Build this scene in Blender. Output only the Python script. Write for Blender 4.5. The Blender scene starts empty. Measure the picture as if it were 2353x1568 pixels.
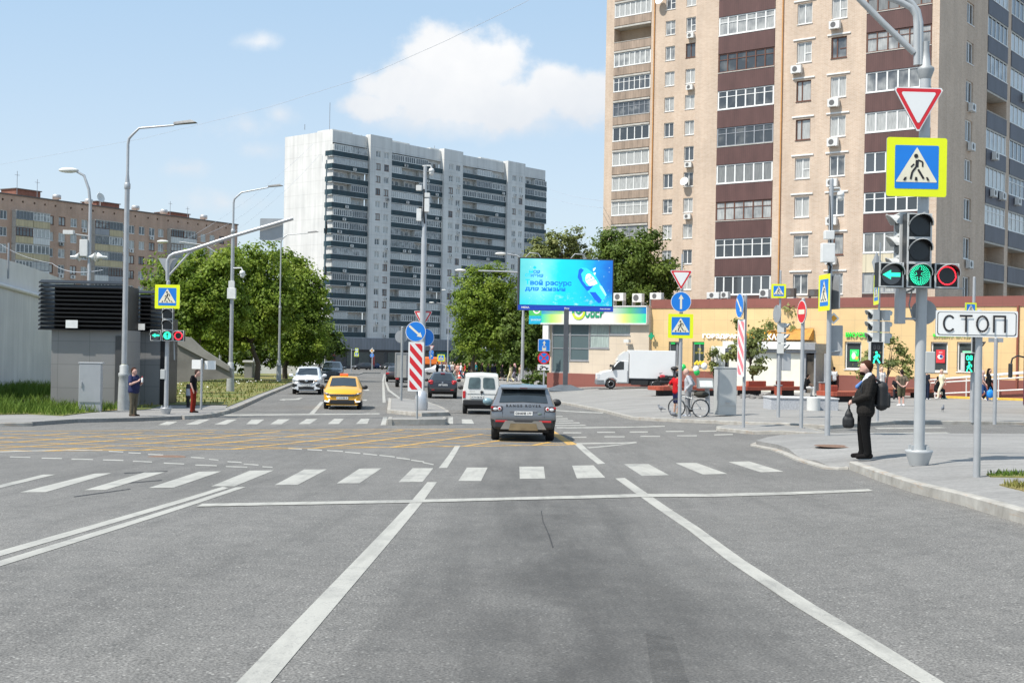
import bpy, bmesh, math, random
from mathutils import Vector, Matrix
R = math.radians
S = bpy.context.scene
COL = S.collection
rng = random.Random(7)
# ------------------------------------------------------------------ camera
FPX, CX, CY, HZ, ROLL, HC = 2870.0, 1176.0, 784.0, 797.0, R(1.0), 3.0
cam_d = bpy.data.cameras.new('camera')
cam = bpy.data.objects.new('camera', cam_d)
COL.objects.link(cam)
cam_d.sensor_width = 36.0
cam_d.lens = 36.0*FPX/2352.0
cam_d.shift_y = (HZ-CY)/2352.0
cam_d.clip_start = 0.2
cam_d.clip_end = 6000
cr, sr = math.cos(ROLL), math.sin(ROLL)
cam.matrix_world = Matrix(((cr, -sr, 0, 0), (0, 0, -1, 0), (sr, cr, 0, HC), (0, 0, 0, 1)))
S.camera = cam
# ------------------------------------------------------------------ sun and sky
SUN_DIR = Vector((-0.85, -0.53, 0)).normalized()
SUN_EL = R(57)
sun_d = bpy.data.lights.new('sun', 'SUN')
sun_d.energy = 4.4
sun_d.angle = R(0.53)
sun_d.color = (1.0, 0.95, 0.87)
sun = bpy.data.objects.new('sun', sun_d)
COL.objects.link(sun)
to_sun = (SUN_DIR*math.cos(SUN_EL)+Vector((0, 0, math.sin(SUN_EL)))).normalized()
sun.rotation_euler = to_sun.to_track_quat('Z', 'Y').to_euler()
sun.location = (0, 0, 80)
S.view_settings.view_transform = 'Standard'
S.view_settings.look = 'None'
S.view_settings.gamma = 1.0
S.view_settings.use_curve_mapping = False
S.view_settings.exposure = 0.45
world = bpy.data.worlds.new("World")
S.world = world
world.use_nodes = True
WN = world.node_tree.nodes
WL = world.node_tree.links
bg = WN['Background']
SKY_STRENGTH = 0.13
bg.inputs['Strength'].default_value = SKY_STRENGTH
sky = WN.new('ShaderNodeTexSky')
sky.sky_type = 'NISHITA'
sky.sun_disc = False
sky.sun_elevation = SUN_EL
# blender: rotation 0 puts the sun on +Y, turning clockwise seen from above
sky.sun_rotation = math.atan2(SUN_DIR.x, SUN_DIR.y)
sky.air_density = 1.0
sky.dust_density = 1.6
sky.ozone_density = 1.5
sky.altitude = 150
def wmath(op, a, b=None, c=None, clamp=False):
 n = WN.new('ShaderNodeMath'); n.operation = op; n.use_clamp = clamp
 for i, v in enumerate((a, b, c)):
  if v is None: continue
  if isinstance(v, (int, float)): n.inputs[i].default_value = v
  else: WL.new(v, n.inputs[i])
 return n.outputs[0]
tc = WN.new('ShaderNodeTexCoord')
sep = WN.new('ShaderNodeSeparateXYZ'); WL.new(tc.outputs['Generated'], sep.inputs[0])
ysafe = wmath('MAXIMUM', sep.outputs[1], 0.02)
wa = wmath('DIVIDE', sep.outputs[0], ysafe)      # tangent of bearing
we = wmath('DIVIDE', sep.outputs[2], ysafe)      # tangent of height above horizon
cmb = WN.new('ShaderNodeCombineXYZ'); WL.new(wa, cmb.inputs[0]); WL.new(we, cmb.inputs[1])
def wnoise(scale, detail, rough, off=0.0):
 n = WN.new('ShaderNodeTexNoise'); n.noise_dimensions = '3D'
 n.inputs['Scale'].default_value = scale; n.inputs['Detail'].default_value = detail; n.inputs['Roughness'].default_value = rough
 m = WN.new('ShaderNodeVectorMath'); m.operation = 'ADD'; m.inputs[1].default_value = (off, off*.7, off*1.3)
 WL.new(cmb.outputs[0], m.inputs[0]); WL.new(m.outputs[0], n.inputs['Vector'])
 return n.outputs[0]
nz1 = wnoise(26, 9, 0.58)
nz2 = wnoise(9, 6, 0.55, 3.1)
def cloud(ellipses, edge, amp):
 tot = None
 for (px, py, rx, ry) in ellipses:
  u, v = px-CX, HZ-py
  u0, v0 = u*cr-v*sr, u*sr+v*cr
  dx = wmath('DIVIDE', wmath('SUBTRACT', wa, u0/FPX), rx/FPX)
  dy = wmath('DIVIDE', wmath('SUBTRACT', we, v0/FPX), ry/FPX)
  r2 = wmath('ADD', wmath('MULTIPLY', dx, dx), wmath('MULTIPLY', dy, dy))
  d = wmath('SUBTRACT', 1.0, wmath('SQRT', r2))
  tot = d if tot is None else wmath('SMOOTH_MAX', tot, d, 0.12)
 n = wmath('ADD', wmath('MULTIPLY', wmath('SUBTRACT', nz1, 0.5), amp), wmath('MULTIPLY', wmath('SUBTRACT', nz2, 0.5), amp*1.1))
 f = wmath('ADD', tot, n)
 mr = WN.new('ShaderNodeMapRange'); mr.interpolation_type = 'SMOOTHSTEP'
 mr.inputs['From Min'].default_value = 0.0; mr.inputs['From Max'].default_value = edge
 WL.new(f, mr.inputs['Value'])
 return mr.outputs[0]
big = cloud([(1030, 135, 130, 100), (1140, 150, 130, 95), (920, 205, 160, 75), (1270, 200, 120, 75), (1080, 230, 330, 85), (1340, 225, 150, 90), (850, 245, 110, 50)], 0.5, 1.35)
soft = cloud([(1060, 270, 380, 60), (1330, 240, 200, 90)], 0.8, 1.1)
small = cloud([(600, 97, 85, 28), (575, 285, 110, 55), (600, 345, 90, 36), (430, 388, 90, 30), (520, 465, 210, 48), (640, 262, 90, 40), (300, 500, 120, 30)], 1.5, 2.2)
mask = wmath('MAXIMUM', wmath('MULTIPLY', big, 0.97), wmath('MAXIMUM', wmath('MULTIPLY', soft, 0.75), wmath('MULTIPLY', small, 0.85)))
# body of the cloud: lit tops, greyer base
relief = wnoise(11, 8, 0.6, 7.7)
topness = WN.new('ShaderNodeMapRange'); topness.inputs['From Min'].default_value = (HZ-300)/FPX; topness.inputs['From Max'].default_value = (HZ-110)/FPX
WL.new(we, topness.inputs['Value'])
tn = wmath('ADD', wmath('MULTIPLY', topness.outputs[0], 0.75), wmath('MULTIPLY', wmath('SUBTRACT', relief, 0.42), 1.5), None, True)
ccol = WN.new('ShaderNodeMixRGB'); ccol.inputs[1].default_value = (4.45, 4.68, 5.0, 1); ccol.inputs[2].default_value = (5.75, 5.75, 5.75, 1)
WL.new(tn, ccol.inputs[0])
# thin summer veil: pales the blue of the clear sky
veil = WN.new('ShaderNodeMixRGB'); veil.inputs[0].default_value = 0.7; 
vh = WN.new('ShaderNodeMapRange'); vh.inputs['From Min'].default_value = 0.0; vh.inputs['From Max'].default_value = .27; WL.new(we, vh.inputs['Value'])
vc = WN.new('ShaderNodeMixRGB'); vc.inputs[1].default_value = (4.55, 5.05, 5.45, 1); vc.inputs[2].default_value = (3.0, 4.15, 5.3, 1); WL.new(vh.outputs[0], vc.inputs[0]); WL.new(vc.outputs[0], veil.inputs[2])
WL.new(sky.outputs[0], veil.inputs[1])
mix = WN.new('ShaderNodeMixRGB'); WL.new(mask, mix.inputs[0]); WL.new(veil.outputs[0], mix.inputs[1]); WL.new(ccol.outputs[0], mix.inputs[2])
WL.new(mix.outputs[0], bg.inputs['Color'])
# ------------------------------------------------------------------ ground height and pixel -> place
DT = [(-40, -0.4), (0, 1.41), (6.24, 1.676), (18, 2.17), (34.4, 2.68), (57, 2.98), (120, 3.5), (280, 5.4), (700, 8.5), (2500, 14.0)]
def _tang(i):
 if i == 0: return (DT[1][1]-DT[0][1])/(DT[1][0]-DT[0][0])
 if i == len(DT)-1: return (DT[-1][1]-DT[-2][1])/(DT[-1][0]-DT[-2][0])
 a = (DT[i][1]-DT[i-1][1])/(DT[i][0]-DT[i-1][0]); b = (DT[i+1][1]-DT[i][1])/(DT[i+1][0]-DT[i][0])
 return 2*a*b/(a+b) if a*b > 0 else 0
TT = [_tang(i) for i in range(len(DT))]
def depth_below(y):
 y = max(DT[0][0], min(DT[-1][0], y))
 for i in range(len(DT)-1):
  if y <= DT[i+1][0]:
   x0, y0 = DT[i]; x1, y1 = DT[i+1]; h = x1-x0; t = (y-x0)/h
   return ((2*t**3-3*t*t+1)*y0+(t**3-2*t*t+t)*h*TT[i]+(-2*t**3+3*t*t)*y1+(t**3-t*t)*h*TT[i+1])
def sstep(a, b, x):
 t = max(0.0, min(1.0, (x-a)/(b-a))); return t*t*(3-2*t)
def g(x, y):
 """height of the road surface at x, y"""
 return HC-depth_below(y)+0.4*sstep(1.5, 9.0, x)*(1-sstep(100, 170, y))
def ray(px, py):
 u, v = px-CX, HZ-py
 return ((u*cr-v*sr)/FPX, (u*sr+v*cr)/FPX)
def G(px, py, off=0.0):
 """point of the ground (raised by off) seen at that pixel of the 2352-wide view"""
 a, b = ray(px, py)
 f = lambda y: HC+b*y-g(a*y, y)-off
 y0 = 3.0
 while y0 < 900:
  y1 = y0*1.03
  if f(y1) <= 0:
   for _ in range(40):
    m = (y0+y1)/2
    if f(m) > 0: y0 = m
    else: y1 = m
   y = (y0+y1)/2
   return Vector((a*y, y, HC+b*y))
  y0 = y1
 y = 900
 return Vector((a*y, y, HC+b*y))
def at(px, py, y):
 a, b = ray(px, py); return Vector((a*y, y, HC+b*y))
def N(x, y): return (x*.869514, y*.869514)
def zoomer(x0, y0, s):
 return lambda x, y: N(x/s+x0, y/s+y0)
Z2 = zoomer(0, 800, 3.3614); Z3 = zoomer(650, 800, 3.3614); Z4 = zoomer(1250, 700, 3.3614); Z5 = zoomer(1700, 700, 3.3614)
ZA = zoomer(0, 400, 3.3614); Z6 = zoomer(0, 1000, 1.743); Z7 = zoomer(1350, 1000, 1.7365); ZR = zoomer(2105, 1000, 3.92); ZQ = zoomer(2105, 700, 3.92)
ZM = zoomer(700, 650, 2.941); ZT = zoomer(700, 300, 2.941); ZK = zoomer(2350, 940, 6.532); ZV = zoomer(1000, 880, 5.8825)
ZB1 = zoomer(1550, 0, 3.3614); ZB2 = zoomer(1550, 400, 3.3614); ZU = zoomer(2105, 350, 3.92); ZW = zoomer(2105, 0, 3.92)
# ------------------------------------------------------------------ objects
def setp(o, label=None, cat=None, group=None, kind=None):
 if label: o['label'] = label
 if cat: o['category'] = cat
 if group: o['group'] = group
 if kind: o['kind'] = kind
 return o
def thing(name, label, cat, loc=(0, 0, 0), rz=0.0, group=None):
 o = bpy.data.objects.new(name, None); COL.objects.link(o)
 o.empty_display_size = 0.3
 o.location = loc; o.rotation_euler = (0, 0, rz)
 return setp(o, label, cat, group)
def children(o):
 return [c for c in bpy.data.objects if c.parent is o]
class MB:
 """collects shapes; build() links them as one mesh object"""
 def __init__(s):
  s.v = []; s.f = []; s.m = []; s.M = None; s.smooth = []
 def add(s, verts, faces, mi=0, sm=False):
  b = len(s.v)
  if s.M is not None: verts = [s.M @ Vector(p) for p in verts]
  s.v += [tuple(p) for p in verts]
  for f in faces:
   s.f.append(tuple(i+b for i in f)); s.m.append(mi); s.smooth.append(sm)
  return s
 def box(s, x0, x1, y0, y1, z0, z1, mi=0):
  v = [(x0, y0, z0), (x1, y0, z0), (x1, y1, z0), (x0, y1, z0), (x0, y0, z1), (x1, y0, z1), (x1, y1, z1), (x0, y1, z1)]
  return s.add(v, [(3, 2, 1, 0), (4, 5, 6, 7), (0, 1, 5, 4), (1, 2, 6, 5), (2, 3, 7, 6), (3, 0, 4, 7)], mi)
 def bbox(s, x0, x1, y0, y1, z0, z1, b=.01, mi=0):
  """box with chamfered edges"""
  b = min(b, abs(x1-x0)*.45, abs(y1-y0)*.45, abs(z1-z0)*.45)
  bm = bmesh.new(); bmesh.ops.create_cube(bm, size=1)
  for p in bm.verts: p.co = Vector(((x0+x1)/2+p.co.x*(x1-x0), (y0+y1)/2+p.co.y*(y1-y0), (z0+z1)/2+p.co.z*(z1-z0)))
  bmesh.ops.bevel(bm, geom=bm.edges[:], offset=b, segments=2, affect='EDGES', profile=.5)
  return s.bm(bm, mi)
 def bm(s, bm, mi=0, sm=False):
  bm.verts.index_update()
  s.add([p.co.copy() for p in bm.verts], [[q.index for q in f.verts] for f in bm.faces], mi, sm)
  bm.free(); return s
 def tube(s, pts, rad, n=10, mi=0, caps=True, sm=True):
  pts = [Vector(p) for p in pts]
  rads = rad if isinstance(rad, (list, tuple)) else [rad]*len(pts)
  verts = []; prev = None
  for i, p in enumerate(pts):
   t = (pts[min(i+1, len(pts)-1)]-pts[max(i-1, 0)])
   t = t.normalized() if t.length > 1e-9 else Vector((0, 0, 1))
   if prev is None:
    a = t.orthogonal().normalized()
   else:
    a = (prev-t*prev.dot(t)); a = a.normalized() if a.length > 1e-6 else t.orthogonal().normalized()
   prev = a; b = t.cross(a)
   for k in range(n):
    q = 2*math.pi*k/n
    verts.append(p+(a*math.cos(q)+b*math.sin(q))*rads[i])
  faces = []
  for i in range(len(pts)-1):
   for k in range(n):
    k2 = (k+1) % n
    faces.append((i*n+k, i*n+k2, (i+1)*n+k2, (i+1)*n+k))
  s.add(verts, faces, mi, sm)
  if caps:
   s.add(verts[:n], [tuple(range(n))[::-1]], mi); s.add(verts[-n:], [tuple(range(n))], mi)
  return s
 def cyl(s, x, y, z0, z1, r0, r1=None, n=16, mi=0):
  return s.tube([(x, y, z0), (x, y, z1)], [r0, r0 if r1 is None else r1], n, mi)
 def lathe(s, prof, n=20, mi=0, c=(0, 0), sm=True):
  verts = []; faces = []
  for (r, z) in prof:
   for k in range(n):
    q = 2*math.pi*k/n; verts.append((c[0]+r*math.cos(q), c[1]+r*math.sin(q), z))
  for i in range(len(prof)-1):
   for k in range(n):
    k2 = (k+1) % n; faces.append((i*n+k, i*n+k2, (i+1)*n+k2, (i+1)*n+k))
  s.add(verts, faces, mi, sm)
  s.add(verts[:n], [tuple(range(n))[::-1]], mi); s.add(verts[-n:], [tuple(range(n))], mi)
  return s
 def prism(s, poly, y0, y1, mi=0):
  """poly in x,z extruded along y"""
  n = len(poly)
  v = [(p[0], y0, p[1]) for p in poly]+[(p[0], y1, p[1]) for p in poly]
  f = [tuple(range(n)), tuple(range(2*n-1, n-1, -1))]+[(i, n+i, n+(i+1) % n, (i+1) % n) for i in range(n)]
  return s.add(v, f, mi)
 def slab(s, poly, z0, z1, mi=0):
  n = len(poly)
  v = [(p[0], p[1], z0) for p in poly]+[(p[0], p[1], z1) for p in poly]
  f = [tuple(range(n))[::-1], tuple(range(n, 2*n))]+[(i, (i+1) % n, n+(i+1) % n, n+i) for i in range(n)]
  return s.add(v, f, mi)
 def sphere(s, c, r, sx=1, sy=1, sz=1, seg=12, rings=8, mi=0):
  bm = bmesh.new(); bmesh.ops.create_uvsphere(bm, u_segments=seg, v_segments=rings, radius=r)
  for p in bm.verts: p.co = Vector((p.co.x*sx+c[0], p.co.y*sy+c[1], p.co.z*sz+c[2]))
  return s.bm(bm, mi, True)
 def mesh(s, name):
  me = bpy.data.meshes.new(name)
  me.from_pydata(s.v, [], s.f)
  me.polygons.foreach_set('material_index', s.m)
  me.polygons.foreach_set('use_smooth', s.smooth)
  me.update()
  return me
 def build(s, name, mats, parent=None, sharp=None, fixn=True):
  me = s.mesh(name)
  if fixn:
   bm = bmesh.new(); bm.from_mesh(me); bmesh.ops.recalc_face_normals(bm, faces=bm.faces[:]); bm.to_mesh(me); bm.free()
  if not isinstance(mats, (list, tuple)): mats = [mats]
  for m in mats: me.materials.append(m)
  if sharp is not None:
   for p in me.polygons: p.use_smooth = True
   me.set_sharp_from_angle(angle=R(sharp))
  o = bpy.data.objects.new(name, me); COL.objects.link(o)
  if parent is not None: o.parent = parent
  return o
def copy_tree(o, parent=None):
 c = o.copy(); COL.objects.link(c)
 if parent is not None: c.parent = parent
 for ch in children(o): copy_tree(ch, c)
 return c
_tcache = {}
def text_geo(txt, bold=0.0):
 key = (txt, bold)
 if key not in _tcache:
  cu = bpy.data.curves.new('lettering', 'FONT'); cu.body = txt; cu.size = 1.0; cu.align_x = 'CENTER'; cu.align_y = 'CENTER'; cu.offset = bold; cu.resolution_u = 3
  o = bpy.data.objects.new('lettering', cu); COL.objects.link(o)
  dg = bpy.context.evaluated_depsgraph_get()
  me = bpy.data.meshes.new_from_object(o.evaluated_get(dg))
  vs = [tuple(v.co) for v in me.vertices]; fs = [tuple(p.vertices) for p in me.polygons]
  bpy.data.objects.remove(o); bpy.data.curves.remove(cu); bpy.data.meshes.remove(me)
  xs = [v[0] for v in vs] or [0]; ys = [v[1] for v in vs] or [0]
  _tcache[key] = (vs, fs, min(xs), max(xs), min(ys), max(ys))
 return _tcache[key]
def add_text(mb, txt, c, w=None, h=None, mi=0, right=Vector((1, 0, 0)), up=Vector((0, 0, 1)), bold=0.0, keep=True):
 """lettering centred at c, filling width w or height h"""
 vs, fs, x0, x1, y0, y1 = text_geo(txt, bold)
 sx = w/(x1-x0) if w else None; sy = h/(y1-y0) if h else None
 if sx is None: sx = sy
 if sy is None: sy = sx
 mx, my = (x0+x1)/2, (y0+y1)/2
 right = Vector(right); up = Vector(up); c = Vector(c)
 mb.add([c+right*((v[0]-mx)*sx)+up*((v[1]-my)*sy) for v in vs], fs, mi)
# ------------------------------------------------------------------ materials
def lin(c):
 return tuple(x/12.92 if x <= .04045 else ((x+.055)/1.055)**2.4 for x in c)
def hexc(h):
 return lin(tuple(int(h[i:i+2], 16)/255 for i in (0, 2, 4)))
class NT:
 def __init__(s, name):
  s.mat = bpy.data.materials.new(name); s.mat.use_nodes = True
  s.n = s.mat.node_tree.nodes; s.l = s.mat.node_tree.links
  s.b = s.n['Principled BSDF']; s._o = None
 def coord(s, kind='Object'):
  if s._o is None: s._o = s.n.new('ShaderNodeTexCoord')
  return s._o.outputs[kind]
 def pos(s):
  return s.n.new('ShaderNodeNewGeometry').outputs['Position']
 def noise(s, scale, detail=4, rough=.55, vec=None, stretch=None):
  t = s.n.new('ShaderNodeTexNoise'); t.inputs['Scale'].default_value = scale; t.inputs['Detail'].default_value = detail; t.inputs['Roughness'].default_value = rough
  v = vec if vec is not None else s.coord()
  if stretch:
   m = s.n.new('ShaderNodeVectorMath'); m.operation = 'MULTIPLY'; m.inputs[1].default_value = stretch; s.l.new(v, m.inputs[0]); v = m.outputs[0]
  s.l.new(v, t.inputs['Vector']); return t.outputs[0]
 def voro(s, scale, vec=None, feature='F1'):
  t = s.n.new('ShaderNodeTexVoronoi'); t.feature = feature; t.inputs['Scale'].default_value = scale
  s.l.new(vec if vec is not None else s.coord(), t.inputs['Vector']); return t
 def ramp(s, fac, stops):
  r = s.n.new('ShaderNodeValToRGB'); e = r.color_ramp.elements
  while len(e) < len(stops): e.new(.5)
  for k, (p, c) in enumerate(stops):
   e[k].position = p; e[k].color = tuple(c)+(1,) if not isinstance(c, (int, float)) else (c, c, c, 1)
  s.l.new(fac, r.inputs[0]); return r.outputs[0]
 def mix(s, fac, a, b, mode='MIX'):
  m = s.n.new('ShaderNodeMixRGB'); m.blend_type = mode
  for i, v in ((0, fac), (1, a), (2, b)):
   if isinstance(v, (int, float)): m.inputs[i].default_value = v if i == 0 else (v, v, v, 1)
   elif isinstance(v, tuple): m.inputs[i].default_value = tuple(v)+(1,) if len(v) == 3 else v
   else: s.l.new(v, m.inputs[i])
  return m.outputs[0]
 def math(s, op, a, b=0.0, clamp=False):
  m = s.n.new('ShaderNodeMath'); m.operation = op; m.use_clamp = clamp
  for i, v in ((0, a), (1, b)):
   if isinstance(v, (int, float)): m.inputs[i].default_value = v
   else: s.l.new(v, m.inputs[i])
  return m.outputs[0]
 def set(s, key, v):
  if isinstance(v, (int, float)): s.b.inputs[key].default_value = v
  elif isinstance(v, tuple): s.b.inputs[key].default_value = tuple(v)+(1,) if len(v) == 3 else v
  else: s.l.new(v, s.b.inputs[key])
  return s
 def bump(s, h, strength=.3, dist=.01):
  b = s.n.new('ShaderNodeBump'); b.inputs['Strength'].default_value = strength; b.inputs['Distance'].default_value = dist
  s.l.new(h, b.inputs['Height']); s.l.new(b.outputs[0], s.b.inputs['Normal']); return s
_mc = {}
def M(name, col, rough=.6, metal=0.0, var=.12, scale=3.0, bump=0.0, coat=0.0, spec=.5):
 """plain material with uneven colour and gloss"""
 if name in _mc: return _mc[name]
 t = NT(name)
 n = t.noise(scale, 5)
 c = tuple(col)
 f = t.ramp(n, [(.3, tuple(x*(1-var) for x in c)), (.7, tuple(min(1, x*(1+var)) for x in c))])
 t.set('Base Color', f)
 t.set('Roughness', t.math('ADD', t.math('MULTIPLY', t.noise(scale*2.3, 3), .16), max(.02, rough-.08)))
 t.set('Metallic', metal); t.set('Specular IOR Level', spec)
 if coat: t.set('Coat Weight', coat); t.set('Coat Roughness', .06)
 if bump: t.bump(t.noise(scale*9, 4), bump)
 _mc[name] = t.mat
 return t.mat
def emit(name, col, strength, rough=.4):
 if name in _mc: return _mc[name]
 t = NT(name); t.set('Base Color', tuple(col)); t.set('Emission Color', tuple(col)); t.set('Emission Strength', strength); t.set('Roughness', rough)
 _mc[name] = t.mat; return t.mat
# ================================================================== road, pavements, markings
def cut(bm, step, lo, hi, axis):
 k = math.ceil(lo/step)
 no = Vector((1, 0, 0)) if axis == 0 else Vector((0, 1, 0))
 while k*step < hi:
  co = no*(k*step)
  bmesh.ops.bisect_plane(bm, geom=bm.verts[:]+bm.edges[:]+bm.faces[:], plane_co=co, plane_no=no, dist=1e-5)
  k += 1
def drape(mb, poly, off, mi=0, step=None, skirt=0.0, hf=None, skmi=None):
 """polygon (world x,y) laid over the ground, off metres above the road surface"""
 poly = [(p[0], p[1]) for p in poly]
 xs = [p[0] for p in poly]; ys = [p[1] for p in poly]
 if step is None: step = 1.0 if max(ys) < 60 else 3.0
 bm = bmesh.new()
 vs = [bm.verts.new((p[0], p[1], 0)) for p in poly]
 bm.faces.new(vs)
 bmesh.ops.triangulate(bm, faces=bm.faces[:])
 cut(bm, step, min(xs), max(xs), 0); cut(bm, step, min(ys), max(ys), 1)
 hf = hf or (lambda x, y: off)
 edges = [e for e in bm.edges if len(e.link_faces) == 1]
 for v in bm.verts: v.co.z = g(v.co.x, v.co.y)+hf(v.co.x, v.co.y)
 if skirt:
  r = bmesh.ops.extrude_edge_only(bm, edges=edges)
  nv = [e for e in r['geom'] if isinstance(e, bmesh.types.BMVert)]
  for v in nv: v.co.z -= skirt
  if skmi is not None:
   pass
 mb.bm(bm, mi)
def W(pts, off=0.0):
 return [G(x, y, off) for (x, y) in pts]
# -- asphalt
def asphalt_mat():
 t = NT('asphalt')
 p = t.pos()
 fine = t.voro(34, p); grit = t.noise(70, 3, .65, p)
 big = t.noise(.22, 5, .6, p); mid = t.noise(3.2, 6, .68, p); streak = t.noise(.8, 6, .7, p, (3.0, .22, 1))
 base = t.ramp(big, [(.3, (.129, .1245, .117)), (.52, (.148, .143, .1345)), (.72, (.168, .162, .152))])
 base = t.mix(.55, base, t.ramp(mid, [(.3, .72), (.5, 1.0), (.7, 1.22)]), 'MULTIPLY')
 base = t.mix(.35, base, t.ramp(streak, [(.36, .62), (.5, 1.0), (.7, 1.15)]), 'MULTIPLY')
 base = t.mix(1.0, base, t.ramp(grit, [(.30, .42), (.5, 1.0), (.70, 1.75)]), 'MULTIPLY')
 chips = t.ramp(fine.outputs['Color'], [(.70, 0.0), (.8, 1.0)])
 near = t.ramp(fine.outputs['Distance'], [(.20, 1.0), (.36, 0.0)])
 chipf = t.math('MULTIPLY', t.math('MULTIPLY', chips, near), .6)
 base = t.mix(chipf, base, (.46, .45, .42))
 blot = t.ramp(t.noise(1.1, 7, .72, p, (1, .45, 1)), [(.62, 0.0), (.72, .35)])
 base = t.mix(blot, base, (.10, .098, .095))
 # oil darkened wheel lane and a repaired patch
 sx = t.n.new('ShaderNodeSeparateXYZ'); t.l.new(p, sx.inputs[0])
 lane = t.math('MULTIPLY', t.math('ABSOLUTE', t.math('SUBTRACT', sx.outputs[0], .5)), .72)
 lf = t.ramp(lane, [(0.0, 1.0), (1.0, 0.0)])
 yf = t.ramp(t.math('MULTIPLY', sx.outputs[1], .02), [(.10, 1.0), (.3, .75), (.75, 0.0)])
 oil = t.math('MULTIPLY', t.math('MULTIPLY', lf, yf), t.ramp(t.noise(.8, 6, .68, p, (1.4, .6, 1)), [(.36, 0.0), (.62, .9)]))
 worn = t.math('MULTIPLY', t.math('MULTIPLY', t.ramp(lane, [(.0, 1.0), (.85, .7), (1.0, 0.0)]), t.ramp(t.math('MULTIPLY', sx.outputs[1], .02), [(.1, 1.0), (.75, 0.0)])), t.ramp(streak, [(.3, .75), (.7, .2)]))
 base = t.mix(worn, base, (.07, .068, .065))
 base = t.mix(oil, base, (.05, .048, .046))
 crack = t.voro(.32, t.n.new('ShaderNodeVectorMath').outputs[0], 'DISTANCE_TO_EDGE')
 vm = [n for n in t.n if n.bl_idname == 'ShaderNodeVectorMath'][-1]
 vm.operation = 'ADD'; t.l.new(p, vm.inputs[0])
 wob = t.n.new('ShaderNodeTexNoise'); wob.inputs['Scale'].default_value = 1.3; wob.inputs['Detail'].default_value = 6; t.l.new(p, wob.inputs['Vector']); t.l.new(wob.outputs['Color'], vm.inputs[1])
 cf = t.math('MULTIPLY', t.ramp(crack.outputs['Distance'], [(0.0, 1.0), (.004, 0.0)]), t.ramp(t.noise(.12, 3, .5, p), [(.60, 0.0), (.68, .6)]))
 base = t.mix(cf, base, (.03, .03, .03))
 t.set('Base Color', base); t.set('Roughness', t.ramp(mid, [(.3, .78), (.7, .92)])); t.set('Specular IOR Level', .35)
 t.bump(t.mix(.5, grit, fine.outputs['Distance']), .55, .012)
 return t.mat
MAT_ASPHALT = asphalt_mat()
def paving_mat(name, c, tile=None, rot=0.0):
 t = NT(name); p = t.pos()
 n = t.noise(.5, 6, .65, p); m = t.noise(14, 4, .6, p)
 base = t.ramp(n, [(.3, tuple(x*.84 for x in c)), (.7, tuple(x*1.1 for x in c))])
 base = t.mix(.6, base, t.ramp(m, [(.3, .72), (.7, 1.2)]), 'MULTIPLY')
 base = t.mix(.6, base, t.ramp(t.noise(.9, 5, .7, p, (.3, 2.2, 1)), [(.4, .82), (.6, 1.06)]), 'MULTIPLY')
 st = t.math('MULTIPLY', t.ramp(t.noise(2.1, 6, .7, p), [(.62, 0.0), (.74, .35)]), 1.0)
 base = t.mix(st, base, tuple(x*.5 for x in c))
 t.set('Base Color', base); t.set('Roughness', .86); t.set('Specular IOR Level', .3)
 t.bump(m, .25, .006); return t.mat
MAT_PAVE = paving_mat('pavement_asphalt', (.265, .258, .247))
MAT_PLAZA = paving_mat('plaza_paving', (.275, .266, .252))
MAT_KERB = None
def kerb_mat():
 t = NT('kerb_stone'); p = t.pos()
 n = t.noise(3, 5, .6, p)
 c = t.ramp(n, [(.3, (.24, .225, .2)), (.7, (.40, .385, .35))])
 rust = t.ramp(t.noise(1.7, 5, .7, p, (1, 1, 14)), [(.56, 0.0), (.68, .6)])
 c = t.mix(rust, c, (.33, .21, .12))
 t.set('Base Color', c); t.set('Roughness', .85); t.bump(t.noise(40, 3, .6, p), .3, .005); return t.mat
MAT_KERB = kerb_mat()
def paint_mat(name, c, worn=.5):
 t = NT(name); p = t.pos()
 n = t.noise(7, 6, .7, p); m = t.noise(60, 3, .6, p); w = t.noise(1.4, 5, .7, p, (1.0, .6, 1))
 col = t.ramp(n, [(.3, tuple(x*.86 for x in c)), (.65, c)])
 col = t.mix(.5, col, t.ramp(m, [(.3, .75), (.6, 1.06)]), 'MULTIPLY')
 hole = t.math('ADD', t.ramp(w, [(.50, 0.0), (.70, worn)]), t.math('MULTIPLY', t.ramp(n, [(.46, 0.0), (.60, 1.0)]), t.ramp(m, [(.5, 0.0), (.56, worn)])), True)
 col = t.mix(hole, col, (.17, .168, .16))
 col = t.mix(.55, col, t.ramp(t.noise(1.0, 6, .7, p, (5, .5, 1)), [(.36, .66), (.52, 1.0)]), 'MULTIPLY')
 t.set('Base Color', col); t.set('Roughness', .7); t.bump(m, .25, .004); return t.mat
MAT_WHITE = paint_mat('road_paint_white', (.43, .42, .38))
MAT_YELLOW = paint_mat('road_paint_yellow', (.62, .36, .07), .85)
mb = MB()
xs = [-1400, -700, -300, -150, -90]+[-60+i*3 for i in range(0, 14)]+[-18+i*1.0 for i in range(1, 43)]+[27, 30, 34, 40, 50, 60, 80, 120, 200, 400, 1400]
ys = [-30, -12, -4]+[i*1.0 for i in range(0, 75)]+[75+3*i for i in range(0, 36)]+[185, 195, 210, 230, 260, 300, 350, 420, 520, 700, 1000, 1500, 2400]
v = [(x, y, g(x, y)) for y in ys for x in xs]
nx = len(xs)
f = [(j*nx+i, j*nx+i+1, (j+1)*nx+i+1, (j+1)*nx+i) for j in range(len(ys)-1) for i in range(nx-1)]
mb.add(v, f, 0, True)
setp(mb.build('ground', MAT_ASPHALT, fixn=False), kind='structure')
def extrap(a, b, t):
 return (a[0]+(b[0]-a[0])*t, a[1]+(b[1]-a[1])*t)
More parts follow.
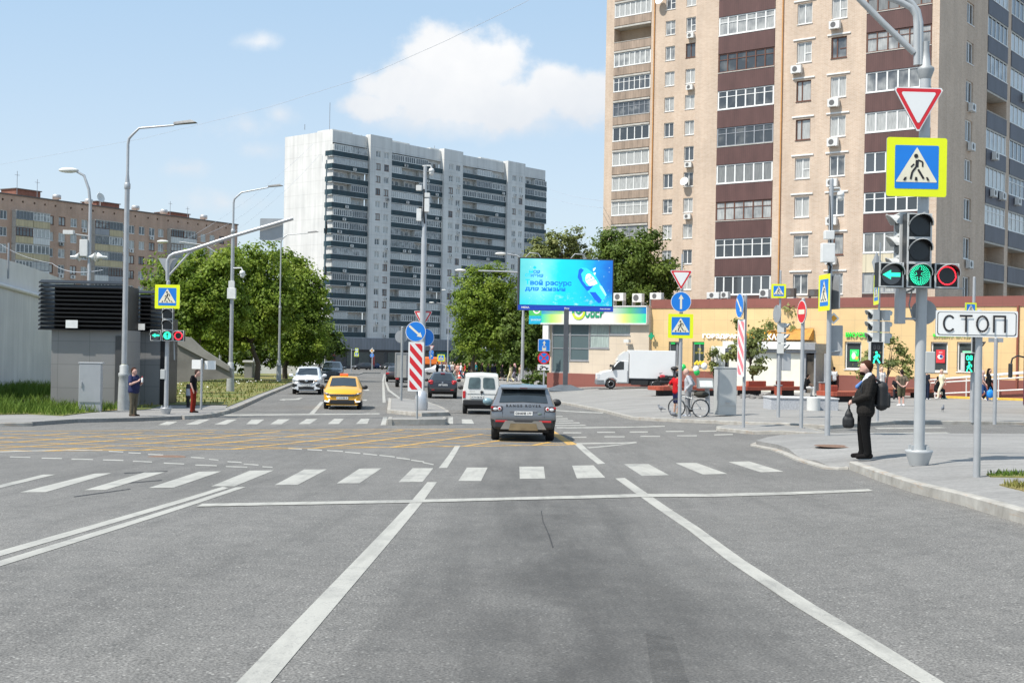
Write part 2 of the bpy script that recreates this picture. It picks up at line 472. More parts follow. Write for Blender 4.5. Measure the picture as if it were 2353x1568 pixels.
# -- white markings
mk = MB(); OFFM = .004
def mark(pts, mi=0, mbx=None, off=OFFM):
 drape(mbx or mk, W(pts, off), off, mi)
zb = [[(200, 440), (255, 440), (0, 502), (-60, 502)], [(435, 436), (515, 433), (210, 521), (92, 522)], [(665, 430), (760, 429), (485, 511), (388, 512)], [(915, 427), (1020, 425), (800, 500), (683, 502)],
  [(1150, 422), (1260, 421), (1080, 494), (972, 494)], [(1400, 417), (1505, 416), (1370, 488), (1263, 489)], [(1655, 413), (1757, 411), (1655, 480), (1550, 481)], [(1900, 411), (1995, 411), (1945, 474), (1835, 475)], [(2150, 408), (2245, 408), (2215, 470), (2110, 470)]]
for q in zb: mark([Z6(*p) for p in q])
mark([(-90, 1105), (-40, 1100), (-180, 1128), (-240, 1129)])
for q in [[(38, 402), (150, 402), (157, 457), (40, 458)], [(280, 398), (378, 396), (432, 452), (302, 456)], [(518, 391), (630, 390), (725, 441), (600, 444)], [(755, 386), (850, 385), (992, 435), (880, 438)], [(998, 381), (1092, 378), (1250, 425), (1145, 428)]]:
 mark([Z7(*p) for p in q])
# lane lines
mark([Z6(1968, 475), Z6(2012, 475), Z6(1942, 572), Z6(1245, 1400), Z6(1245-352, 1820), Z6(1085-380, 1820), Z6(1085, 1400), Z6(1880, 578)])
mark([Z6(2095, 308), Z6(2119, 308), Z6(2058, 410), Z6(2020, 410)])
mark([Z7(478, 456), Z7(522, 454), Z7(640, 535), Z7(860, 680), Z7(1080, 838), Z7(1400, 1040), Z7(1720, 1225), Z7(2000, 1400), Z7(2640, 1800), Z7(2480, 1800), Z7(1880, 1394), Z7(1600, 1222), Z7(1300, 1040), Z7(1000, 838), Z7(810, 690), Z7(600, 545)])
mark([Z7(290, 298), Z7(322, 297), Z7(432, 388), Z7(398, 391)])
# a thin ghost of an older line beside the right lane line
mark([Z7(1185, 962), Z7(1192, 962), Z7(1830, 1345), Z7(1990, 1440), Z7(1975, 1440), Z7(1815, 1345)], off=.0045)
# stop line
SO = .008
mark([Z6(932, 574), Z6(1900, 556), Z6(2353, 545), Z7(600, 526), Z7(1640, 505), Z7(1662, 514), Z7(600, 541), Z6(2353, 557), Z6(1900, 569), Z6(905, 587)], off=SO)
# double line to the left
mark([Z6(-700, 975), Z6(0, 790), Z6(1025, 496), Z6(1052, 502), Z6(0, 815), Z6(-700, 1008)])
mark([Z6(-700, 1030), Z6(0, 836), Z6(1085, 499), Z6(1132, 497), Z6(0, 862), Z6(-700, 1062)])
# guide dashes, left
def dash(Zf, x0, y0, x1, y1, th):
 mark([Zf(x0, y0-th/2), Zf(x1, y1-th/2), Zf(x1, y1+th/2), Zf(x0, y0+th/2)])
mark([Z2(-300, 1322), Z2(0, 1313), Z2(600, 1300), Z2(910, 1303), Z2(910, 1311), Z2(600, 1306), Z2(0, 1324), Z2(-300, 1332)])
for d in [(965, 1315, 1095, 1321), (1140, 1328, 1250, 1333), (1315, 1342, 1450, 1348), (1500, 1355, 1635, 1361), (1695, 1369, 1815, 1376), (1855, 1386, 1940, 1394), (2020, 1407, 2145, 1414), (2165, 1428, 2295, 1437),
   (88, 1365, 270, 1368), (370, 1376, 550, 1379), (635, 1384, 825, 1388), (915, 1391, 1095, 1396), (1180, 1403, 1350, 1410), (1455, 1420, 1635, 1428), (1735, 1437, 1925, 1443), (2005, 1450, 2195, 1456), (2330, 1452, 2420, 1456)]:
 dash(Z2, *d, 9)
for d in [(375, 1290, 495, 1296), (545, 1299, 675, 1306), (720, 1308, 860, 1316), (880, 1322, 1015, 1333), (1040, 1336, 1165, 1349), (1185, 1351, 1320, 1365), (1335, 1372, 1455, 1387), (1465, 1393, 1580, 1408), (1570, 1414, 1665, 1433)]:
 dash(Z3, *d, 9)
# right side: bus lane lines and dashes
mark([Z4(740, 1437), Z4(1100, 1436), Z4(1700, 1425), Z4(1700, 1433), Z4(1100, 1444), Z4(740, 1446)])
for d in [(800, 1486, 960, 1487), (1100, 1483, 1260, 1483), (1390, 1480, 1550, 1479), (1710, 1475, 1870, 1474), (2005, 1473, 2160, 1471), (855, 1526, 1005, 1526), (1165, 1522, 1345, 1522), (1485, 1518, 1660, 1518), (1810, 1513, 1985, 1513), (2140, 1505, 2305, 1502)]:
 dash(Z4, *d, 8)
mark([Z4(700, 1282), Z4(1160, 1308), Z4(1150, 1315), Z4(700, 1289)])
for (y, x) in [(1342, 800), (1362, 845), (1380, 895), (1399, 950), (1420, 1003)]:
 mark([Z4(690, y-3.5), Z4(x-10, y-3.5), Z4(x, y+3.5), Z4(690, y+3.5)])
mark([Z7(300, 294), Z7(575, 289), Z7(576, 294), Z7(300, 299)])
mark([Z7(345, 314), Z7(565, 293), Z7(578, 293), Z7(360, 318)])
mark([Z7(1345, 250), Z7(1995, 245), Z7(2015, 249), Z7(1375, 255)])
mark([Z7(1370, 257), Z7(2055, 252.5), Z7(2075, 256), Z7(1390, 261)])
mark([Z7(1390, 264), Z7(2115, 260), Z7(2125, 264), Z7(1400, 268.5)])
mark([ZR(800, 508), ZR(1480, 500), ZR(1560, 508), ZR(840, 519)])
# far zebra across the exit road
for q in [[(50, 1033), (162, 1033), (98, 1075), (0, 1075)], [(285, 1031), (388, 1031), (315, 1075), (213, 1075)], [(535, 1029), (632, 1028), (565, 1073), (465, 1074)], [(782, 1027), (868, 1027), (822, 1073), (723, 1073)], [(1022, 1027), (1096, 1027), (1077, 1072), (975, 1072)],
   [(1218, 1013), (1253, 1013), (1240, 1085), (1193, 1085)], [(1797, 1012), (1838, 1012), (1838, 1073), (1797, 1073)], [(1915, 1031), (2005, 1033), (2025, 1073), (1918, 1073)]]:
 mark([Z3(*p) for p in q])
for q in [[(1480, 1052), (1580, 1052), (1500, 1083), (1400, 1083)], [(1765, 1035), (1865, 1033), (1755, 1077), (1645, 1079)], [(2020, 1035), (2105, 1033), (2005, 1077), (1900, 1078)]]:
 mark([Z2(*p) for p in q])
mark([Z3(-200, 990), Z3(0, 988), Z3(1185, 978), Z3(1185, 986), Z3(0, 998), Z3(-200, 999)])
mark([Z3(660, 878), Z3(690, 878), Z3(605, 982), Z3(560, 982)])
# double line along the exit road
mark([Z3(1222, 630), Z3(1236, 630), Z3(1225, 690), Z3(1240, 884), Z3(1212, 884), Z3(1208, 690)])
mark([Z3(1238, 640), Z3(1250, 640), Z3(1246, 700), Z3(1275, 770), Z3(1392, 855), Z3(1372, 860), Z3(1258, 778), Z3(1232, 705)])
# lane arrows
mark([Z3(290, 860), Z3(330, 852), Z3(440, 850), Z3(478, 840), Z3(505, 840), Z3(465, 858), Z3(345, 860), Z3(345, 866)])
mark([Z3(1040, 772), Z3(1085, 766), Z3(1097, 773), Z3(1085, 779), Z3(1040, 775)])
mark([Z3(1035, 860), Z3(1066, 856), Z3(1075, 862), Z3(1066, 867), Z3(1035, 864)])
setp(mk.build('road_markings', MAT_WHITE), kind='structure')
cm = MB()
for a, b, w in (((1243, 1172), (1247, 1196), 1.6), ((1247, 1196), (1260, 1225), 2.2), ((1260, 1225), (1270, 1256), 2.8)): mark([(a[0]-w/2, a[1]), (a[0]+w/2, a[1]), (b[0]+w/2, b[1]), (b[0]-w/2, b[1])], mbx=cm)
for x0, y0, x1, y1 in ((250, 1112, 372, 1102), (170, 1140, 300, 1122), (285, 1086, 385, 1081.5)): mark([(x0, y0-1), (x1, y1-.8), (x1, y1+.8), (x0, y0+1)], mbx=cm, off=.003)
setp(cm.build('road_crack', M('tar_crack', (.03, .03, .031), .8)), kind='structure')
cm = MB(); mark([(1482, 1452), (1548, 1462), (1600, 1620), (1506, 1620)], mbx=cm, off=.003)
def patch_mat():
 t = NT('asphalt_patch'); p = t.pos(); n = t.noise(60, 3, .65, p); e = t.ramp(t.noise(2.2, 6, .7, p), [(.35, 0.0), (.6, 1.0)])
 t.set('Base Color', t.mix(1.0, (.088, .086, .083), t.ramp(n, [(.3, .5), (.7, 1.6)]), 'MULTIPLY')); t.set('Roughness', .9); t.set('Alpha', t.math('MULTIPLY', e, .5)); return t.mat
setp(cm.build('road_patch', patch_mat()), kind='structure')
# -- yellow box
yk = MB()
bl, br_ = G(-420, 1040), G(1315, 1021); tl, tr = G(-260, 991), G(1255, 984)
A0 = Vector((bl.x, bl.y)); A1 = Vector((br_.x, br_.y)); B0 = Vector((tl.x, tl.y)); B1 = Vector((tr.x, tr.y))
def strip(p, q, w, off):
 d = (q-p); n = Vector((-d.y, d.x)).normalized()*(w/2)
 drape(yk, [p-n, q-n, q+n, p+n], off)
strip(A0, A1, .16, .004); strip(B0, B1, .16, .004); strip(A1, B1, .28, .0045)
ax = (A1-A0).normalized(); L = (A1-A0).length; Hh = (B1-A1).dot(Vector((-ax.y, ax.x)))
nrm = Vector((-ax.y, ax.x))
k = -Hh
while k < L:
 for sgn in (1, -1):
  u0, u1 = (k, k+Hh) if sgn > 0 else (k+Hh, k)
  a, b = 0.0, 1.0
  for lo_hi in (0, 1):
   pass
  def clip(u0, u1):
   t0, t1 = 0.0, 1.0
   d = u1-u0
   for lim, s_ in ((0.0, 1), (L, -1)):
    f0 = (u0-lim)*s_; f1 = (u1-lim)*s_
    if f0 < 0 and f1 < 0: return None
    if f0 < 0: t0 = max(t0, f0/(f0-f1))
    elif f1 < 0: t1 = min(t1, f0/(f0-f1))
   return (t0, t1) if t1 > t0 else None
  c = clip(u0, u1)
  if c:
   P = lambda t: A0+ax*(u0+(u1-u0)*t)+nrm*(Hh*t)
   strip(P(c[0]), P(c[1]), .14, .0048 if sgn > 0 else .0053)
 k += 2.1
setp(yk.build('yellow_box_marking', MAT_YELLOW), kind='structure')
# -- kerbs and pavements
KH = .14
def kerb_line(mb, pts, w=.16, h=KH, side=1, mi=0):
 """stone kerb along world points; side=+1 puts the stone to the left of the line's direction"""
 P = []
 for i in range(len(pts)-1):
  a, b = Vector((pts[i][0], pts[i][1])), Vector((pts[i+1][0], pts[i+1][1]))
  n = max(1, int((b-a).length/1.0))
  for k in range(n): P.append(a+(b-a)*(k/n))
 P.append(Vector((pts[-1][0], pts[-1][1])))
 verts = []
 for i, p in enumerate(P):
  d = (P[min(i+1, len(P)-1)]-P[max(i-1, 0)]).normalized(); n = Vector((-d.y, d.x))*side
  q = p+n*w; z = g(p.x, p.y)
  hh = h[0]+(h[1]-h[0])*i/(len(P)-1) if isinstance(h, tuple) else h
  verts += [(p.x, p.y, z-.05), (p.x+n.x*.012, p.y+n.y*.012, z+hh-.015), (p.x+n.x*.03, p.y+n.y*.03, z+hh), (q.x, q.y, z+hh), (q.x, q.y, z-.05)]
 f = []
 for i in range(len(P)-1):
  for k in range(4): f.append((i*5+k, i*5+k+1, (i+1)*5+k+1, (i+1)*5+k))
 mb.add(verts, f, mi)
 mb.add(verts[:5], [(0, 1, 2, 3, 4)], mi); mb.add(verts[-5:], [(4, 3, 2, 1, 0)], mi)
PH = KH-.012
def W2(pts, off): return [G(x, y, off) for x, y in pts]
# right corner pavement
edge = W2([Z7(2353, 668), Z7(2060, 578), Z7(1835, 520), Z7(1690, 470), Z7(1548, 415)], .0)
ramp_ = W2([Z7(1548, 415), Z7(1500, 418), Z7(1430, 413), Z7(1300, 374), Z7(1235, 344), Z7(1190, 328), Z7(1095, 308)], 0.0)
back = W2([Z7(1095, 308), Z7(1150, 290), Z7(1215, 279), Z7(1330, 273), Z7(1450, 270), Z7(1900, 270), Z7(2353, 272), Z7(3400, 280)], 0.0)
near_r = edge[0]; e0 = Vector((edge[1].x, edge[1].y)); ed = (Vector((edge[0].x, edge[0].y))-Vector((edge[2].x, edge[2].y))).normalized()
extra = [Vector((edge[0].x+ed.x*t, edge[0].y+ed.y*t, 0)) for t in (14, 6)]
line_e = extra+edge
def hcorner(x, y):
 # lowered kerb round the crossing
 d = min((Vector((x, y))-Vector((p.x, p.y))).length for p in ramp_[1:4])
 return .03+(PH-.03)*sstep(.2, 2.6, d)
kb = MB()
kerb_line(kb, line_e, side=-1)
kerb_line(kb, ramp_, side=-1, h=.045)
kerb_line(kb, back[:-1], side=-1, h=.06)
pv = MB()
def inset_line(pts, w, side):
 out = []
 for i, p in enumerate(pts):
  a = Vector((pts[max(i-1, 0)][0], pts[max(i-1, 0)][1])); b = Vector((pts[min(i+1, len(pts)-1)][0], pts[min(i+1, len(pts)-1)][1]))
  d = (b-a).normalized(); n = Vector((-d.y, d.x))*side
  out.append(Vector((p[0]+n.x*w, p[1]+n.y*w, 0)))
 return out
poly = inset_line(line_e, .15, -1)+inset_line(ramp_, .15, -1)[1:-1]+inset_line(back, .15, -1)
poly.append(Vector((60, poly[-1].y, 0))); poly.append(Vector((60, 0, 0)))
drape(pv, poly, PH, step=1.5, hf=hcorner, skirt=.2)
# plaza
pl = W2([Z4(560, 1200), Z4(715, 1218), Z4(900, 1255), Z4(1160, 1308), Z4(1400, 1372), Z4(1600, 1384), Z4(1900, 1397), Z5(890, 1422), Z5(1200, 1432), (1905, 985), (2014, 977), (2070, 973.5), (2352, 976), (2600, 980)], 0.0)
far = W2([Z4(560, 1200), Z4(400, 1150), (1190, 893), (1120, 884), (1060, 876), (1020, 868)], 0.0)
kerb_line(kb, pl[1:], side=1, h=.12)
kerb_line(kb, far, side=-1, h=.12)
poly = inset_line(pl, .15, 1)+[Vector((75, pl[-1].y, 0)), Vector((75, 120, 0)), Vector((12, 165, 0))]+[Vector((p.x+.15, p.y, 0)) for p in far[::-1][:-1]]
plz = MB(); drape(plz, poly, .11, step=3.0, skirt=.2)
# refuge island by the slip road
ri = W2([Z7(940, 238), Z7(1000, 244), Z7(1110, 255), Z7(1240, 253), Z7(1345, 262), Z7(1470, 262), Z7(1400, 244), Z7(1330, 232), Z7(1200, 222), Z7(1000, 224), Z7(940, 231)], 0.0)
kerb_line(kb, ri+[ri[0]], side=-1 if False else 1, h=.10)
drape(pv, inset_line(ri, .14, 1), .09, step=2.0)
# median islands
mi_ = W2([Z3(1250, 978), Z3(1560, 1008), Z3(1805, 1000), Z3(1800, 985), Z3(1745, 950), Z3(1590, 892), Z3(1395, 872), Z3(1265, 868)], 0.0)
kerb_line(kb, mi_+[mi_[0]], side=1, h=.16)
drape(pv, inset_line(mi_, .14, 1), .15, step=1.5)
mf = W2([Z3(1255, 1085), Z3(1480, 1086), Z3(1765, 1083), Z3(1790, 1076), Z3(1765, 1062), Z3(1480, 1062), Z3(1262, 1062)], 0.0)
kerb_line(kb, mf+[mf[0]], side=1, h=.22)
drape(pv, inset_line(mf, .14, 1), .21, step=1.5)
# left pavement: corner by the signals, kerb runs on along the exit road
le = W2([Z2(1640, 1034), Z2(1780, 1028), Z2(1900, 1014), Z2(2000, 990), Z2(2100, 955), Z2(2353, 838), Z3(395, 742), Z3(560, 660), Z3(640, 610), Z3(700, 575)], 0.0)
kerb_line(kb, le, side=1, h=.15)
ll = W2([Z2(-500, 1093), Z2(0, 1098), Z2(290, 1094), Z2(700, 1064), Z2(1240, 1052), Z2(1640, 1034)], 0.0)
kerb_line(kb, ll[:3], side=1, h=.12)
inner = inset_line(le, .15, 1)
lp = inset_line(ll, .15, 1)+inner+[Vector((inner[-1].x-3, inner[-1].y, 0)), Vector((-70, 130, 0)), Vector((-70, ll[0].y+2, 0))]
def hleft(x, y): return .128
drape(pv, lp, .128, step=2.0, hf=hleft, skirt=.2)
setp(kb.build('kerb', MAT_KERB, sharp=40), kind='structure')
setp(pv.build('pavement', MAT_PAVE), kind='structure')
setp(plz.build('plaza', MAT_PLAZA), kind='structure')
# far traffic island where the exit road bends
fi = W2([Z3(860, 640), Z3(1000, 640), Z3(1040, 626), Z3(1195, 626), Z3(1195, 590), Z3(860, 596)], 0.0)
fk = MB(); kerb_line(fk, fi[:4], side=1, h=.16)
setp(fk.build('kerb', MAT_KERB), kind='structure')
# manhole covers
for q in [(1915, 1024, .42), (383, 1049, .4)]:
 c = G(q[0], q[1], .135 if q[0] > 1000 else 0)
 mh = MB(); zz = (.138 if q[0] > 1000 else .004)
 mh.add([(c.x+q[2]*math.cos(a*math.pi/12), c.y+q[2]*math.sin(a*math.pi/12), g(c.x, c.y)+zz) for a in range(24)], [tuple(range(24))], 0)
 setp(mh.build('manhole_cover', M('rusty_iron', (.20, .12, .08), .8, .2, .3, 20)), 'rusty brown manhole cover in the corner pavement by the man in the suit' if q[0] > 1000 else 'worn dark manhole cover in the road between the white guide dashes', 'manhole cover')
# ================================================================== buildings
class Bld:
 """local frame: x along the front wall, y into the building, front wall at y=0"""
 def __init__(s, name, label, P0, d, z0, cat='building', group=None):
  d = Vector(d).normalized()
  s.P = Vector((P0[0], P0[1])); s.d = Vector((d.x, d.y)); s.z0 = z0
  s.root = thing(name, label, cat, (P0[0], P0[1], z0), math.atan2(d.y, d.x), group)
 def uv(s, p, w=0.0):
  """pixel -> (u along the front, z above the base) on the plane w metres in front of the front wall"""
  a, b = ray(*p)
  n = Vector((s.d.y, -s.d.x)); Q = s.P+n*w
  t = (a*Q.y-Q.x)/(s.d.x-a*s.d.y); y = Q.y+t*s.d.y
  return t, HC+b*y-s.z0
 def side(s, p, L):
  """pixel -> (depth, z) on the right end wall x=L"""
  a, b = ray(*p)
  q = s.P+s.d*L; e = Vector((-s.d.y, s.d.x))
  t = (a*q.y-q.x)/(e.x-a*e.y); y = q.y+t*e.y
  return t, HC+b*y-s.z0
F_FRONT = lambda u, w, z: (u, -w, z)
def F_RIGHT(L): return lambda u, w, z: (L+w, u, z)
def F_LEFT(x=0.0): return lambda u, w, z: (x-w, u, z)
def wbox(mb, F, u0, u1, w0, w1, z0, z1, mi=0):
 c = [F(u, w, z) for z in (z0, z1) for (u, w) in ((u0, w0), (u1, w0), (u1, w1), (u0, w1))]
 mb.add(c, [(3, 2, 1, 0), (4, 5, 6, 7), (0, 1, 5, 4), (1, 2, 6, 5), (2, 3, 7, 6), (3, 0, 4, 7)], mi)
def wquad(mb, F, u0, u1, w, z0, z1, mi=0):
 mb.add([F(u0, w, z0), F(u1, w, z0), F(u1, w, z1), F(u0, w, z1)], [(0, 1, 2, 3)], mi)
def facade(mb, F, rects, U0, U1, Z0, Z1, depth=.18, mi=0, w=0.0):
 """wall with real openings and reveals"""
 us = sorted(set([U0, U1]+[r[0] for r in rects]+[r[1] for r in rects])); zs = sorted(set([Z0, Z1]+[r[2] for r in rects]+[r[3] for r in rects]))
 us = [u for u in us if U0 <= u <= U1]; zs = [z for z in zs if Z0 <= z <= Z1]
 for i in range(len(us)-1):
  uc = (us[i]+us[i+1])/2
  col = [r for r in rects if r[0] < uc < r[1]]
  run = None
  for j in range(len(zs)-1):
   zc = (zs[j]+zs[j+1])/2
   hole = any(r[2] < zc < r[3] for r in col)
   if not hole and run is None: run = zs[j]
   if (hole or j == len(zs)-2) and run is not None:
    top = zs[j] if hole else zs[j+1]
    wquad(mb, F, us[i], us[i+1], w, run, top, mi); run = None
 for r in rects:
  u0, u1, z0, z1 = r[:4]; d = r[4] if len(r) > 4 else depth
  q = [(u0, z0), (u1, z0), (u1, z1), (u0, z1)]
  for k in range(4):
   a, b = q[k], q[(k+1) % 4]
   mb.add([F(a[0], w, a[1]), F(b[0], w, b[1]), F(b[0], w-d, b[1]), F(a[0], w-d, a[1])], [(0, 1, 2, 3)], mi)
def glass_mat(name, dark, light, split=.5, rough=.06):
 t = NT(name)
 oi = t.n.new('ShaderNodeObjectInfo')
 c = t.n.new('ShaderNodeSeparateXYZ'); t.l.new(t.coord(), c.inputs[0])
 fold = t.noise(2.2, 3, .5, None, (9, 9, .7))
 curtain = t.mix(.6, light, t.ramp(fold, [(.35, .5), (.65, 1.1)]), 'MULTIPLY')
 f = t.math('ADD', oi.outputs['Random'], t.math('MULTIPLY', t.math('SUBTRACT', t.noise(.9, 2, .5), .5), .7))
 m = t.ramp(f, [(max(0, split-.12), 0.0), (min(1, split+.12), 1.0)])
 t.set('Base Color', t.mix(m, dark, curtain)); t.set('Roughness', rough); t.set('Specular IOR Level', .7)
 t.set('Coat Weight', .5); t.set('Coat Roughness', .03)
 t.bump(t.noise(.8, 2), .02, .02)
 return t.mat
G_HOME = glass_mat('window_glass', (.075, .082, .09), (.45, .45, .43), .36)
G_FAR = glass_mat('far_window_glass', (.05, .055, .06), (.46, .47, .46), .47)
G_DIM = glass_mat('window_glass_dim', (.045, .05, .055), (.22, .22, .21), .62)
G_SHOP = glass_mat('shop_glass', (.05, .06, .062), (.10, .11, .11), .5)
PVC = M('white_plastic_frame', (.74, .74, .72), .35, var=.04)
BROWNF = M('brown_wood_frame', (.13, .055, .035), .55)
GREYF = M('grey_metal_frame', (.30, .31, .33), .4, .2)
def brick_mat(name, c1, c2, mort, bw=.25, rh=.075, mix=.25):
 t = NT(name)
 sp = t.n.new('ShaderNodeSeparateXYZ'); t.l.new(t.coord(), sp.inputs[0])
 cb = t.n.new('ShaderNodeCombineXYZ'); t.l.new(t.math('ADD', sp.outputs[0], sp.outputs[1]), cb.inputs[0]); t.l.new(sp.outputs[2], cb.inputs[1])
 b = t.n.new('ShaderNodeTexBrick'); t.l.new(cb.outputs[0], b.inputs['Vector'])
 b.inputs['Scale'].default_value = 1; b.inputs['Brick Width'].default_value = bw; b.inputs['Row Height'].default_value = rh; b.inputs['Mortar Size'].default_value = .012; b.inputs['Mortar Smooth'].default_value = .3
 b.inputs['Color1'].default_value = tuple(c1)+(1,); b.inputs['Color2'].default_value = tuple(c2)+(1,); b.inputs['Mortar'].default_value = tuple(mort)+(1,); b.inputs['Bias'].default_value = -.1
 big = t.noise(.23, 6, .62); st = t.noise(.6, 5, .65, None, (1.6, 1.6, .16))
 col = t.mix(.55, b.outputs['Color'], t.ramp(big, [(.3, .78), (.7, 1.14)]), 'MULTIPLY')
 col = t.mix(.45, col, t.ramp(st, [(.35, .72), (.6, 1.08)]), 'MULTIPLY')
 t.set('Base Color', col); t.set('Roughness', .88); t.set('Specular IOR Level', .25)
 t.bump(b.outputs['Fac'], -.35, .02)
 return t.mat
BRICK_TAN = brick_mat('tan_brick', (.52, .385, .28), (.60, .465, .355), (.63, .55, .47), .26, .085)
BRICK_ROSE = brick_mat('rose_brick', (.50, .305, .215), (.57, .375, .28), (.49, .40, .33))
def panel_mat(name, c, step=.2, wear=.2):
 """ribbed sheet cladding"""
 t = NT(name)
 sp = t.n.new('ShaderNodeSeparateXYZ'); t.l.new(t.coord(), sp.inputs[0])
 u = t.math('ADD', sp.outputs[0], sp.outputs[1])
 fr = t.math('FRACT', t.math('DIVIDE', u, step))
 line = t.ramp(fr, [(0.0, .55), (.09, 1.0), (.91, 1.0), (1.0, .6)])
 n = t.noise(1.3, 5, .6, None, (1, 1, .3))
 col = t.mix(.8, t.ramp(n, [(.3, tuple(x*(1-wear) for x in c)), (.7, tuple(x*(1+wear) for x in c))]), line, 'MULTIPLY')
 t.set('Base Color', col); t.set('Roughness', .5); t.bump(line, .3, .02); return t.mat
PAN_BROWN = panel_mat('brown_ribbed_panel', (.105, .052, .046), .16)
PAN_TAN = panel_mat('tan_boarded_panel', (.33, .25, .19), .34, .3)
PAN_SLATE = panel_mat('slate_blue_panel', (.085, .085, .105), .16)
PAN_GREEN = panel_mat('dark_green_panel', (.012, .038, .05), 1.0, .3)
PAN_CREAM = panel_mat('cream_panel', (.62, .55, .40), .6, .1)
PAN_GREY = panel_mat('grey_balcony_panel', (.30, .31, .33), .5, .15)
PAN_WHITE = panel_mat('white_balcony_panel', (.62, .62, .60), .5, .1)
PAN_YEL = panel_mat('sand_balcony_panel', (.50, .42, .26), .6, .12)
CONC = M('pale_concrete', (.55, .55, .53), .85, var=.14, scale=.4, bump=.15)
DARK = M('dark_interior', (.045, .042, .04), .9)
SLABC = M('slab_concrete', (.46, .44, .40), .85, var=.15)
STEELW = M('white_painted_steel', (.66, .66, .64), .45, var=.06)
def window(root, F, u0, u1, z0, z1, w=-.12, frame=PVC, glass=G_HOME, mull=(.5,), trans=None, th=.07, name='window'):
 m = MB(); d0, d1 = w-.05, w+.02
 wbox(m, F, u0, u0+th, d0, d1, z0, z1); wbox(m, F, u1-th, u1, d0, d1, z0, z1)
 wbox(m, F, u0+th, u1-th, d0, d1, z0, z0+th); wbox(m, F, u0+th, u1-th, d0, d1, z1-th, z1)
 for q in mull:
  c = u0+(u1-u0)*q; wbox(m, F, c-th*.55, c+th*.55, d0, d1-.003, z0+th, z1-th)
 for (qa, qb, qz) in (trans or []):
  a = u0+(u1-u0)*qa; b = u0+(u1-u0)*qb; zz = z0+(z1-z0)*qz
  wbox(m, F, a+th*.3, b-th*.3, d0, d1-.006, zz-th*.4, zz+th*.4)
 wbox(m, F, u0-.03, u1+.03, d1, max(d1+.02, .05), z0-.05, z0-.003)
 o = m.build(name, frame, root)
 p = MB(); wbox(p, F, u0+th*.5, u1-th*.5, w-.04, w-.025, z0+th*.5, z1-th*.5)
 p.build('pane', glass, o)
 return o
def ac_unit(root, F, u, z, w=0.0, s=1.0, name='air_conditioner'):
 m = MB()
 wbox(m, F, u-.4*s, u+.4*s, w+.08, w+.38, z, z+.55*s, 0)
 c = [(u-.08*s+.2*s*math.cos(k*math.pi/8), z+.275*s+.2*s*math.sin(k*math.pi/8)) for k in range(16)]
 m.add([F(a, w+.385, b) for a, b in c], [tuple(range(16))], 1)
 for k in (-.3, .3): wbox(m, F, u+k*s-.02, u+k*s+.02, w, w+.4, z-.05, z-.005, 0)
 return m.build(name, [STEELW, M('fan_grille', (.12, .12, .12), .6)], root)
def glazed_balcony(root, F, u0, u1, z0, zp, z1, w, panel, r, kind='white', n=6, name='balcony', rec=.05, cap=True):
 """balcony parapet panel (part) with its own glazing and panes (sub-parts)"""
 m = MB(); wbox(m, F, u0, u1, w-.12, w, z0, zp, 0)
 if cap: wbox(m, F, u0, u1, w-.14, w+.03, zp+.003, zp+.06, 1)
 o = m.build(name, [panel, PVC if kind in ('white', 'split') else SLABC], root)
 if kind == 'open': return o
 fm = {'white': PVC, 'split': PVC, 'brown': BROWNF, 'grey': GREYF}[kind]
 f = MB(); zb = zp+.06; ww = w-rec
 th = .055 if kind == 'white' else .045
 wbox(f, F, u0, u1, ww-.08, ww, zb, zb+.07); wbox(f, F, u0, u1, ww-.08, ww, z1-.07, z1)
 for k in range(n+1):
  c = u0+(u1-u0)*k/n
  c = min(max(c, u0+th), u1-th)
  wbox(f, F, c-th, c+th, ww-.075, ww-.002, zb+.07, z1-.07)
 if kind in ('split', 'brown') or r.random() < .3:
  zz = zb+(z1-zb)*.68; wbox(f, F, u0+th, u1-th, ww-.07, ww-.006, zz-.025, zz+.025)
 f.build('glazing_frame', fm, o)
 p = MB(); wbox(p, F, u0+.02, u1-.02, ww-.06, ww-.045, zb+.03, z1-.03)
 p.build('pane', G_HOME if r.random() < .75 else G_DIM, o)
 return o
# ---------------------------------------------------------------- tan brick tower, right
TDIR = Vector((.79, -.614)).normalized()
c0 = at(1841, 475, 90.5)
# left front corner: pixel 1593
def corner_on(px, py, Q, d):
 a, _ = ray(px, py); t = (a*Q.y-Q.x)/(d.x-a*d.y); return Vector((Q.x+d.x*t, Q.y+d.y*t))
tc0 = corner_on(1593, 475, c0, TDIR)
tw = Bld('brick_tower', 'tall tan brick apartment tower with brown balcony bands, its white sign posts in front', tc0, TDIR, 0.6)
tw.root['label'] = 'tall tan brick apartment tower with dark brown balcony columns above the yellow shops'
L, _ = tw.uv((2151, 470))
zA = tw.uv((1841, 475))[1]                    # centre of one row of windows
FL = 2.8
rows = [zA+FL*k for k in range(-3, 8)]
ZTOP = rows[-1]+4.0
r = random.Random(3)
rects = []; wins = []
for cx0, cx1 in ((1825.5, 1859.5), (1904, 1940)):
 ua = tw.uv((cx0, 400))[0]; ub = tw.uv((cx1, 400))[0]
 for z in rows: wins.append((ua, ub, z-.76, z+.74)); rects.append((ua, ub, z-.76, z+.74, .2))
b1 = (tw.uv((1645, 400))[0], tw.uv((1775, 400))[0]); b2 = (tw.uv((1984, 420))[0], tw.uv((2135, 420))[0])
for b in (b1, b2): rects.append((b[0], b[1], rows[0]-2.0, ZTOP-1, 1.3))
m = MB()
facade(m, F_FRONT, rects, 0, L, -1, ZTOP)
